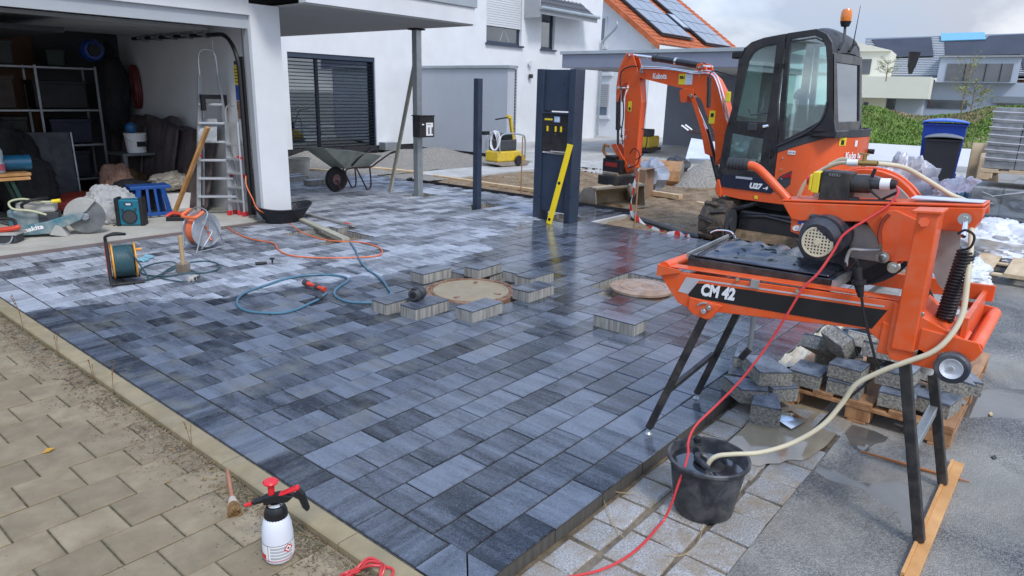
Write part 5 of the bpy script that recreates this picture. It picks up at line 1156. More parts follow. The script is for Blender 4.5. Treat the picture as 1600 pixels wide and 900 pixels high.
W().prism(PXs([(1.19, 1.40), (.33, 1.475), (.325, 1.43), (.48, 1.36), (1.13, 1.318)], 3.79), (.012, 0, 0)).prism([(3.60, .335, 1.47), (3.79, .335, 1.47), (3.79, .36, 1.37), (3.60, .36, 1.37)], (0, -.008, 0)).prism([(3.60, 1.185, 1.40), (3.79, 1.185, 1.40), (3.79, 1.13, 1.32), (3.60, 1.13, 1.32)], (0, .008, 0)).build('head_frame', M_sor, bevel=.003)
W().prism(PXs([(.72, 1.39), (.69, 1.42), (.66, 1.425), (.52, 1.375), (.56, 1.20), (.68, 1.18)], 3.565), (.02, 0, 0)).build('pivot_plate', M_sor, bevel=.003)
W().tube(smoothpath([(3.562, .685, 1.405), (3.562, .708, 1.36), (3.562, .712, 1.30), (3.562, .70, 1.26)], 5), .009, 6).build('curved_slot', mat('slot_shadow_steel', (.30, .05, .02), .8))
W().prism([(3.325,0.556,1.464),(3.325,0.446,1.472),(3.325,0.444,1.462),(3.325,0.554,1.453)], (.16, 0, 0)).build('column_cap', M_sor, bevel=.002)
W().cyl((3.322,0.503,1.422), (3.337,0.505,1.420), .022, n=6).build('column_bolt', M_sor, bevel=.004)
for y, z, r in ((.675, 1.205, .028), (.625, 1.165, .026), (.385, 1.425, .026)): W().cyl((3.53, y, z), (3.565, y, z), r, n=20).cyl((3.515, y, z), (3.53, y, z), r * .55, n=6).build('pivot_bolt', M_chr, bevel=.003)
W().prism(PXs([(.62, 1.478), (.34, 1.49), (.34, 1.493), (.62, 1.483)], 3.62), (.12, 0, 0)).build('paper_label', MATS['pale_sticker'])
# blade guard: round housing, blade and motor behind the plate
gc_ = (.855, 1.335)
def disc(cy_, cz, r, x0, x1, m, name, a0=0, a1=2 * pi, n=40, bev=.004):
    pts = [(x0, cy_ + r * cos(a0 + (a1 - a0) * k / n), cz + r * sin(a0 + (a1 - a0) * k / n)) for k in range(n + (0 if a1 - a0 > 6.28 else 1))]
    return W().prism(pts, (x1 - x0, 0, 0)).build(name, m, bevel=bev)
disc(gc_[0], gc_[1] - .04, .285, 3.80, 3.87, M_sor, 'blade_guard', radians(-8), radians(188))
W().tube([(3.875, gc_[0] + .287 * cos(radians(a)), gc_[1] - .04 + .287 * sin(radians(a))) for a in range(-4, 186, 6)], .008, 6).build('guard_edge', M_sor)
disc(gc_[0], gc_[1] - .05, .275, 3.755, 3.765, M_alu, 'steel_blade')
bg = [(.855 + .30 * cos(radians(a)), 1.30 + .30 * sin(radians(a))) for a in range(195, 345, 8)]
W().prism(PXs([(1.05, 1.30), (1.08, 1.18)] + bg + [(.64, 1.2), (.70, 1.32)], 3.72), (.012, 0, 0)).build('slurry_guard', M_cast, bevel=.003)
W().prism(PXs([(.66, 1.19), (.62, 1.15), (.80, 1.0), (.86, 1.03)], 3.70), (.01, 0, 0)).build('rubber_flap', M_black)
W().box((3.66, .70, 1.15), (3.74, .86, 1.33)).build('spindle_housing', M_slur, bevel=.02)
W().cyl((3.50, .95, 1.262), (3.72, .95, 1.262), .106, n=36).cyl((3.475, .955, 1.255), (3.50, .95, 1.262), .080, .106, n=36).build('motor', M_cast)
W().cyl((3.471, .955, 1.245), (3.476, .955, 1.245), .074, n=32).build('fan_grille_back', M_blkp)
gb = W()
for k in range(-4, 5):
    d = k * .0155; h = sqrt(max(0, .070 ** 2 - d * d)); gb.box((3.462, .955 + d - .0035, 1.245 - h), (3.469, .955 + d + .0035, 1.245 + h)); gb.box((3.4625, .955 - h, 1.245 + d - .0035), (3.4695, .955 + h, 1.245 + d + .0035))
gb.tube([(3.466, .955 + .07 * cos(a), 1.245 + .07 * sin(a)) for a in [2 * pi * k / 28 for k in range(28)]], .006, 6, closed=True).cyl((3.458, .955, 1.245), (3.466, .955, 1.245), .014, n=12); gb.build('fan_grille', mat('cream_grille', (.62, .56, .40), .6, var=.08))
W().box((3.56, .90, 1.32), (3.66, 1.04, 1.36)).build('motor_bracket', M_cast, bevel=.01)
W().prism(PXs([(1.135, 1.315), (1.03, 1.325), (1.03, 1.24), (1.06, 1.235), (1.13, 1.255)], 3.60), (.01, 0, 0)).build('brand_plate', M_sor)
text('elij', .055, M_wht, saw, Vector((3.597, 1.125, 1.262)) - SO, (0, -1, .05), (0, 0, 1), bold=.002, shear=.25, width=.085)
W().prism(PXs([(1.10, 1.318), (1.045, 1.323), (1.045, 1.302), (1.10, 1.297)], 3.5975), (.002, 0, 0)).build('blue_emblem', mat('blue_print', (.03, .08, .35), .5))
# switch box, plug, cable ends
W().box((3.60, .88, 1.415), (3.70, 1.02, 1.575)).build('switch_box', M_leg, bevel=.008)
W().box((3.60, 1.025, 1.46), (3.69, 1.06, 1.565)).box((3.60, 1.06, 1.47), (3.69, 1.075, 1.55)).build('switch_flap', M_yel, bevel=.005)
W().cyl((3.65, 1.06, 1.52), (3.65, 1.095, 1.515), .024, n=14).build('stop_button', mat('red_button', (.6, .02, .02), .35))
text('KEDU', .018, mat('faded_print', (.3, .3, .3), .6), saw, Vector((3.598, .985, 1.552)) - SO, (0, -1, 0), (0, 0, 1), width=.05)
W().cyl((3.64, .88, 1.52), (3.64, .80, 1.525), .043, n=18).build('socket', M_leg, bevel=.004); W().cyl((3.64, .80, 1.525), (3.64, .745, 1.53), .022, .026, 14).build('plug', M_dgrey)
W().cyl((3.64, .758, 1.53), (3.64, .715, 1.533), .028, n=16).build('plug_ring', M_wht); W().cyl((3.64, .715, 1.533), (3.64, .69, 1.535), .026, .018, 14).build('plug_tail', M_black)
W().tube([(3.63, .80, 1.56), (3.63, .79, 1.60)], .008, 6).tube([(3.63, .80, 1.50), (3.62, .74, 1.46), (3.62, .68, 1.50)], .007, 6).build('plug_clips', M_black)
W().cyl((3.62, .88, 1.44), (3.62, .84, 1.44), .02, n=12).tube(smoothpath([(3.62, .84, 1.44), (3.62, .74, 1.452), (3.62, .67, 1.45), (3.62, .65, 1.425)], 5), .010, 7).build('motor_cable', M_black)
W().tube(smoothpath([(3.60, .705, 1.225), (3.58, .78, 1.215), (3.57, .825, 1.21), (3.56, .835, 1.17), (3.55, .83, 1.13)], 6), .009, 8).build('water_pipe', M_alu)
# lifting handle, grips, wheels, push bar
W().tube(smoothpath([(3.62, 1.17, 1.41), (3.62, 1.25, 1.48), (3.62, 1.33, 1.545), (3.62, 1.37, 1.565), (3.62, 1.40, 1.568)], 6), .022, 14).build('handle', M_sor)
W().cyl((3.62, 1.395, 1.568), (3.62, 1.505, 1.566), .028, .030, 18).build('handle_grip', M_dgrey)
for k in range(6): W().cyl((3.62, 1.405 + k * .018, 1.568), (3.62, 1.412 + k * .018, 1.568), .034, n=18).build('grip_ring', M_dgrey)
for x in (3.338, 4.02):
    W().prism(PXs([(.44, .96), (.30, .95), (.225, .945), (.205, .91), (.225, .87), (.30, .79), (.44, .785)], x), (.012, 0, 0)).build('handle_bracket', M_sor, bevel=.004)
W().cyl((3.355, .235, .915), (4.03, .235, .915), .028, n=18).build('push_bar', M_sor)
for x in (3.27, 4.035):
    W().lathe([(.040, 0), (.060, 0), (.067, .008), (.067, .042), (.060, .05), (.040, .05)], (x, .295, .83), (1, 0, 0), 32).build('wheel_tyre', mat('dark_blue_tyre', (.025, .03, .045), .5, var=.2, dirt=(.4, .38, .34), da=.25))
    W().lathe([(0, .004), (.010, .004), (.012, .010), (.026, .012), (.034, .006), (.043, -.001), (.045, .006), (.045, .04), (0, .04)], (x - .002, .295, .83), (1, 0, 0), 32).build('wheel_rim', mat('zinc_wheel_disc', (.60, .62, .64), .45, .1, var=.15, vs=20))
W().cyl((3.27, .295, .83), (4.08, .295, .83), .01, n=8).build('axle', M_alu)
W().cyl((3.35, .43, .84), (3.338, .43, .84), .022, n=16).build('eyelet', M_chr); W().beam((3.34, .35, .87), (3.335, .33, .845), .012, .02).build('catch', M_alu)
# tension spring
def coil(p, q, r, turns, wr, n=14):
    p = Vector(p); q = Vector(q); d = (q - p); u = d.normalized(); a = u.orthogonal().normalized(); b = u.cross(a)
    return [p + d * (k / (turns * n)) + (a * cos(2 * pi * k / n) + b * sin(2 * pi * k / n)) * r for k in range(turns * n + 1)]
s0, s1 = (3.45, .355, 1.30), (3.45, .385, .99)
W().tube(coil((3.45, .345, 1.30), (3.45, .375, .99), .032, 22, .005), .0060, 6).build('spring', M_black)
W().tube(smoothpath([(3.45, .375, 1.30), (3.45, .335, 1.32), (3.45, .33, 1.37), (3.45, .365, 1.39), (3.45, .39, 1.37)], 6), .0052, 6).tube(smoothpath([(3.45, .385, .99), (3.45, .41, .965), (3.45, .40, .92), (3.45, .365, .92), (3.45, .35, .95)], 6), .0052, 6).build('spring_hook', M_black)
W().tube([(3.55, .385, 1.42), (3.50, .375, 1.40), (3.46, .37, 1.36)], .012, 8).build('eye_bolt', M_chr)
# blade behind the column, in its housing seen edge on
W().prism([(3.720,0.524,1.354),(3.720,0.416,1.358),(3.720,0.402,1.288),(3.720,0.409,1.195),(3.720,0.416,1.101),(3.720,0.414,1.045),(3.720,0.456,1.078),(3.720,0.497,1.149),(3.720,0.520,1.238)], (.01, 0, 0)).build('splash_plate', mat('wet_steel_plate', (.50, .52, .50), .35, .5, var=.25, vs=7))
W().tube(smoothpath([(3.735, .52, 1.30), (3.735, .53, 1.2), (3.735, .51, 1.08), (3.735, .46, .985)], 5), .009, 6).build('brush_seal', M_black)
# corrugated drain hose under the column
ch = [(3.75, .42, .80), (3.76, .43, .70), (3.77, .44, .62)]
W().tube(smoothpath(ch, 18), .03, 10, rads=[.028 + .004 * (k % 2) for k in range(37)]).build('drain_hose', mat('clear_grey_hose', (.5, .5, .48), .4))
# hoses of the saw: cream water hose looping over the guard and down to the pump
M_hose = mat('cream_hose', (.62, .55, .38), .45, var=.12, vs=8)
W().tube(smoothpath([(3.75, 1.16, 1.42), (3.75, 1.13, 1.50), (3.75, 1.06, 1.565), (3.72, .98, 1.605), (3.70, .93, 1.612)], 8), .010, 8).tube(smoothpath([(3.75, 1.03, 1.59), (3.74, .98, 1.622), (3.72, .94, 1.625), (3.70, .92, 1.615)], 6), .010, 8).build('short_water_hose', M_hose)
W().cyl((3.70, .935, 1.613), (3.70, .885, 1.617), .017, n=12).build('hose_collar', M_wht); W().cyl((3.70, .885, 1.617), (3.70, .80, 1.62), .014, n=10).cyl((3.70, .86, 1.60), (3.70, .86, 1.66), .010, n=8).box((3.69, .845, 1.655), (3.71, .885, 1.665)).build('brass_tap', mat('brass', (.42, .27, .09), .4, .7, var=.2))
hp = [(3.70, .80, 1.62)] + [(3.78, .70, 1.605), (3.83, .60, 1.55), (3.86, .50, 1.49), (3.84, .42, 1.46), (3.66, .375, 1.40), (3.50, .34, 1.33), (3.41, .318, 1.20), (3.36, .305, 1.05), (3.315, .33, .95), (3.29, .38, .875), (3.27, .47, .81), (3.26, .56, .74), (3.25, .64, .66), (3.24, .68, .56), (3.2, .74, .44), (3.13, .84, .34), (3.04, .95, .285), (2.97, 1.06, .262), (2.93, 1.12, .245), (2.91, 1.15, .20), (2.90, 1.16, .1)]
MB().tube(smoothpath(hp, 8), .0115, 10).build('water_hose', M_hose, label='cream water hose running from the saw down into the black bucket', cat='hose')
bp = [(3.310,0.691,1.061),(3.310,0.668,0.981),(3.310,0.631,0.883),(3.310,0.597,0.796),(3.310,0.578,0.711)] + [(3.29, .70, .62)][:0] + [(3.30, .66, .66)][:0]
bp_old = [(3.30, .745, .76), (3.27, .735, .66), (3.26, .725, .57), (3.25, .71, .53), (3.235, .72, .50), (3.19, .78, .40), (3.12, .87, .32), (3.02, .99, .272), (2.95, 1.09, .245), (2.92, 1.14, .18), (2.91, 1.16, .08)]
bp = bp + bp_old[4:]
MB().tube(smoothpath([(3.52, .83, 1.15), (3.44, .80, 1.14)] + [(3.330,0.744,1.218),(3.330,0.729,1.176)], 4), .008, 6).tube(smoothpath(bp, 8), .006, 6).cyl((3.320,0.728,1.184), (3.320,0.714,1.127), .017, n=12).cyl((3.320,0.714,1.127), (3.320,0.711,1.109), .030, n=14).cyl((3.320,0.711,1.109), (3.320,0.694,1.052), .022, .012, 12).build('pump_cable', M_black, label='black pump cable with its plug hanging under the saw motor', cat='cable')
# red extension lead
M_rc = mat('red_cable', (.60, .045, .045), .4, var=.1, vs=6)
rp0 = [(3.64, .70, 1.535), (3.62, .675, 1.50), (3.58, .70, 1.44), (3.53, .76, 1.38), (3.46, .84, 1.30), (3.42, .865, 1.22), (3.36, .90, 1.12), (3.33, .95, 1.04), (3.30, 1.0, .90), (3.27, 1.06, .74), (3.2, 1.14, .56), (3.12, 1.22, .42), (3.0, 1.27, .33), (2.93, 1.27, .27), (2.86, 1.235, .245), (2.80, 1.22, .20), (2.755, 1.225, .12), (2.73, 1.235, .03), (2.70, 1.25, -.045), (2.62, 1.25, -.058), (2.48, 1.24, -.058), (2.33, 1.25, -.058), (2.19, 1.29, -.058), (2.06, 1.37, -.058), (1.95, 1.44, -.055), (1.86, 1.49, -.05), (1.78, 1.54, -.02), (1.72, 1.58, .006), (1.66, 1.68, .012), (1.56, 1.72, .012), (1.50, 1.78, .006), (1.45, 1.84, -.02)]
rl = []
for k in range(40):
    a = k * .5; r = .085 + .02 * sin(k * 1.3); cx_, cy_ = 1.44 + .012 * sin(k * .7) + r * 1.1 * cos(a + 1.6), 1.93 + .01 * cos(k) + r * sin(a + 1.6); rl.append((cx_, cy_, -.022 + .004 * (k % 5) + (.032 if cx_ > 1.49 else 0)))
MB().tube(smoothpath(rp0 + rl, 6), .0062, 7).build('red_cable', M_rc, label='red cable draped from the saw over the bucket to a coil on the kerb', cat='cable')

# ================================================================ OBJECTS ON THE PAVING
def mk(name, label, cat, loc=(0, 0, 0), rz=0, group=None): return thing(name, label, cat, loc, rz, group)
# loose pavers
lp = paver_mesh('loose_paver', LX, .2, .105, .004, M_pav)
def loose(px_, lb, rz=0, z=.105, sx=1.0, rot=None):
    o = link('loose_paver', lp, None, loc=(px_[0] + LX / 2 * sx, px_[1] + .1, z), rot=rot or (0, 0, rz), label=lb, cat='paving stone', group='loose pavers lying around the manholes'); o.scale.x = sx; return o
loose((3.716,4.498,0.000), 'loose paver left of the big manhole, leftmost of the cluster')
loose((3.800,4.210,0.000), 'loose paver carrying the black clamp in front of the big manhole')
loose((4.088,3.816,0.000), 'loose paver lying between the big manhole and the open paving')
loose((4.646,5.023,0.000), 'loose paver at the far left rim of the big manhole')
loose((5.185,4.772,0.000), 'loose paver standing behind the big manhole, middle of the back row', .06)
loose((5.347,4.360,0.000), 'loose paver at the back right of the big manhole')
loose((5.289,4.143,0.000), 'loose paver right of the big manhole, second from the front')
loose((4.897,3.846,0.000), 'loose paver at the right front rim of the big manhole')
g_ = (4.762,2.630,0.000)
o = link('loose_paver', lp, None, loc=(g_[0] + .1, g_[1] + LX / 2, .105), rot=(0, 0, pi / 2), label='single loose paver lying crosswise between the two manholes and the saw', cat='paving stone', group='loose pavers lying around the manholes')
for q, lb in (((8.175,12.079,0.000), 'loose paver behind the wheelbarrow nearest to its wheel'), ((8.242,12.820,0.000), 'loose paver in front of the pale mortar tub'), ((8.361,13.145,0.000), 'loose paver half hidden by the garage corner')):
    o = loose(q, lb, .0); o['group'] = 'loose pavers by the mortar tub'; o.location.x -= .1
# manholes
M_ring = mat('rusty_cast_iron', (.22, .10, .055), .8, .3, var=.4, vs=14, bump=.5, bs=70, dirt=(.42, .33, .24), da=.6, ds=8); M_cov = mat('sandy_concrete_fill', (.30, .25, .165), .75, var=.15, vs=7, bump=.3, bs=60, dirt=(.30, .22, .13), da=.5, ds=5); M_cov2 = mat('dusty_cast_cover', (.34, .23, .165), .8, 0, var=.3, vs=9, bump=.3, bs=50, dirt=(.42, .38, .36), da=.5, ds=6, spec=.2)
mh1 = mk('manhole', 'large round manhole with a rusty rim and sandy concrete lid', 'manhole', (4.83, 4.53, 0))
MB().lathe([(.455, -.30), (.455, -.004), (.45, .002), (.425, .002), (.422, -.008), (.405, -.008), (.40, .002), (.385, .002), (.383, -.012), (.36, -.012)], n=64).build('rim', M_ring, mh1)
MB().lathe([(.383, -.02), (.378, .001), (.35, .003), (.346, -.002), (.0, -.001)], n=64).build('lid', M_cov, mh1)
for a in (.6, 3.4, 5.0): MB().box((-.035, -.02, 0), (.035, .02, .003), Matrix.Rotation(a, 3, 'Z'), (.29 * cos(a), .29 * sin(a), 0)).build('lifting_slot', M_ring, mh1)
mh2 = mk('manhole', 'small round rusty manhole cover standing proud in an open pit', 'manhole', (6.10, 3.32, .03))
MB().lathe([(.29, -.25), (.29, -.05), (.31, -.045), (.325, -.03), (.325, -.008), (.30, .0), (.24, .001), (.238, -.004), (.225, -.004), (.223, .001), (.16, .001), (.158, -.003), (.150, -.003), (.148, .001), (.02, .002), (.018, -.01), (0, -.01)], n=56).build('lid', M_cov2, mh2)
MB().lathe([(.283, -.25), (.283, -.03)], n=40).build('frame_ring', M_ring, mh2)
sd_ = MB()
for k in range(1500):
    a = rnd.uniform(0, 6.3); r = rnd.uniform(.46, .66); pebble(sd_, 4.83 + r * cos(a), 4.53 + r * sin(a), -.076, rnd.uniform(.004, .014))
    r = rnd.uniform(.3, .5); pebble(sd_, 6.15 + r * cos(a), 3.34 + r * sin(a), -.076, rnd.uniform(.004, .013))
    if k < 500: pebble(sd_, rnd.uniform(5.1, 5.9), rnd.uniform(7.2, 8.2), -.076, rnd.uniform(.004, .013))
sd_.build('pit_gravel', M_sand, kind='stuff')
# black clamp on a paver
c_ = (3.972,4.379,0.105)
cl_ = mk('clamp', 'round black rubber clamp sitting on a loose paver', 'clamp', (c_[0] + .02, c_[1] + .02, .107), .3)
for s in (-1, 1): MB().lathe([(0, -.036), (.045, -.034), (.058, -.02), (.06, 0), (.058, .02), (.045, .034), (0, .036)], (s * .043, 0, .055), (1, 0, 0), 20).build('clamp_half', M_dgrey, cl_)
MB().cyl((-.08, 0, .06), (.08, 0, .06), .028, n=12).box((-.07, -.02, .1), (-.03, .02, .118)).build('clamp_core', M_black, cl_)
# yard hose (blue) with its coupling
M_bh = mat('blue_hose', (.07, .17, .24), .4, var=.12, vs=8); M_ogr = mat('orange_grip', (.60, .06, .03), .45, var=.1)
hz_ = [(5.334,7.142,0.012),(5.066,6.677,0.012),(4.811,6.276,0.012),(4.606,5.889,0.012),(4.505,5.603,0.012),(4.381,5.329,0.012),(4.243,5.096,0.012),(4.173,4.975,0.012),(4.004,4.840,0.012),(3.894,4.835,0.012),(3.807,4.894,0.012),(3.721,5.010,0.012),(3.709,5.138,0.012),(3.747,5.279,0.012),(3.835,5.409,0.012),(3.980,5.524,0.012),(4.112,5.596,0.012),(4.212,5.708,0.012),(4.214,5.852,0.012),(4.151,5.988,0.012),(3.995,6.105,0.012),(3.747,6.132,0.012),(3.482,6.052,0.012),(3.279,5.996,0.012),(3.117,5.883,0.012),(3.004,5.736,0.012),(2.935,5.557,0.012),(2.943,5.390,0.012),(3.011,5.268,0.012),(3.107,5.171,0.012),(3.242,5.164,0.012),(3.419,5.231,0.012),(3.561,5.288,0.012),(3.668,5.359,0.012),(3.740,5.410,0.012)]
MB().tube(smoothpath(hz_, 5), .012, 8).build('water_hose', M_bh, label='blue garden hose looped on the paving with an orange nozzle', cat='hose')
nz = mk('hose_nozzle', 'orange and grey hose nozzle at the end of the blue hose', 'nozzle', (3.755,5.453,0.000), 0)
MB().lathe([(0, 0), (.024, 0), (.026, .02), (.018, .05), (.018, .08), (.026, .10), (.026, .13), (.017, .15), (.017, .20), (.028, .22), (.03, .27), (.026, .28), (0, .28)], (0, 0, .035), (-.15, .98, .1), 16).build('nozzle_body', M_ogr, nz); MB().cyl((-.012, .085, .044), (-.018, .12, .047), .029, n=14).cyl((-.033, .22, .058), (-.042, .28, .064), .031, n=14).build('nozzle_collar', M_dgrey, nz)
MB().cyl((3.565,5.304,0.014), (3.607,5.322,0.020), .03, n=12).build('hose_connector', M_dgrey, label='small dark connector ring on the blue hose', cat='connector')
# orange extension cable
M_oc = mat('orange_cable', (.75, .17, .06), .45, var=.08)
oc = [(5.29, 9.46, .86), (5.27, 9.40, .80), (5.20, 9.33, .72), (5.14, 9.25, .55), (5.13, 9.10, .38), (5.12, 8.9, .22)] + [(6.660,11.494,0.010),(6.042,10.124,0.010),(5.560,8.994,0.010),(5.267,8.141,0.010),(5.181,7.575,0.010),(5.263,7.276,0.010),(5.416,7.078,0.010),(5.436,6.845,0.010),(5.375,6.594,0.010),(5.232,6.386,0.010),(5.076,6.302,0.010),(4.885,6.394,0.010),(4.654,6.572,0.010),(4.464,6.800,0.010),(4.380,7.063,0.010),(4.448,7.377,0.010),(4.578,7.657,0.010),(4.603,7.844,0.010),(4.558,7.994,0.010),(4.545,8.282,0.010),(4.619,8.740,0.010),(4.767,9.236,0.010),(4.885,9.604,0.010)][2:] + [(3.95, 8.0, .10), (3.90, 7.97, .22), (3.86, 7.95, .3)]
MB().tube(smoothpath(oc, 6), .0085, 7).build('extension_cable', M_oc, label='orange cable running from the garage socket in a loop to the steel reel', cat='cable')
# steel cable reel with orange frame
M_tin = mat('tin_plate', (.50, .55, .60), .4, .5, var=.2, vs=7, dirt=(.3, .25, .2), da=.3, ds=9)
rl_ = mk('cable_reel', 'round steel cable reel with orange cable and an orange carrying grip', 'cable reel', (3.86, 8.05, 0), radians(14))
R_ = .205; zc = .24
for y in (-.07, .09): MB().lathe([(0, 0), (.05, .004), (R_ - .02, .004), (R_, .010), (R_ + .004, .004), (R_, -.006), (0, -.006)], (0, y, zc), (0, -1, 0), 44).build('reel_flange', M_tin, rl_)
MB().tube([(.13 * cos(a) + .004 * sin(a * 5), -.06 + .14 * a / (2 * pi * 9), zc + .13 * sin(a)) for a in [2 * pi * k / 20 for k in range(180)]], .010, 6).tube([(.165 * cos(a), -.055 + .13 * a / (2 * pi * 8), zc + .165 * sin(a)) for a in [2 * pi * k / 20 for k in range(160)]], .010, 6).build('wound_cable', M_oc, rl_)
MB().tube(smoothpath([(-.20, -.11, .0), (-.10, -.115, .25), (.0, -.115, .46), (0, .12, .48), (-.1, .13, .25), (-.2, .13, 0)], 6), .009, 8).tube(smoothpath([(.22, -.11, 0), (.10, -.115, .3), (.0, -.115, .46)], 5), .009, 8).tube([(.22, -.11, .008), (-.2, -.11, .008)], .009, 8).tube([(.22, .13, .008), (-.2, .13, .008)], .009, 8).build('reel_frame', M_galv, rl_)
MB().tube(smoothpath([(-.05, -.11, .47), (-.16, -.11, .42), (-.17, .0, .41), (-.16, .12, .42), (-.04, .12, .48)], 6), .019, 10).build('reel_grip', M_oc, rl_)
MB().tube(smoothpath([(0, -.085, zc), (0, -.13, zc), (.02, -.14, zc - .02), (-.12, -.15, zc - .16), (-.14, -.16, zc - .17), (-.2, -.2, zc - .18)], 4), .010, 8).cyl((0, -.08, zc + .07), (0, -.10, zc + .07), .028, n=14).build('crank', M_chr, rl_)
# hose reel with blue-green cable, orange flanges
M_gc = mat('blue_green_cable', (.035, .09, .105), .45, var=.15); M_of = mat('orange_yellow_plastic', (.72, .33, .045), .45, var=.08, vs=6)
r2 = mk('hose_reel', 'black and orange plastic reel full of dark blue green cable', 'cable reel', (2.56, 7.20, 0), radians(-18)); r2.scale = (.86, .86, .86)
for x in (-.03, .20): MB().lathe([(0, -.01), (.19, -.01), (.205, -.003), (.205, .008), (.19, .012), (.10, .012), (0, .012)], (x, 0, .25), (1, 0, 0), 36).build('reel_flange', M_of, r2)
for q in range(3): MB().tube([(-.01 + .19 * ((a / (2 * pi)) % 1 if False else (k / 260 if q != 1 else 1 - k / 260)), (.12 + .025 * q) * cos(a), .25 + (.12 + .025 * q) * sin(a)) for k, a in [(k, 2 * pi * k / 20 + q) for k in range(260)]], .0105, 6).build('wound_cable', M_gc, r2)
MB().prism([(-.09, -.17, .02), (-.09, .17, .02), (-.09, .05, .52), (-.09, -.06, .52)], (.035, 0, 0)).build('side_frame', M_black, r2, .01); MB().prism([(-.095, -.05, .10), (-.095, .05, .10), (-.095, .025, .46), (-.095, -.03, .46)], (.045, 0, 0)).build('orange_inlay', M_ogr, r2, .005)
MB().tube(smoothpath([(-.07, -.04, .48), (-.07, -.06, .55), (.0, -.06, .57), (.10, -.04, .565), (.12, .03, .55), (.02, .06, .56), (-.07, .05, .53)], 5), .017, 8).build('carry_handle', M_black, r2)
MB().tube([(-.08, -.17, .018), (.26, -.17, .018)], .018, 8).build('base_rail', M_black, r2); MB().tube([(-.08, .17, .018), (.24, .17, .018)], .018, 8).build('base_rail', M_black, r2); MB().cyl((.21, .03, .36), (.28, .03, .36), .016, n=10).build('winding_knob', M_of, r2)
# loops of the same cable on the paving, and its socket block
def zz(pts, z=.009): return [(a, b, z + .004 * (k % 3)) for k, (a, b, _) in enumerate(pts)]
lc = [(2.60, 7.0, .40), (2.68, 6.96, .22), (2.74, 6.94, .06)] + zz([(2.716,7.031,0.009),(2.814,7.072,0.009),(2.991,7.184,0.009),(3.142,7.299,0.009),(3.265,7.416,0.009),(3.272,7.613,0.009),(3.148,7.692,0.009),(2.968,7.586,0.009),(2.850,7.397,0.009),(2.865,7.235,0.009),(2.977,7.052,0.009),(3.150,7.027,0.009),(3.322,6.933,0.009),(3.471,6.977,0.009),(3.577,7.152,0.009),(3.580,7.399,0.009),(3.428,7.462,0.009),(3.228,7.411,0.009),(3.014,7.235,0.009),(2.911,7.047,0.009),(2.911,6.906,0.009),(2.990,6.759,0.009),(3.078,6.741,0.009),(3.202,6.830,0.009),(3.256,7.035,0.009),(3.236,7.207,0.009),(3.129,7.197,0.009)])
MB().tube(smoothpath(lc, 6), .0075, 7).build('loose_cable', M_gc, label='dark cable lying in flat loops between the hose reel and the mallet', cat='cable')
sk = mk('socket_block', 'dirty grey cable socket block at the end of the looped cable', 'socket', (3.106,6.759,0.000), .5)
MB().box((-.05, -.03, 0), (.05, .03, .05)).cyl((-.08, 0, .025), (-.05, 0, .025), .022, n=12).build('socket_body', M_slur, sk, .008); MB().cyl((-.02, -.031, .025), (-.02, -.028, .025), .018, n=14).cyl((.025, -.031, .025), (.025, -.028, .025), .018, n=14).build('socket_holes', M_dgrey, sk)
# mallet standing on its head
M_wood = mat('pale_handle_wood', (.52, .36, .19), .7, var=.2, vs=5, stretch=(4, 4, .5)); M_w2 = mat('orange_wood', (.60, .28, .08), .65, var=.25, vs=4, stretch=(1, 1, 1), c2=(.72, .40, .16), bump=.15, bs=25); M_w3 = mat('raw_pine', (.60, .43, .24), .75, var=.22, vs=3, c2=(.70, .53, .33), stretch=(.6, 3, 3), bump=.15)
ml = mk('mallet', 'mallet standing on its head with the wooden handle up', 'mallet', (3.18, 7.13, 0), .4); ml.rotation_euler = (radians(3), radians(-3), .4)
MB().box((-.055, -.045, 0), (.055, .045, .11)).build('mallet_head', M_stl, ml, .008); MB().cyl((0, 0, .11), (0, 0, .40), .020, .024, 12).build('mallet_handle', M_wood, ml)
# work gloves, crumpled
M_glv = mat('light_blue_glove', (.20, .40, .48), .7, var=.25, vs=9, bump=.3, bs=30); M_glg = mat('grey_glove_palm', (.25, .25, .22), .8, var=.3, vs=9)
gv = mk('work_gloves', 'pair of light blue and grey work gloves lying on the paving', 'gloves', (3.12, 8.06, 0), radians(-35))
for s, (ox, oy, an) in enumerate(((0, 0, .1), (-.02, -.13, -.15))):
    Rg_ = Matrix.Rotation(an, 3, 'Z'); MB().blob((ox - .02, oy, .022), (.075, .05, .020), 12, 6, .4, s, None).build('glove_palm', M_glg if s == 0 else M_glv, gv)
    for f in range(5):
        a = an + (f - 2) * .16 + (.7 if f == 4 else 0); L = (.085, .10, .105, .09, .06)[f]
        MB().tube(smoothpath([(ox + .04, oy + (f - 2) * .018, .02), (ox + .04 + L * .5 * cos(a), oy + (f - 2) * .02 + L * .5 * sin(a), .026), (ox + .04 + L * cos(a), oy + (f - 2) * .022 + L * sin(a), .012)], 3), .011, 7).build('glove_finger', M_glv, gv)
    MB().lathe([(.042, 0), (.045, .06), (.05, .065)], (ox - .08, oy, .024), (-1, 0, 0), 14, sy=.5).build('glove_cuff', M_glv, gv)
sn = mk('secateurs', 'small tool with dark grip and thin blade left of the looped hose', 'tool', (3.993,6.839,0.000), radians(-25))
MB().cyl((-.14, 0, .016), (-.02, 0, .018), .020, .016, 10).build('tool_grip', M_black, sn); MB().beam((-.02, 0, .018), (.20, .0, .012), .014, .006).build('tool_blade', M_alu, sn); MB().cyl((.04, 0, .012), (.04, 0, .055), .010, n=8).cyl((.04, 0, .055), (.04, 0, .068), .028, n=14).build('tool_knob', M_black, sn)
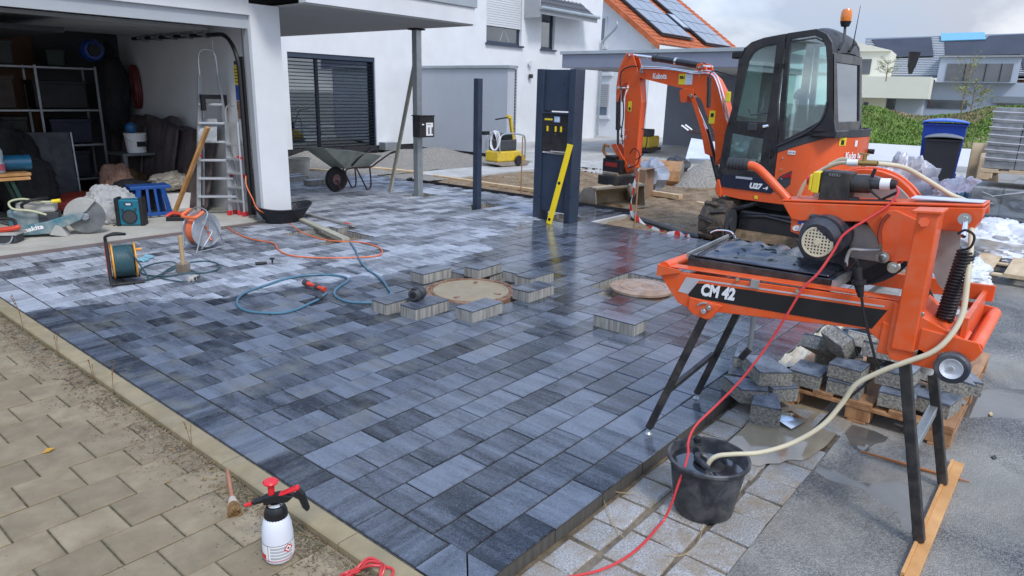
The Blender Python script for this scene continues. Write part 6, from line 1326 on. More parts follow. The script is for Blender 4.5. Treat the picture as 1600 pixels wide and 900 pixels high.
# black mesh tub lying on the threshold
M_mesh = mat('black_mesh_plastic', (.014, .015, .02), .5, var=.2)
tb = mk('mesh_basket', 'black mesh rubber basket in front of the garage corner', 'basket', (5.55, 9.0, 0)); tbm = MB()
def tubp(a, t): r = .22 + .17 * t; return (r * 1.15 * cos(a), r * .75 * sin(a), .21 * t + .05 * t * abs(cos(a)) ** 3)
for k in range(26):
    for s in (1, -1): tbm.tube([tubp(2 * pi * k / 26 + s * t * .7, t) for t in (0, .25, .5, .75, 1)], .004, 4)
tbm.tube([tubp(2 * pi * k / 40, 1) for k in range(40)], .009, 6, closed=True); tbm.build('mesh_wall', M_mesh, tb, kind='stuff')
MB().lathe([(0, 0), (.24, 0), (.245, .02)], n=24, sy=.7).sheet(lambda u, v: tubp(2 * pi * u, v * .96), 40, 4).build('basket_body', M_mesh, tb)
# plank and rail lying over the open pit by the garage
def plank(name, a, b, w, h, m, lb, cat='board', group=None): return MB().beam((a[0], a[1], a[2] + h / 2), (b[0], b[1], b[2] + h / 2), w, h).build(name, m, None, .003, label=lb, cat=cat, group=group)
M_gw = mat('weathered_board', (.40, .385, .30), .8, var=.2, vs=4, stretch=(2, .5, 2))
plank('screed_board', (5.93, 9.55, .01), (5.35, 7.25, .01), .10, .035, M_gw, 'grey wooden board with a sloping end lying across the open pit')
sr = mk('screed_rail', 'aluminium rail with a red end lying behind the grey board', 'rail', (0, 0, 0)); MB().beam((6.1, 9.3, .02), (6.02, 7.95, .02), .07, .03).build('rail_body', M_alu, sr, .003); MB().beam((6.03, 8.2, .037), (6.02, 8.05, .037), .05, .006).build('red_mark', M_ogr, sr)
# wheelbarrow
M_tray = mat('grey_green_enamel', (.22, .25, .22), .5, var=.15, vs=3, c2=(.33, .34, .27), dirt=(.42, .41, .35), da=.5, ds=3); M_dkred = mat('dark_red_frame', (.06, .018, .018), .45, var=.2)
wb = mk('wheelbarrow', 'grey green wheelbarrow with dark red frame standing near the wide window', 'wheelbarrow', (7.92, 11.05, 0), radians(6))
zb, b4 = .46, [(.16, -.20), (.74, -.20), (.74, .20), (.16, .20)]; rim_ = [(-.42, -.30, .86), (.10, -.36, .80), (.95, -.33, .66), (.95, .33, .66), (.10, .36, .80), (-.42, .30, .86)]
bt = [(.14, -.20, zb), (.40, -.20, zb), (.74, -.20, zb), (.74, .20, zb), (.40, .20, zb), (.14, .20, zb)]
o = MB().add(bt + rim_, [(0, 1, 2, 3, 4, 5)] + [(i, 6 + i, 6 + (i + 1) % 6, (i + 1) % 6) for i in range(6)]).build('tray', M_tray, wb); md_ = o.modifiers.new('thickness', 'SOLIDIFY'); md_.thickness = .012
MB().tube(rim_, .011, 6, closed=True).build('tray_rim', M_tray, wb)
MB().lathe([(.10, -.04), (.16, -.045), (.225, -.04), (.24, 0), (.225, .04), (.16, .045), (.10, .04)], (.06, 0, .24), (0, 1, 0), 32).build('tyre', M_black, wb); MB().lathe([(0, -.05), (.03, -.05), (.05, -.02), (.12, -.03), (.12, .03), (.05, .02), (.03, .05), (0, .05)], (.06, 0, .24), (0, 1, 0), 24).build('wheel_rim', mat('dusty_rim', (.22, .12, .11), .7, var=.3, vs=6), wb)
for s in (-1, 1):
    MB().tube(smoothpath([(.02, s * .09, .24), (.06, s * .14, .0 + .06), (.16, s * .19, .20), (.18, s * .2, .44), (.75, s * .22, .44), (.95, s * .25, .53), (1.30, s * .29, .70), (1.46, s * .30, .72)], 6), .017, 8).build('frame_tube', M_dkred, wb)
    MB().cyl((1.28, s * .29, .69), (1.47, s * .30, .722), .022, n=10).build('handle_grip', M_black, wb)
    MB().tube(smoothpath([(.42, s * .2, .43), (.60, s * .21, .12), (.66, s * .21, .02), (.74, s * .21, .02), (.78, s * .21, .12), (.76, s * .21, .43)], 6), .015, 8).build('leg', M_dkred, wb)
    MB().tube(smoothpath([(.25, s * .25, .50), (.42, s * .32, .68), (.62, s * .345, .80), (.70, s * .35, .82)], 6), .02, 8).build('tray_strap', M_black, wb)
MB().prism([(.50, -.262, .55), (.64, -.262, .55), (.64, -.302, .66), (.50, -.302, .66)], (0, -.004, 0)).build('maker_mark', MATS['grey_print'], wb)
# mortar tub behind
lbk = mk('mortar_tub', 'pale grey round mortar tub behind the garage corner', 'bucket', (8.95, 13.75, 0)); MB().lathe([(0, 0), (.20, 0), (.25, .36), (.27, .37), (.27, .39), (.24, .39), (.19, .03), (0, .03)], n=28).build('tub_body', M_slur, lbk)
# leaning board and small items by the canopy post
MB().beam((8.74, 10.38, 0.0), (8.93, 9.84, 2.36), .13, .03, (1, -.4, 0)).build('leaning_board', M_gw, None, .003, label='long grey board leaning against the galvanised post', cat='board')
sh = mk('cloth_gloves', 'small dark and white rag lying behind the galvanised post', 'rag', (10.264,11.495,0.000), .3); MB().blob((0, 0, .03), (.12, .06, .035), 12, 6, .7, 3).build('rag_fold', M_black, sh); MB().blob((.08, -.05, .03), (.07, .04, .03), 12, 6, .7, 5).build('rag_fold', M_wht, sh)
# letterbox on the post
lb_ = mk('letterbox', 'black letterbox with a number 11 card on the galvanised post', 'letterbox', (8.70, 9.46, 1.09))
MB().box((0, 0, 0), (.36, .20, .38)).build('box_body', M_blk, lb_, .008); MB().box((-.012, -.012, .375), (.372, .215, .395)).build('box_lid', M_blk, lb_, .004); MB().box((-.004, .02, .29), (0, .18, .32)).build('mail_slot', M_black, lb_)
card((.19 - .04, -.002, .03), (1, 0, 0), (0, 0, 1), .17, .23, M_wht, lb_, 'number_card'); text('11', .16, M_blkp, lb_, (.175, -.006, .065), (1, 0, 0), (0, 0, 1), bold=.006, width=.11); card((.17, -.005, .225), (1, 0, 0), (0, 0, 1), .10, .008, M_blkp, lb_, 'name_line'); card((.05, -.002, .22), (1, 0, 0), (0, 0, 1), .05, .022, M_wht, lb_, 'name_strip')
# coil of grey cable on the slim post
co = mk('cable_coil', 'coil of pale grey cable hung on the slim anthracite post', 'cable', (8.86, 7.98, 1.12))
for k in range(4): MB().tube([(.05 + .012 * k + .02 * sin(a * 2 + k), -.06 + (.075 + .009 * k) * cos(a) - .06, (.145 + .008 * k) * sin(a)) for a in [2 * pi * j / 30 for j in range(30)]], .007, 6, closed=True).build('coil_turn', M_wht, co)
MB().box((-.10, -.05, .10), (.02, .02, .16)).build('cable_tie', M_black, co)
# letterbox column: anthracite panel between two posts
pc = mk('letterbox_column', 'wide anthracite column with built in letterbox and doorbell sign', 'letterbox column', (0, 0, 0))
for y0, y1 in ((6.03, 6.14), (6.62, 6.75)): MB().box((8.62, y0, -.08), (8.86, y1, 2.27)).build('side_post', M_anth, pc, .006)
MB().box((8.66, 6.14, 1.665), (8.82, 6.62, 2.262)).build('upper_panel', M_anth, pc, .004); MB().box((8.655, 6.14, .13), (8.82, 6.62, 1.02)).build('lower_panel', M_anth, pc, .004)
MB().box((8.63, 6.142, 1.07), (8.80, 6.618, 1.62)).build('letterbox_front', M_blk, pc, .006); MB().box((8.605, 6.15, 1.622), (8.70, 6.61, 1.645)).build('rain_ledge', M_anth, pc, .003)
MB().box((8.626, 6.16, 1.40), (8.629, 6.60, 1.405)).box((8.618, 6.20, 1.455), (8.63, 6.58, 1.46)).build('flap_edge', M_dgrey, pc)
MB().box((8.640, 6.16, 1.028), (8.70, 6.61, 1.058)).build('bright_strip', M_chr, pc, .003)
def pcard(y, z, w_, h_, m, nm): return card((8.628, y, z), (0, -1, 0), (0, 0, 1), w_, h_, m, pc, nm, .002)
pcard(6.58, 1.525, .15, .026, M_yel, 'name_plate'); pcard(6.40, 1.50, .11, .085, mat('sky_blue_print', (.35, .5, .7), .4), 'number_plate'); text('13', .075, M_wht, pc, (8.6245, 6.385, 1.515), (0, -1, 0), (0, 0, 1), bold=.004, width=.07)
for y in (6.50, 6.345, 6.245): MB().box((8.60, y, 1.36), (8.63, y + .02, 1.44)).build('key', M_yel, pc, .004)
MB().cyl((8.615, 6.36, 1.32), (8.63, 6.36, 1.32), .010, n=8).build('lock', M_chr, pc)
sl_ = mk('spirit_level', 'yellow spirit level leaning against the anthracite column', 'spirit level', (0, 0, 0))
lv0, lv1 = Vector((8.33, 6.20, .0)), Vector((8.585, 6.05, 1.19))
MB().beam(lv0, lv1, .085, .035, (1, 0, 0)).build('level_body', mat('bright_yellow_paint', (.85, .62, .015), .35, var=.04, coat=.4), sl_, .004)
for t in (.06, .52): c = lv0.lerp(lv1, t); MB().cyl(c + Vector((-.024, 0, 0)), c + Vector((.024, 0, 0)), .024, n=16).build('vial_window', M_blkp, sl_)
MB().beam(lv0 + (lv1 - lv0) * .98, lv0 + (lv1 - lv0) * 1.002, .088, .038, (1, 0, 0)).build('end_cap', M_yel, sl_)
# plate compactor
cm = mk('plate_compactor', 'yellow and black plate compactor standing on the concrete path', 'compactor', (14.75, 12.55, -.03), radians(-6)); M_cy = mat('machine_yellow', (.72, .48, .015), .4, var=.1, dirt=(.3, .25, .15), da=.35, ds=5)
MB().prism([(-.62, -.3, .08), (-.42, -.3, .02), (.55, -.3, .02), (.68, -.3, .10), (.64, -.3, .13), (-.56, -.3, .13)], (0, .6, 0)).build('base_plate', M_stl, cm, .01); MB().box((-.55, -.26, .13), (.35, .26, .42)).build('body_cover', M_cy, cm, .04)
MB().box((-.45, -.24, .42), (.18, .24, .72)).build('engine', M_dgrey, cm, .04); MB().box((-.34, -.2, .72), (.05, .2, .86)).build('air_filter', M_black, cm, .03)
MB().beam((.32, 0, .35), (.12, 0, 1.32), .09, .07).build('handle_arm', M_cy, cm, .01); MB().beam((.12, 0, 1.30), (.02, 0, 1.33), .13, .09).build('handle_head', M_cy, cm, .01); MB().cyl((.02, 0, 1.30), (-.42, 0, 1.25), .02, n=8).build('handle_bar', M_black, cm)
for s in (-.27, .27): MB().tube(smoothpath([(-.5, s, .4), (-.42, s, .85), (.3, s, .85), (.46, s, .7), (.48, s, .2)], 6), .022, 8).build('guard_tube', M_galv, cm)
MB().lathe([(0, -.03), (.12, -.04), (.14, 0), (.12, .04), (0, .03)], (.18, -.32, .16), (0, 1, 0), 20).build('wheel', M_black, cm); MB().box((.38, -.2, .12), (.60, .2, .3)).build('exciter', M_cy, cm, .03)
# stakes, timber, kerb, conduits, tape
for (x, y), h, lb in (((10.40, 8.45), 1.12, 'thin rusty steel stake standing between the slim post and the column'), ((8.95, 5.07), .92, 'rusty steel stake with barrier tape tied to it')):
    MB().cyl((x, y, -.2), (x + .01, y, h), .012, n=8).build('steel_stake', M_rust, None, label=lb, cat='stake')
M_tr = mat('tape_red', (.65, .03, .025), .5); M_tw = mat('tape_white', (.75, .75, .76), .5)
tp = mk('barrier_tape', 'red and white barrier tape hanging from the stake to the track', 'barrier tape'); pts = smoothpath([(8.95, 5.06, .90), (8.93, 5.10, .72), (8.95, 5.14, .50), (8.97, 5.16, .26), (8.99, 5.02, .14), (9.02, 4.82, .05), (9.0, 4.55, .02), (9.0, 4.35, .02), (8.97, 4.22, .03), (8.93, 4.12, -.02)], 6)
for k in range(0, len(pts) - 1, 3):
    sg = pts[k:k + 4]
    V = []
    for j, p in enumerate(sg): a = (k + j) * .35; V += [p + Vector((0, -.02 * cos(a), .035 * sin(a) + .012)), p - Vector((0, -.02 * cos(a), .035 * sin(a) + .012))]
    o = MB().add(V, [(2 * j, 2 * j + 2, 2 * j + 3, 2 * j + 1) for j in range(len(sg) - 1)]).build('tape_band', M_tr if (k // 3) % 2 else M_tw, tp, solid=.002)
MB().box((9.0, 5.80, -.25), (9.98, 5.875, .004)).build('kerb_stone', M_conc, None, .004, label='pale concrete kerb stone set beside the column', cat='kerb stone')
MB().beam((10.26, 5.9, -.01), (10.26, 11.4, -.01), .015, .12).build('lawn_edging', M_dark, None, label='thin black edging strip between the paving and the soil', cat='edging')
for k in range(2): MB().tube(smoothpath([(9.95 + k * .08, 5.70, -.03), (9.65 + k * .07, 5.1, -.02), (9.35 + k * .06, 4.5, -.03), (9.2 + k * .05, 4.15, -.03)], 6), .028, 8).build('conduit_pipe', M_dgrey, None, label=('dark conduit pipe nearest the paving beside the track' if k == 0 else 'second dark conduit pipe just behind the first one'), cat='pipe', group='conduit pipes on the soil')
plank('timber', (11.50, 12.0, -.07), (11.3, 8.1, -.06), .12, .06, M_w3, 'long pale timber on the soil between the two dark posts')
plank('timber', (12.85, 7.2, -.05), (12.70, 6.2, -.05), .14, .09, M_w3, 'short pale timber lying right of the digging bucket')
plank('timber', (12.50, 5.75, -.05), (12.25, 4.9, -.05), .12, .03, M_w3, 'flat pale offcut lying beside the excavator track')
plank('timber', (11.35, 14.1, -.03), (11.6, 12.55, -.03), .20, .04, M_w3, 'pale board on the gravel right of the wheelbarrow')
plank('timber', (9.9, 14.9, -.03), (10.1, 14.2, -.03), .14, .04, M_w3, 'pale offcut lying right of the mortar tub')
# rusty bucket lying on the soil
ob = mk('digging_bucket', 'rust orange excavator bucket lying on the soil right of the arm', 'excavator bucket', (14.95, 7.85, -.08), radians(108))
bp_ = [(-.30, .02), (.28, .0), (.36, .12), (.30, .34), (.12, .50), (-.12, .53), (-.28, .44)]
for x in (-.48, .46): MB().prism([(x, a, c) for a, c in bp_], (.02, 0, 0)).build('bucket_side', M_stl, ob, .004)
MB().add([(x, a, c) for x in (-.47, .47) for a, c in bp_], [(k, k + 1, 8 + k, 7 + k) for k in range(6)]).build('bucket_shell', M_rust, ob, solid=.02); MB().beam((-.48, -.3, .02), (.48, -.3, .02), .08, .04).build('bucket_lip', M_stl, ob)
for k in range(4): MB().prism([(-.4 + k * .26, -.30, .03), (-.33 + k * .26, -.30, .03), (-.35 + k * .26, -.40, .02), (-.38 + k * .26, -.40, .02)], (0, 0, .025)).build('bucket_tooth', M_stl, ob)
hp_ = MB()
hp_.sheet(lambda u, v: (15.9 + 1.3 * (u - .5) * 2, 7.15 + .75 * (v - .5) * 2, -.12 + .62 * max(0, 1 - hypot((u - .5) * 2, (v - .5) * 2)) ** .8 + .03 * noise.noise(Vector((u * 9, v * 9, 0)))), 40, 30); hp_.build('gravel_heap', M_grav, kind='stuff')
# odds and ends beyond the soil
bx = mk('cardboard_box', 'brown box behind the digging bucket', 'box', (12.55, 7.05, -.08), .1); MB().box((-.22, -.2, 0), (.22, .2, .58)).build('box_body', mat('brown_card', (.26, .17, .11), .85, var=.2), bx, .006); MB().prism([(-.22, -.2, .58), (.22, -.2, .58), (.26, -.36, .62), (-.18, -.36, .62)], (0, 0, .006)).build('box_flap', MATS['brown_card'], bx)
bgm = mat('pale_plastic_sack', (.30, .34, .41), .5, var=.2, vs=4, bump=.3, bs=12)
for c, r, lb, m_ in (((13.2, 7.15, .25), (.3, .3, .38), 'pale blue plastic sack behind the excavator arm', bgm), ((17.0, 8.5, .15), (.25, .3, .25), 'small dark sack left of the tilted grey sheet', M_dgrey)): MB().blob(c, r, 22, 14, .6, 4).build('sack', m_, label=lb, cat='sack')
gsh = mk('grey_sheets', 'tilted grey plastic sheet leaning on crates behind the excavator arm', 'sheet', (17.3, 7.8, 0), radians(-70)); MB().prism([(-.55, 0, .35), (.35, 0, .25), (.45, .5, .75), (-.5, .5, .85)], (0, 0, .02)).build('sheet_face', MATS['pale_sticker'], gsh); MB().prism([(-.45, -.1, .25), (.65, -.1, .25), (.65, .4, .30), (-.45, .4, .30)], (0, 0, .12)).build('frame_tray', M_zinc, gsh)
cbk = mk('concrete_block', 'pale concrete block with a short pipe standing on the soil', 'block', (16.4, 6.6, -.1), radians(-70)); MB().box((-.45, -.2, 0), (.3, .2, .42)).build('block_body', M_conc, cbk, .01); MB().cyl((-.1, -.3, 0), (-.1, -.3, .35), .09, n=14).build('pipe_stub', M_wallg, cbk)
plank('timber', (15.6, 6.4, .05), (15.0, 5.2, .05), .3, .05, M_gw, 'wide grey board on a small block behind the excavator arm')
trl = mk('barrow_frame', 'upturned tubular barrow frame with pale grips beyond the soil', 'barrow frame', (18.2, 8.0, .2), radians(-75))
for s in (-.25, .25): MB().tube(smoothpath([(-.9, s, .95), (-.65, s, .82), (.3, s, .75), (.6, s, .6), (1.2, s, .1)], 6), .02, 8).build('frame_tube', M_dkred, trl); MB().cyl((-.92, s, .98), (-.72, s, .85), .026, n=10).build('pale_grip', M_wht, trl)
ym = mk('yellow_machine', 'yellow machine half hidden behind the excavator stick', 'machine', (22.6, 12.6, 0), .2); MB().box((-.6, -.3, .15), (.7, .3, .55)).build('machine_cover', M_cy, ym, .06); MB().box((-.5, -.25, .55), (.2, .25, .8)).build('machine_engine', M_dgrey, ym, .04); MB().box((-.7, -.35, .02), (.8, .35, .15)).build('machine_base', M_blk, ym, .02)
dm_ = MB().sheet(lambda u, v: (33.6 + 2.4 * u, 21.0 + 2 * v - .5, -.05 + .8 * max(0, sin(u * pi)) * max(0, sin(v * pi)) + .08 * noise.noise(Vector((u * 7, v * 7, 0)))), 30, 20); dm_.build('soil_heap', M_soil, kind='stuff')
# ================================================================ FOREGROUND
# bucket with water
bk = mk('bucket', 'black builders bucket full of water standing on the setts', 'bucket', (2.945, 1.165, -.066))
M_bkt = mat('black_bucket_plastic', (.022, .026, .034), .42, var=.35, vs=5, dirt=(.22, .22, .22), da=.4, ds=9)
MB().lathe([(0, 0), (.135, 0), (.142, .008), (.182, .262), (.192, .268), (.199, .276), (.199, .288), (.192, .294), (.184, .290), (.178, .27), (.15, .06), (0, .05)], n=56).build('bucket_wall', M_bkt, bk)
MB().lathe([(0, 0), (.177, 0)], (0, 0, .248), n=48).build('water', mat('dark_water', (.02, .024, .03), .02, var=.1, rv=0, coat=1), bk)
MB().tube([(.186 * cos(a), .186 * sin(a), .272) for a in [pi * .15 + pi * 1.0 * k / 20 for k in range(21)]], .004, 6).build('wire_handle', M_galv, bk); MB().blob((.13, .12, .285), (.02, .02, .02), 8, 6, .1).build('handle_knob', M_black, bk)
MB().tube(smoothpath([(-.045, -.02, .25), (-.05, .0, .262), (-.02, .05, .266), (.03, .06, .262), (.05, .03, .25)], 5), .016, 8).build('coiled_hose_end', M_bkt, bk)
MB().blob((.0, -.03, .235), (.07, .06, .03), 16, 8, .1).build('submersible_pump', M_blkp, bk)
# pressure sprayer
sp = mk('pressure_sprayer', 'white pressure spray bottle with red and black pump head', 'spray bottle', (1.318, 2.345, -.033), radians(-48))
M_pw = mat('white_bottle_plastic', (.70, .73, .80), .35, var=.03, vs=3); M_pr = mat('red_plastic', (.70, .02, .03), .32, var=.04); M_pb = mat('black_plastic', (.012, .013, .016), .35, var=.1)
MB().lathe([(0, .004), (.045, .002), (.058, .008), (.063, .022), (.0645, .05), (.0640, .12), (.060, .165), (.052, .195), (.044, .208), (0, .208)], n=48).build('bottle', M_pw, sp)
MB().lathe([(.040, .20), (.046, .20), (.0465, .225), (.042, .245), (.036, .255), (0, .255)], n=36).build('screw_cap', M_pb, sp)
for k in range(24): a = 2 * pi * k / 24; MB().cyl((.0465 * cos(a), .0465 * sin(a), .204), (.045 * cos(a), .045 * sin(a), .232), .0022, n=5).build('cap_rib', M_pb, sp)
MB().lathe([(.026, .252), (.030, .258), (.028, .262), (.026, .27)], n=30).build('clear_ring', M_chr, sp)
MB().prism([(-.045, -.020, .262), (.055, -.016, .275), (.085, -.012, .305), (.02, -.018, .315), (-.045, -.02, .30)], (0, .036, 0)).build('pump_head', M_pb, sp, .006)
MB().prism([(-.035, -.016, .300), (.03, -.016, .316), (.095, -.012, .345), (.105, -.012, .332), (.03, -.016, .305), (-.03, -.016, .292)], (0, .030, 0)).build('trigger', M_pr, sp, .004)
MB().prism([(.075, -.013, .30), (.105, -.013, .335), (.125, -.012, .31), (.142, -.010, .235), (.130, -.010, .226), (.112, -.010, .245), (.100, -.012, .285)], (0, .026, 0)).build('grip', M_pb, sp, .007)
MB().lathe([(.013, 0), (.013, .03), (.0145, .08), (.030, .084), (.032, .090), (.026, .096), (.0, .097)], (-.012, 0, .275), n=28).build('pump_knob', M_pr, sp)
MB().cyl((-.04, 0, .285), (-.085, 0, .268), .014, .012, 16).cyl((-.085, 0, .268), (-.095, 0, .264), .007, n=10).build('nozzle_tube', M_pb, sp); MB().cyl((-.095, 0, .264), (-.125, 0, .252), .009, .007, 14).build('nozzle_tip', M_pr, sp)
def band(r, z0, z1, a0, a1, m, nm): 
    n = 24; return MB().add([(r * cos(a0 + (a1 - a0) * k / n), r * sin(a0 + (a1 - a0) * k / n), z) for z in (z0, z1) for k in range(n + 1)], [(k, k + 1, n + 2 + k, n + 1 + k) for k in range(n)], True).build(nm, m, sp)
F0 = radians(-72); M_lg = mat('grey_label_print', (.42, .45, .48), .5)      # label centre faces the camera side of the bottle
band(.0650, .030, .098, F0 - 1.5, F0 + 1.5, M_wht, 'label'); band(.0653, .096, .0985, F0 - 1.5, F0 + 1.5, M_blkp, 'label_line'); band(.0653, .024, .0262, F0 - 1.5, F0 + 1.5, M_pr, 'label_line')
for k in range(4): band(.0653, .034 + k * .015, .0445 + k * .015, F0 - .55, F0 + .95, M_lg, 'label_text')
band(.0653, .030, .052, F0 - 1.5, F0 - .9, M_pr, 'label_red'); band(.0655, .026, .098, F0 - .72, F0 - .69, M_blkp, 'label_line')
for q, m_, nm in ((.021, M_pr, 'hazard_diamond'), (.015, M_wht, 'hazard_diamond'), (.006, M_blkp, 'hazard_symbol')):
    a = F0 + .62; rr_ = .0660 + (.021 - q) * .03; c = Vector((rr_ * cos(a), rr_ * sin(a), .076)); t = Vector((-sin(a), cos(a), 0)); u = Vector((0, 0, 1))
    MB().prism([c - t * q, c - u * q, c + t * q, c + u * q], Vector((cos(a), sin(a), 0)) * .0006).build(nm, m_, sp)
# round brush
br = mk('brush', 'round paint brush with wooden handle lying at the foot of the kerb', 'brush', (1.375, 2.83, -.010)); d0 = Vector((.13, .30, .05)).normalized()
MB().tube([tuple(d0 * t) for t in (.03, .06, .12, .20, .26)], .01, 10, rads=[.013, .010, .0095, .0105, .008]).build('brush_handle', mat('red_brown_wood', (.36, .16, .09), .6, var=.2, vs=9), br)
MB().cyl(-d0 * .012, d0 * .035, .026, .016, 18).build('brush_ferrule', mat('string_binding', (.55, .46, .38), .9, bump=.6, bs=80), br)
bm = MB()
for k in range(260):
    a = rnd.uniform(0, 6.3); r = sqrt(rnd.random()) * .024; sx = d0.orthogonal().normalized(); sy = d0.cross(sx); p = -d0 * .01 + (sx * cos(a) + sy * sin(a)) * r; e = -d0 * rnd.uniform(.075, .09) + (sx * cos(a) + sy * sin(a)) * r * 1.35; e.z = max(e.z, -.022)
    bm.tube([p, e], .0012, 3)
bm.build('bristles', mat('tan_bristle', (.34, .20, .08), .8, var=.4, vs=30), br, kind='stuff')
# leaf on the pavement
l0 = (0.974,4.043,-0.031); MB().add([(l0[0] - .03, l0[1], -.03), (l0[0], l0[1] - .018, -.024), (l0[0] + .035, l0[1], -.022), (l0[0] + .005, l0[1] + .02, -.018)], [(0, 1, 2, 3)]).build('fallen_leaf', mat('yellow_leaf', (.45, .24, .03), .7), label='single yellow brown leaf lying on the beige pavement', cat='leaf', solid=.003)
# wooden strip under the saw's legs, thin stick, chips
st = mk('wood_strip', 'orange wooden batten lying under the outer legs of the saw', 'batten'); MB().box((3.03, .235, -.068), (4.33, .285, -.047)).build('batten_base', M_w2, st, .002); MB().box((3.04, .285, -.068), (4.33, .30, -.040)).build('batten_lip', M_w2, st, .002)
MB().tube([(4.094,0.719,-0.055),(4.108,0.440,-0.055),(4.136,0.184,-0.055)], .008, 5, rads=[.006, .010, .004]).build('thin_stick', mat('red_brown_stick', (.36, .13, .04), .7), label='thin red brown stick lying on the asphalt behind the saw leg', cat='stick')
for q, lb in (((5.248,0.205,-0.066), 'small pale wood chip on the asphalt right of the pallet'), ((4.564,0.116,-0.066), 'tiny dark splinter on the asphalt right of the batten')):
    MB().prism([(q[0] - .03, q[1], q[2]), (q[0], q[1] - .012, q[2]), (q[0] + .04, q[1], q[2]), (q[0] + .0, q[1] + .014, q[2])], (0, 0, .008)).build('wood_chip', M_w3 if 'pale' in lb else M_dgrey, label=lb, cat='wood chip')
# dry straw on the setts
for pts, lb in (([(2.677,1.591,-0.055),(2.734,1.588,-0.055),(2.779,1.521,-0.055),(2.814,1.466,-0.055)], 'dry straw stalk lying across the setts by the paving edge'), ([(2.667,1.576,-0.055),(2.580,1.491,-0.055),(2.494,1.394,-0.055),(2.457,1.327,-0.055)], 'bent straw stalk hanging down beside the red cable'), ([(2.786,1.093,-0.055),(2.643,1.051,-0.055),(2.518,1.068,-0.055),(2.478,1.125,-0.055)], 'curved straw stalk below the black bucket')):
    MB().tube(smoothpath(pts, 5), .002, 5).build('straw', mat('straw', (.42, .30, .14), .8), label=lb, cat='straw')
# ---- pallet with broken pavers
M_pal = mat('wet_orange_pallet_wood', (.34, .15, .055), .5, var=.3, vs=3, c2=(.56, .30, .14), bump=.3, bs=20, stretch=(1, 5, 1), dirt=(.2, .12, .07), da=.3)
M_palp = mat('pale_pallet_wood', (.58, .43, .25), .75, var=.2, vs=3, c2=(.70, .55, .36), bump=.2, stretch=(1, 4, 1))
def pallet(name, lb, x0, y0, L, Wd, z, m, nb=5, gapw=.6, th=.024, bw=None):
    p = mk(name, lb, 'pallet', (x0, y0, z)); bw = bw or Wd / nb * gapw
    for k in range(nb):
        w_ = bw * (1.0 if k % 2 else 1.15); yy = (Wd - w_) * k / (nb - 1); MB().box((0, yy, .122), (L, yy + w_, .122 + th)).build('deck_board', m, p, .003)
    for x in (0, L / 2 - .055, L - .11): MB().box((x, 0, .098), (x + .11, Wd, .1215)).build('cross_board', m, p, .003)
    for x in (.0, L / 2 - .05, L - .11):
        for y in (.0, Wd / 2 - .07, Wd - .15): MB().box((x + .005, y, .018), (x + .105, y + .15, .0975)).build('pallet_block', m, p, .005)
    for y in (.0, Wd / 2 - .06, Wd - .13): MB().box((0, y + .01, 0), (L, y + .12, .0175)).build('bottom_board', m, p, .003)
    return p
pallet('pallet', 'wet orange brown pallet under the heap of broken pavers', 4.50, .33, 1.66, 1.03, -.07, M_pal)
M_brk2 = mat('broken_paver_core', (.17, .165, .145), .85, var=.45, vs=60, c2=(.40, .385, .34), bump=1, bs=50)
def chunk(p, size, rot, lb, cutoff=0.0, seed=0, tri=False):
    """cut paver: dark top layer, split faces rough; origin in its middle"""
    r = random.Random(seed); lx_, ly_, h = size[0] / 2, size[1] / 2, size[2]
    q = [(-lx_, -ly_), (lx_, -ly_ + cutoff), (lx_, ly_), (-lx_, ly_)] if not tri else [(-lx_, -ly_), (lx_, -ly_), (lx_ * .2, ly_), (-lx_, ly_ * .7)]
    t = thing('broken_paver', lb, 'paving stone', p, 0, 'broken pavers heaped on and beside the pallet', rot)
    bt_ = MB(); m_ = 8
    V = [(x, y, -h / 2) for x, y in q] + [(x, y, h / 2 - .014) for x, y in q]; bt_.add(V, [(3, 2, 1, 0)] + [(i, (i + 1) % 4, 4 + (i + 1) % 4, 4 + i) for i in range(4)]).build('stone_core', M_brk2, t)
    MB().prism([(x * 1.001, y * 1.001, h / 2 - .0139) for x, y in q], (0, 0, .0139)).build('face_layer', M_pavd, t, .003); return t
M_pavd = mat('wet_dark_face', (.06, .075, .10), .22, var=.35, vs=9, c2=(.19, .22, .27), coat=.3, bump=.15, bs=90)
Q = lambda p, z: (p[0], p[1], z)
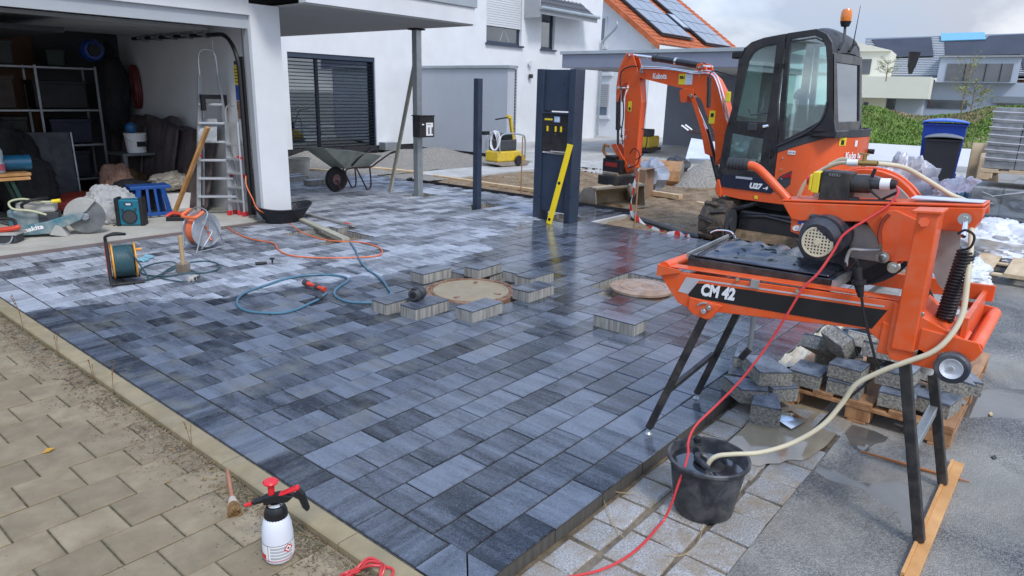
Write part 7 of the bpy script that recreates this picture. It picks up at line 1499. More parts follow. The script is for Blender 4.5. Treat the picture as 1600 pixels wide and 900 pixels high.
ck = [((4.62, 1.20, .125), (.20, .24, .10), (0, 0, 1.57), 'broken paver at the left corner of the pallet deck'),
 ((4.62, .96, .125), (.20, .21, .095), (0, 0, 1.6), 'broken paver on the deck right of the corner piece, bottom of two'),
 ((4.64, .965, .225), (.20, .22, .095), (0, 0, 1.52), 'broken paver stacked flat on another at the pallet front'),
 ((4.66, .665, .13), (.20, .27, .10), (.0, 0, 1.65), 'broken paver at the front of the deck behind the outer saw legs'),
 ((4.74, .70, .235), (.2, .25, .10), (.0, .05, 1.5), 'broken paver lying on top of the front right piece'),
 ((4.80, .80, .335), (.2, .24, .10), (.35, .12, 1.3), 'broken paver tilted on top behind the hanging pump cable'),
 ((4.78, 1.08, .335), (.19, .2, .10), (.9, -.25, 1.1), 'broken paver standing steeply with its split face up'),
 ((4.92, 1.02, .32), (.24, .19, .10), (.2, .5, .6), 'broken paver leaning behind the steep one'),
 ((5.05, .98, .40), (.22, .22, .10), (-.3, .35, 1.2), 'topmost broken paver at the back of the heap with ribbed side'),
 ((4.95, 1.22, .22), (.2, .24, .10), (.5, .2, .9), 'broken paver at the back left of the heap'),
 ((5.15, .80, .14), (.3, .22, .10), (0, .1, .7), 'broken paver on the deck behind the heap'),
 ((5.10, 1.15, .13), (.3, .2, .10), (.1, 0, 1.9), 'broken paver lying deep at the back corner of the pallet'),
 ((5.0, .62, .2), (.26, .2, .10), (.3, .3, .4), 'broken paver behind the saw column foot'),
 ((5.2, 1.0, .27), (.24, .2, .10), (.4, -.3, 2.2), 'broken paver wedged at the very back of the heap'),
 ((4.72, .47, .125), (.22, .22, .10), (0, 0, 1.4), 'broken paver on the deck between the two outer saw legs'),
 ((4.95, .45, .22), (.24, .2, .10), (.25, -.1, .5), 'broken paver tilted behind the corrugated drain hose'),
 ((5.15, .60, .33), (.26, .22, .10), (-.3, .2, 1.9), 'broken paver on top of the heap just right of its peak'),
 ((5.25, .40, .13), (.3, .2, .10), (0, 0, .2), 'broken paver lying flat behind the saw wheel')]
for k, (p, s, r, lb) in enumerate(ck): chunk(p, s, r, lb, .04 * (k % 3), k)
b0 = (4.438,1.576,0.000)
for k, (p, s, r, lb) in enumerate([((4.22, 1.48, .053), (.28, .2, .10), (0, 0, 2.0), 'broken paver on the paving edge nearest the saw leg'),
 ((4.50, 1.62, .053), (.34, .16, .10), (0, 0, .35), 'split paver lying flat on the paving behind the edge piece'),
 ((4.62, 1.66, .09), (.32, .10, .18), (0, 0, .28), 'narrow paver strip standing on its edge on the paving'),
 ((4.42, 1.38, .053), (.30, .22, .10), (0, 0, .9), 'wedge shaped paver with pointed corner left of the pallet'),
 ((4.42, 1.42, .155), (.3, .22, .10), (0, .0, .75), 'top paver of the little pile left of the pallet'),
 ((4.16, 1.30, .0), (.24, .18, .14), (0, 0, .25), 'broken paver standing on the setts in front of the little pile')]): chunk(p, s, r, lb, .05, 30 + k, tri=(k in (0, 3)))
MB().add([(4.10, 1.12, -.055), (4.28, 1.08, -.05), (4.33, 1.2, -.04), (4.2, 1.25, -.03), (4.13, 1.2, -.045)], [(0, 1, 2, 3, 4)]).build('plastic_scrap', M_chr, label='scrap of shiny foil at the corner of the pallet', cat='foil', solid=.002)
foil = MB().sheet(lambda u, v: (5.0 + 1.5 * u, 1.40 + .16 * v, -.02 + .05 * noise.noise(Vector((u * 9, v * 5, 2))) + .03 * abs(noise.noise(Vector((u * 22, v * 12, 3))))), 60, 12).build('edge_foil', mat('dirty_cream_foil', (.55, .50, .40), .45, var=.25, vs=9, bump=.6, bs=30), label='crumpled cream foil along the paving edge behind the broken pavers', cat='foil')
for p_, a, lb in (((5.0, .42, .083), .3, 'thin grey tile offcut lying on the pallet deck near the wheel'), ((4.9, .52, .083), 1.2, 'second tile offcut half under the first one')): MB().box((-.12, -.06, 0), (.12, .06, .012), Matrix.Rotation(a, 3, 'Z'), p_).build('tile_offcut', M_galv, label=lb, cat='tile')
# ---- right background: empty pallet, packs of blocks, film, bags, bins
pallet('pallet', 'pale empty pallet on the wet road in front of the wrapped blocks', 9.42, -.70, 1.5, 1.60, -.07, M_palp, nb=5, gapw=.62)
def pack(name, lb, x0, y1, z0, nr, nc, nd, bl, bh, bd, wrap=False):
    t = mk(name, lb, 'block pack', (x0, y1, z0)); me = {}
    bmh = paver_mesh('block', bl - .008, bd - .01, bh - .004, .006, M_blkc)
    for j in range(nr):
        for i in range(nc):
            link('block', bmh, t, loc=(bd / 2 + rnd.uniform(-.006, .006), -bl * (i + .5), bh * (j + 1)), rot=(0, 0, pi / 2 + rnd.uniform(-.012, .012)))
    MB().box((bd, -bl * nc, .0), (bd * nd, -.004, bh * nr - .004)).build('inner_blocks', M_blkc, t)
    return t
M_blkc = mat('grey_concrete_block', (.25, .27, .275), .85, tv=.1, var=.2, vs=8, c2=(.36, .38, .38), bump=.5, bs=60)
def paver_rot(): pass
pk1 = pack('block_pack', 'upper pack of grey concrete blocks strapped on a pallet at the right edge', 11.6, 1.18, 1.07, 8, 4, 5, .36, .102, .2)
pk2 = pack('block_pack', 'lower pack of grey blocks wrapped in clear film at the right edge', 11.5, 1.24, .06, 6, 4, 5, .36, .125, .22)
pallet('pallet', 'pallet between the upper and the lower pack of grey blocks', 11.58, -.30, 1.1, 1.5, .92, M_palp)
pallet('pallet', 'pallet under the film wrapped blocks on the road', 11.45, -.25, 1.2, 1.5, -.08, M_palp)
for k in range(7): z = .15 + k * .102; MB().tube(smoothpath([(-.012, .02, z + .004 * (k % 2)), (-.02, -.4, z - .012), (-.012, -.9, z), (-.02, -1.44, z - .01)], 3), .0065, 5).build('strap_layer', mat('white_foam_strip', (.66, .68, .72), .5), pk1)
def film(u, v): return (-.03 + .025 * noise.noise(Vector((u * 6, v * 5, 1))), .03 - 1.5 * u, -.02 + .80 * v)
M_film = glass('clear_film', (.9, .92, .94), .5, .12)
MB().sheet(film, 50, 40).build('wrapping_film', M_film, pk2)
for k in range(16):
    a, b_ = rnd.random(), rnd.random(); c, d_ = a + rnd.uniform(-.5, .5), b_ + rnd.uniform(-.15, .15); P_ = [Vector(film(min(1, max(0, a + (c - a) * t)), min(1, max(0, b_ + (d_ - b_) * t)))) + Vector((-.004, 0, 0)) for t in (0, .25, .5, .75, 1)]
    MB().tube(smoothpath(P_, 3), .005, 4).build('film_crease', MATS['white_foam_strip'], pk2)
M_bag = mat('white_plastic_bag', (.66, .68, .71), .35, var=.12, vs=5, bump=.5, bs=14, c2=(.8, .82, .85))
def crumple(name, lb, cat, c, r, m, seed, amp=.9, nu=72, nv=44, floor=None):
    V = []; c = Vector(c)
    for j in range(nv + 1):
        for i in range(nu):
            th = pi * j / nv; ph = 2 * pi * i / nu; d = Vector((sin(th) * cos(ph), sin(th) * sin(ph), cos(th)))
            k = 1 + amp * (.5 * noise.noise(d * 1.6 + Vector((seed, 0, 0))) + .34 * abs(noise.noise(d * 3.8 + Vector((0, seed, 0)))) + .24 * abs(noise.noise(d * 8 + Vector((seed, 2, 0)))) + .12 * abs(noise.noise(d * 17 + Vector((seed, 0, 2)))))
            p = c + Vector((d.x * r[0] * k, d.y * r[1] * k, d.z * r[2] * k)); 
            if floor is not None: p.z = max(p.z, floor + .002 * sin(i))
            V.append(p)
    return MB().add(V, [(j * nu + i, (j + 1) * nu + i, (j + 1) * nu + (i + 1) % nu, j * nu + (i + 1) % nu) for j in range(nv) for i in range(nu)], True).build(name, m, label=lb, cat=cat)
crumple('plastic_film', 'white plastic film heaped in front of the wrapped blocks', 'film', (10.9, .72, .12), (.38, .62, .28), M_bag, 3, floor=-.062)
crumple('plastic_film', 'second heap of white film at the right edge behind the empty pallet', 'film', (10.95, -.02, .16), (.35, .45, .28), M_bag, 8, floor=-.062)
crumple('plastic_bag', 'white bag lying beside the empty pallet behind the saw spring', 'bag', (8.85, .92, .08), (.30, .26, .18), M_bag, 12, floor=-.062)
crumple('plastic_bag', 'clear plastic bag full of rubbish left of the black bin', 'bag', (12.9, 2.35, .45), (.42, .48, .50), mat('milky_bag', (.50, .52, .56), .3, var=.3, vs=3, bump=.4, bs=10, dirt=(.6, .25, .25), da=.2, ds=2), 21, floor=-.06)
crumple('plastic_bag', 'white bag with pink print between the bins and the blocks', 'bag', (12.7, 1.55, .35), (.35, .40, .36), mat('printed_bag', (.72, .70, .72), .4, var=.08, dirt=(.7, .25, .3), da=.35, ds=4, bump=.3, bs=10), 33, floor=-.06)
crumple('teal_sack', 'teal blue refuse sack in front of the white bag', 'sack', (12.1, 1.35, .20), (.30, .27, .42), mat('teal_sack_plastic', (.02, .13, .22), .3, var=.3, vs=5, bump=.5, bs=12, stretch=(1, 1, 4)), 41, floor=-.06)
tt = mk('tub', 'flat grey mixing tub under the white rubbish bags', 'tub', (12.4, 2.0, -.06)); MB().lathe([(0, 0), (.4, 0), (.48, .26), (.50, .27), (.46, .27), (.38, .03), (0, .03)], n=24, sx=.7, sy=1.3).build('tub_body', M_dgrey, tt)
def bin_(name, lb, x, y, s, m, ml, rz):
    t = mk(name, lb, 'wheelie bin', (x, y, -.05), rz); w0, w1, d0_, d1, h = .24 * s, .29 * s, .24 * s, .34 * s, .98 * s
    V = [(-w0, -d0_, .03), (w0, -d0_, .03), (w0, d0_, .03), (-w0, d0_, .03), (-w1, -d1, h), (w1, -d1, h), (w1, d1, h), (-w1, d1, h)]
    MB().add(V, [(3, 2, 1, 0), (4, 5, 6, 7)] + [(i, (i + 1) % 4, 4 + (i + 1) % 4, 4 + i) for i in range(4)]).build('bin_body', m, t, .02)
    MB().box((-w1 * 1.05, -d1 * 1.05, h - .05), (w1 * 1.05, d1 * 1.05, h)).build('bin_rim', m, t, .01)
    MB().sheet(lambda u, v: (-w1 * 1.08 + 2.16 * w1 * u, -d1 * 1.15 + 2.4 * d1 * v, h + .02 + .09 * sin(pi * u) ** .6 * (.4 + .6 * sin(pi * min(1, v * 1.1)) if v < .9 else .6)), 16, 10).build('bin_lid', ml, t, solid=.02)
    MB().cyl((-w1, d1 + .08, h - .02), (w1, d1 + .08, h - .02), .018, n=8).build('bin_handle', ml, t)
    for q in (-1, 1): MB().cyl((q * w0 * 1.0, d0_, .1 * s), (q * (w0 * 1.0 + .05), d0_, .1 * s), .1 * s, n=16).build('bin_wheel', M_black, t)
M_bb = mat('blue_bin_plastic', (.012, .055, .36), .4, var=.1)
bin_('blue_bin', 'large blue wheelie bin behind the small black one', 19.9, 2.95, 1.55, M_bb, mat('bright_blue_lid', (.02, .12, .55), .35, var=.1), radians(-82))
bin_('black_bin', 'small black wheelie bin in front of the blue one', 18.9, 2.78, 1.22, mat('black_bin_plastic', (.022, .023, .03), .5, var=.15), mat('grey_bin_lid', (.16, .17, .19), .5, var=.1), radians(-82))
M_card = mat('cardboard', (.42, .33, .22), .85, var=.15, vs=2)
for k, (y, w_, lb) in enumerate(((2.18, .62, 'folded cardboard sheet leaning against the right side of the bins'), (1.95, .50, 'bent cardboard roll right of the folded sheet'))):
    MB().sheet(lambda u, v, y=y, w_=w_, k=k: (18.7 - .3 * k + .15 * sin(u * pi) * (1 + k), y - w_ * u * (1 - .4 * v), -.05 + 1.15 * v - .2 * k * v), 10, 6).build('cardboard_sheet', M_card, label=lb, cat='cardboard', solid=.015)
for k in range(26):   # torn tape and foil scraps on the soil by the saw
    x, y = rnd.uniform(8.9, 10.2), rnd.uniform(1.45, 2.3); a = rnd.uniform(0, 3.14); l = rnd.uniform(.06, .2)
    if k < 12: MB().beam((x, y, -.03), (x + l * cos(a), y + l * sin(a), .0 + rnd.uniform(0, .05)), .05, .003).build('tape_scrap', (M_tr, M_tw, M_bag)[k % 3], label='torn scrap of red white tape or foil on the soil behind the saw', cat='scrap', group='torn scraps behind the saw')

# ================================================================ INSIDE THE GARAGE
M_shelf = mat('galvanised_shelf', (.26, .28, .30), .4, .6, var=.1); M_dkc = mat('dark_cloth', (.018, .018, .022), .9, var=.4, vs=4, bump=.3); M_brc = mat('dark_brown_sheet', (.075, .055, .055), .75, var=.35, vs=2.2, c2=(.13, .10, .105), stretch=(3, 3, .5), bump=.5, bs=9, dirt=(.25, .22, .2), da=.2, ds=4)
M_alad = mat('ladder_aluminium', (.58, .60, .62), .35, .7, var=.08); M_rp = mat('red_plastic_cap', (.60, .03, .04), .4)
# dark sheets leaning on the right wall
sh = mk('foam_sheets', 'tall dark brown quilted sheets leaning along the garage side wall', 'sheet', (0, 0, .05))
for k, (y0, y1, h) in enumerate(((10.2, 12.4, 1.22), (11.2, 13.3, 1.34), (12.2, 13.5, 1.18))):
    x = 5.27 - .09 * k
    MB().sheet(lambda u, v, x=x, y0=y0, y1=y1, h=h, k=k: (x - .28 * (1 - v) - .04 * noise.noise(Vector((u * 7, v * 2, k))), y0 + (y1 - y0) * u, h * v * (1 + .05 * noise.noise(Vector((u * 5, k, 0))))), 40, 12).build('sheet_layer', M_brc, sh, solid=.03)
MB().beam((5.15, 11.0, 1.22), (5.1, 11.6, 1.36), .08, .02).build('film_scrap', M_dgrey, label='strip of dark film poking up behind the leaning sheets', cat='film')
# step ladder
def ladder(name, lb, loc, rz, steps, H, w0, w1, D):
    t = mk(name, lb, 'ladder', loc, rz)
    for s in (-1, 1):
        MB().beam((s * w0, 0, 0), (s * w1, D * .42, H), .028, .06).build('front_rail', M_alad, t, .003); MB().beam((s * w0 * .98, D, 0), (s * w1, D * .5, H * .82), .022, .04).build('rear_rail', M_alad, t, .003)
        MB().box((s * w0 - .025, -.04, 0), (s * w0 + .025, .04, .07)).build('red_foot', M_rp, t, .006); MB().box((s * w0 * .98 - .02, D - .03, 0), (s * w0 * .98 + .02, D + .03, .06)).build('red_foot', M_rp, t, .006)
        MB().box((s * (w0 * .55 + w1 * .45) - .03, D * .17, H * .42), (s * (w0 * .55 + w1 * .45) + .03, D * .17 + .05, H * .42 + .05)).build('red_hinge', M_rp, t, .006)
    for k in range(steps):
        f = (k + 1) / (steps + 1.6); wd = w0 + (w1 - w0) * f; MB().box((-wd, D * .42 * f - .05, H * f), (wd, D * .42 * f + .07, H * f + .03)).build('step', M_alad, t, .004)
    MB().tube(smoothpath([(-w1, D * .42, H * .98), (-w1 * .95, D * .42, H * 1.12), (-w1 * .5, D * .42, H * 1.17), (w1 * .5, D * .42, H * 1.17), (w1 * .95, D * .42, H * 1.12), (w1, D * .42, H * .98)], 6), .014, 8).build('top_rail', M_alad, t)
    return t
ladder('step_ladder', 'tall aluminium step ladder with red caps by the garage wall', (5.0, 9.84, .05), radians(-38), 6, 2.0, .29, .12, .35)
ladder('step_ladder', 'narrow folded aluminium ladder right of the step ladder', (5.17, 9.62, .05), radians(-68), 5, 1.35, .13, .10, .12)
MB().prism([(4.84, 9.96, 1.12), (5.02, 9.75, 1.12), (5.14, 9.92, 1.42), (4.98, 10.1, 1.42)], (0, 0, .02)).build('ladder_platform', M_tin, label='grey folded platform clipped into the step ladder', cat='platform')
bkk = mk('wall_clamp', 'black bracket holding the ladder near its top', 'bracket', (5.05, 9.85, 1.72)); MB().box((-.16, -.02, .0), (.22, .03, .06)).box((-.16, -.02, -.16), (-.10, .03, 0)).box((.16, -.02, -.16), (.22, .03, 0)).build('bracket_bar', M_black, bkk)
ps = mk('poster', 'narrow yellow and picture poster on the wall behind the ladder', 'poster', (5.345, 9.62, 1.45)); card((-.002, .08, .48), (0, -1, 0), (0, 0, 1), .16, .26, M_yel, ps, 'yellow_field'); card((-.002, .08, .26), (0, -1, 0), (0, 0, 1), .16, .21, MATS['blue_print'], ps, 'blue_field'); card((-.002, .08, 0), (0, -1, 0), (0, 0, 1), .16, .25, mat('brown_print', (.28, .17, .12), .6, var=.5, vs=12), ps, 'picture_field'); card((-.002, .07, .75), (0, -1, 0), (0, 0, 1), .12, .05, M_dgrey, ps, 'dark_field')
for k in range(5): card((-.004, .07, .51 + k * .042), (0, -1, 0), (0, 0, 1), .14, .012, M_blkp, ps, 'printed_line')
cp_ = mk('cable_plugs', 'orange and red plugs in the wall socket by the garage door', 'plug', (5.28, 9.46, .88)); MB().cyl((0, .02, 0), (0, -.12, .01), .026, .018, 12).build('orange_plug', M_oc, cp_); MB().cyl((-.04, .04, .02), (-.05, .12, .03), .022, n=12).build('red_plug', M_rp, cp_)
MB().beam((4.62, 10.45, .05), (4.86, 9.66, 1.34), .065, .04).build('wooden_pole', M_w2, None, .004, label='orange wooden pole leaning against the step ladder', cat='pole')
# rack with shelves on the back wall
rk = mk('storage_rack', 'tall galvanised storage rack full of dark boxes at the back', 'rack', (0, 0, .05))
for x in (2.9, 3.75, 4.6):
    for y in (12.75, 13.3): MB().box((x, y, 0), (x + .035, y + .035, 2.1)).build('upright', M_shelf, rk, .002)
for z in (.3, .85, 1.4, 2.05): MB().box((2.9, 12.76, z), (4.63, 13.33, z + .03)).build('shelf', M_shelf, rk, .002)
stuff_ = [((3.0, 12.85, .40), (.7, .45, .40), 'dark_box', 'wide dark box on the lowest rack shelf', (.02, .02, .025)), ((3.85, 12.85, .39), (.55, .4, .42), 'dark_box', 'dark navy box on the lowest rack shelf right', (.012, .014, .03)), ((3.0, 12.9, .94), (.6, .4, .42), 'dark_box', 'black case on the middle rack shelf', (.02, .02, .02)), ((3.9, 12.88, .94), (.6, .4, .38), 'dark_box', 'blue black case on the middle rack shelf right', (.015, .02, .05)),
 ((3.0, 12.9, 1.49), (.5, .4, .48), 'dark_box', 'brown black carton on the upper rack shelf', (.05, .035, .025)), ((3.75, 12.9, 1.49), (.75, .4, .42), 'dark_box', 'large black carton on the upper rack shelf right', (.015, .015, .018)), ((3.1, 12.9, 2.14), (.45, .4, .34), 'dark_box', 'grey case on top of the rack', (.05, .05, .055)), ((4.0, 12.9, 2.14), (.25, .4, .24), 'dark_box', 'small green case on top of the rack', (.02, .04, .03))]
for (x, y, z), (a, b_, c), nm, lb, cc in stuff_:
    t = mk(nm, lb, 'box', (x, y, z)); m_ = mat('box_%s' % lb[:14].replace(' ', '_'), cc, .6, var=.3); MB().box((0, 0, 0), (a, b_, c)).build('box_body', m_, t, .02); MB().box((-.01, -.01, c - .05), (a + .01, b_ + .01, c + .01)).build('box_lid', m_, t, .01)
hl = mk('helmet', 'shiny blue round canister hanging at the back of the garage', 'canister', (4.55, 12.6, 2.40)); MB().lathe([(0, -.1), (.15, -.1), (.175, -.05), (.175, .05), (.14, .1), (.1, .1), (.1, .05), (0, .05)], (0, 0, 0), (0, -1, 0), 28).build('canister_shell', mat('gloss_blue', (.006, .035, .22), .15, coat=1), hl); MB().cyl((0, -.08, 0), (0, -.12, 0), .09, n=18).build('canister_core', M_blkp, hl)
for k, (x, y, z, h, lb) in enumerate(((4.95, 13.0, 2.45, 1.35, 'long black coat hanging at the back corner'), (3.2, 13.4, 2.5, .7, 'dark jacket hanging left of the rack'))): crumple('hanging_coat', lb, 'coat', (x, y, z - h / 2), (.22, .16, h / 2), M_dkc, 50 + k, .5)
rc_ = mk('red_cable_bundle', 'bundle of dark red cable hanging on the side wall', 'cable', (5.24, 12.9, 2.05))
for k in range(6): MB().tube([(.0 + .015 * k, (.08 + .006 * k) * cos(a), -.15 - .1 * (k % 2) + .30 * sin(a)) for a in [2 * pi * j / 24 for j in range(24)]], .018, 6, closed=True).build('cable_turn', mat('dark_red_rubber', (.12, .012, .014), .6), rc_)
pb = mk('paint_bucket', 'white paint bucket with wire handle beside the rack', 'bucket', (4.85, 12.1, .82)); MB().lathe([(0, 0), (.14, 0), (.165, .28), (.175, .29), (.17, .31), (0, .31)], n=28).build('bucket_body', M_wht, pb); MB().tube([(.172 * cos(a), -.02 - .12 * sin(a), .26 - .10 * sin(a)) for a in [pi * k / 14 for k in range(15)]], .005, 6).build('wire_handle', M_galv, pb); MB().box((-.05, -.162, .1), (.09, -.155, .18)).build('bucket_print', M_blkp, pb)
MB().box((4.55, 11.9, .78), (5.2, 12.5, .815)).box((4.56, 11.92, .05), (4.62, 11.98, .78)).box((5.1, 11.92, .05), (5.16, 11.98, .78)).build('side_shelf', M_shelf, label='low grey shelf carrying the white paint bucket', cat='shelf')
MB().blob((4.80, 12.1, 1.21), (.09, .09, .09), 14, 10, .1).build('round_container', mat('blue_rubber', (.02, .13, .30), .4), label='round blue cap on the white paint bucket', cat='cap')
MB().prism([(3.35, 12.3, .06), (3.95, 12.2, .06), (3.98, 12.35, 1.15), (3.40, 12.45, 1.15)], (0, .04, 0)).build('dark_board', mat('blue_black_sheet', (.02, .028, .04), .5), label='dark blue panel with pale edge leaning before the rack', cat='panel'); MB().beam((3.96, 12.17, .06), (3.99, 12.32, 1.15), .02, .02).build('panel_edge', M_shelf, bpy.data.objects['dark_board'])
# floor clutter
crumple('floor_sack', 'pink brown cloth sack lying on the garage floor', 'sack', (4.15, 11.2, .35), (.22, .28, .36), mat('pink_brown_cloth', (.30, .17, .12), .8, var=.25, vs=3), 61, .5, floor=.06)
crumple('red_cushion', 'flat dull red cushion bag on the garage floor', 'bag', (3.75, 11.5, .18), (.48, .36, .14), mat('dull_red_fabric', (.26, .035, .022), .6, var=.2), 64, .25, floor=.06)
crumple('grey_tarp', 'grey tarpaulin hanging forward onto the garage floor', 'tarpaulin', (3.70, 10.35, .20), (.34, .28, .30), mat('grey_tarpaulin', (.42, .43, .44), .7, var=.12, vs=2), 66, .6, floor=.055)
crumple('cream_sack', 'cream cloth sack on the things right of the blue stool', 'sack', (4.85, 11.0, .46), (.26, .2, .13), mat('cream_cloth', (.52, .47, .38), .85, var=.15), 71, .6)
crumple('dark_bag', 'black tool bag under the tarpaulin', 'bag', (4.2, 10.85, .28), (.3, .25, .26), M_dkc, 77, .4, floor=.06)
MB().box((4.55, 10.75, .05), (5.1, 11.15, .28)).build('white_carton', M_wht, None, .006, label='flat white carton behind the blue stool', cat='box')
crumple('wrapped_furniture', 'furniture wrapped in clear plastic at the left of the garage', 'furniture', (2.0, 12.2, .75), (.75, .5, .78), mat('dark_wrapped_film', (.045, .06, .065), .15, var=.7, vs=3, c2=(.20, .22, .23), coat=1, bump=.8, bs=9), 81, .4, floor=.05)
crumple('black_sack', 'black sack with white tie in front of the wrapped furniture', 'sack', (3.1, 11.6, .45), (.35, .3, .42), M_dkc, 84, .5, floor=.05)
crumple('dark_pile', 'dark heap of sacks beside the rack', 'sack', (2.9, 12.3, .7), (.5, .35, .7), M_dkc, 87, .5, floor=.05)
crumple('brown_sacks', 'dark brown stuffed sack on the floor before the sheets', 'sack', (4.6, 12.0, .3), (.3, .3, .28), mat('ochre_dark_cloth', (.09, .05, .02), .8, var=.4), 90, .4, floor=.05)
# blue plastic stool
M_bs = mat('blue_stool_plastic', (.012, .075, .30), .4, var=.1)
so_ = mk('step_stool', 'blue plastic step stool in the garage doorway', 'stool', (4.28, 10.45, .05), radians(-10))
MB().box((-.27, -.16, .40), (.27, .16, .45)).build('stool_top', M_bs, so_, .01)
for s in (-1, 1):
    MB().beam((s * .16, -.15, .40), (s * .22, -.22, 0), .07, .03).build('leg', M_bs, so_, .004); MB().beam((s * .05, -.15, .40), (s * .06, -.20, .05), .035, .02).build('slat', M_bs, so_, .003); MB().beam((s * .16, .15, .40), (s * .22, .20, 0), .07, .03).build('leg', M_bs, so_, .004)
MB().beam((-.24, -.21, .05), (.24, -.21, .05), .03, .05).build('cross_bar', M_bs, so_, .004)
# site radio
M_teal = mat('teal_radio_plastic', (.012, .16, .24), .38, var=.08)
ra = mk('site_radio', 'teal blue site radio with a round speaker on the garage floor', 'radio', (3.78, 9.86, .05), radians(-38))
MB().box((-.13, -.07, .01), (.13, .09, .36)).build('radio_body', M_teal, ra, .02)
for s in (-1, 1): MB().box((s * .15 - .025, -.08, 0), (s * .15 + .025, .1, .38)).build('side_guard', M_black, ra, .012)
MB().cyl((0, -.071, .13), (0, -.085, .13), .082, n=28).build('speaker', M_dgrey, ra); MB().lathe([(.082, 0), (.095, .004), (.095, .012), (.082, .014)], (0, -.072, .13), (0, -1, 0), 28).build('speaker_ring', M_black, ra); MB().box((-.05, -.076, .275), (.05, -.071, .32)).build('display', M_dgrey, ra); MB().box((-.03, -.079, .285), (.03, -.076, .31)).build('display_glass', MATS['pale_sticker'], ra)
for x, z in ((-.08, .23), (.08, .23)): MB().cyl((x, -.071, z), (x, -.09, z), .016, n=12).build('knob', M_dgrey, ra)
MB().tube(smoothpath([(-.13, .05, .05), (-.2, .0, .01), (-.22, -.06, .01)], 5), .006, 5).build('radio_cable', M_black, ra)
tbg = mk('tool_pouch', 'black and orange tool pouch right of the radio', 'tool', (4.42, 9.78, .05), radians(-35)); MB().box((-.20, -.07, 0), (.12, .09, .06)).build('pouch_body', M_black, tbg, .01); MB().tube(smoothpath([(-.2, 0, .06), (-.12, .02, .10), (.0, .0, .09), (.14, .02, .08)], 5), .028, 8).build('orange_strap', M_ogr, tbg)
jr = mk('small_tin', 'small dark tin with a white label beside the tool pouch', 'tin', (4.50, 9.62, .05), .2); MB().lathe([(0, 0), (.06, 0), (.06, .10), (.05, .12), (0, .12)], n=20).build('tin_body', M_blk, jr); MB().lathe([(.0605, .03), (.0605, .08)], n=20).build('tin_label', MATS['pale_sticker'], jr)
# petrol disc cutter
M_ct = mat('dusty_teal_casing', (.04, .17, .22), .5, var=.2, vs=4, dirt=(.36, .36, .34), da=.75, ds=3.5); M_cw = mat('dusty_grey_casing', (.42, .42, .40), .6, var=.15, dirt=(.3, .28, .24), da=.4, ds=5)
cu = mk('disc_cutter', 'dusty teal petrol disc cutter with a large blade in the doorway', 'disc cutter', (2.78, 9.82, .05), radians(-28))
MB().prism([(-.38, -.10, .06), (-.30, -.10, .03), (.02, -.10, .04), (.38, -.10, .20), (.42, -.10, .26), (.38, -.10, .31), (.0, -.10, .19), (-.30, -.10, .14), (-.40, -.10, .12)], (0, .05, 0)).build('belt_cover', M_ct, cu, .012)
MB().box((-.40, -.05, .05), (-.05, .14, .34)).build('engine_casing', M_ct, cu, .03); MB().box((-.30, -.06, .30), (.12, .10, .42)).build('top_casing', M_cw, cu, .03); MB().box((-.12, -.05, .14), (.14, .1, .30)).build('cylinder_fins', M_dgrey, cu, .01)
MB().lathe([(0, -.006), (.215, -.006), (.22, 0), (.215, .006), (0, .006)], (.42, -.02, .235), (0, 1, 0), 40).build('cutting_disc', mat('grey_disc', (.14, .15, .16), .5, .3, var=.25, vs=9, dirt=(.3, .3, .28), da=.4), cu)
g2 = [(.42 + .235 * cos(radians(a)), .235 + .235 * sin(radians(a))) for a in range(55, 215, 10)]
MB().prism([(a, -.06, c) for a, c in g2] + [(.30, -.06, .22), (.44, -.06, .30)], (0, .09, 0)).build('disc_guard', M_cw, cu, .01); MB().cyl((.42, -.07, .235), (.42, .03, .235), .045, n=18).build('disc_hub', M_chr, cu)
MB().tube(smoothpath([(-.22, -.08, .38), (-.20, -.14, .42), (-.10, -.16, .47), (.0, -.1, .48), (.02, .05, .47), (-.12, .14, .42)], 6), .018, 8).build('front_handle', M_black, cu)
MB().tube(smoothpath([(.02, -.10, .28), (-.12, -.14, .34), (-.30, -.14, .37), (-.33, -.12, .45), (-.20, -.10, .48), (.0, -.1, .44), (.12, -.1, .44)], 6), .013, 8).build('water_hose', mat('pale_green_hose', (.50, .52, .34), .45), cu); MB().cyl((.10, -.1, .44), (.19, -.1, .45), .024, n=12).build('hose_coupling', M_yel, cu)
MB().tube(smoothpath([(-.40, 0, .16), (-.52, 0, .20), (-.58, 0, .14), (-.50, 0, .08), (-.38, 0, .08)], 5), .022, 8).build('rear_handle', M_dgrey, cu); MB().prism([(.02, -.12, .03), (.18, -.12, .0), (.22, -.12, .0), (.16, -.12, .12), (.10, -.12, .15)], (0, .2, 0)).build('stand_foot', M_cw, cu, .006)
text('makita', .075, M_wht, cu, (-.26, -.105, .065), (1, 0, .22), (-.2, 0, 1), bold=.003, shear=.1, width=.24)
# extension tray and orange handled tool at the left edge
ex = mk('orange_tool', 'orange handled tool lying on a grey tray at the left edge', 'tool', (2.33, 9.72, .05), radians(-40)); MB().box((-.25, -.1, .0), (.12, .1, .10)).build('tray_box', M_dgrey, ex, .01); MB().box((-.27, -.12, .10), (.14, .12, .125)).build('tray_lid', M_cw, ex, .004); MB().tube(smoothpath([(-.25, -.02, .17), (-.1, -.03, .15), (.08, -.02, .17), (.14, 0, .19)], 5), .03, 8).build('orange_body', M_ogr, ex); MB().tube(smoothpath([(-.2, .02, .2), (-.1, .05, .27), (.05, .05, .26), (.1, 0, .18)], 5), .02, 8).build('black_grip', M_black, ex)
MB().tube(smoothpath([(-.12, -.12, .09), (-.1, -.16, .03), (.0, -.17, .01), (.08, -.16, .03), (.1, -.12, .09)], 5), .007, 6).build('wire_loop', M_galv, ex)
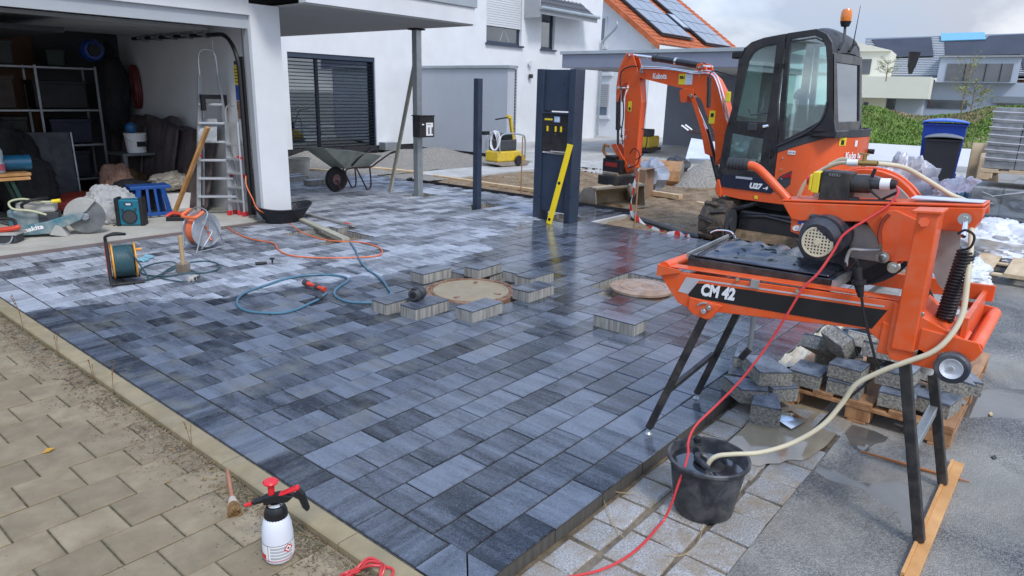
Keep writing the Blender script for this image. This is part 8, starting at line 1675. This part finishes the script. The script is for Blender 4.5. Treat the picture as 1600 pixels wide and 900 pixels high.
# trestle table with bottles
tb2 = mk('trestle_table', 'wooden trestle table on green folding legs at the left edge', 'table', (1.9, 10.7, .05))
for k, z in enumerate((.66, .61)): MB().box((-1.0, -.05 - .02 * k, z), (1.02 - .02 * k, .35, z + .04)).build('table_board', M_w2, tb2, .006)
for x in (.80, -.5):
    MB().beam((x, .0, .6), (x + .16, -.02, 0), .04, .04).build('leg', mat('green_steel', (.012, .05, .035), .5, var=.1), tb2); MB().beam((x, .3, .6), (x + .16, .3, 0), .04, .04).build('leg', MATS['green_steel'], tb2); MB().beam((x + .1, 0, .25), (x + .1, .3, .25), .03, .03).build('cross_bar', MATS['green_steel'], tb2)
M_pet = glass('pet_plastic', (.75, .82, .85), .6)
bo_ = mk('drink_bottle', 'clear drink bottle with pink cap and pink label on the table', 'bottle', (2.62, 10.78, .755)); MB().lathe([(0, 0), (.05, 0), (.056, .02), (.056, .12), (.045, .15), (.055, .20), (.056, .28), (.03, .33), (.02, .34), (.02, .36)], n=24).build('bottle_wall', mat('misty_bottle', (.35, .42, .46), .15, coat=1), bo_); MB().lathe([(.0575, .03), (.0575, .115)], n=24).build('bottle_label', mat('pink_label', (.50, .10, .16), .4), bo_); MB().cyl((0, 0, .355), (0, 0, .385), .024, n=14).build('bottle_cap', mat('pink_cap', (.6, .2, .2), .4), bo_)
bs_ = mk('small_bottle', 'small bottle with a yellow label left of the drink bottle', 'bottle', (2.40, 10.78, .755)); MB().lathe([(0, 0), (.035, 0), (.037, .15), (.02, .19), (0, .2)], n=18).build('bottle_wall', M_wht, bs_); MB().lathe([(.038, .06), (.038, .13)], n=18).build('bottle_label', M_yel, bs_); MB().box((-.05, -.005, .22), (.05, .005, .27)).build('card_tag', M_wht, bs_)
MB().cyl((2.45, 10.98, .86), (3.0, 10.9, .86), .10, n=24).build('teal_canister', mat('teal_can', (.015, .14, .26), .35, coat=.4), label='teal blue cylinder lying behind the bottles on the table', cat='canister')


# repeats of a kind share a group phrase
for nm, gp in (('pallet', 'wooden pallets on the site'), ('timber', 'pale timbers lying on the soil and gravel'), ('plastic_film', 'heaps of white plastic film'), ('plastic_bag', 'plastic rubbish bags by the road'), ('step_ladder', 'aluminium ladders in the garage'), ('dark_box', 'boxes and cases on the garage rack'), ('weed_stem', 'dry weed stems beside the kerb'), ('block_pack', 'packs of grey concrete blocks'), ('sapling', 'young trees and shrubs by the far houses'), ('steel_stake', 'rusty steel stakes'), ('cardboard_sheet', 'cardboard leaning by the bins'), ('hanging_coat', 'dark coats hanging in the garage'), ('straw', 'straw stalks on the setts'), ('tile_offcut', 'tile offcuts on the pallet'), ('wood_chip', 'small chips on the asphalt')):
    for o in col.objects:
        if o.parent is None and o.name.split('.')[0] == nm and 'category' in o and 'group' not in o: o['group'] = gp
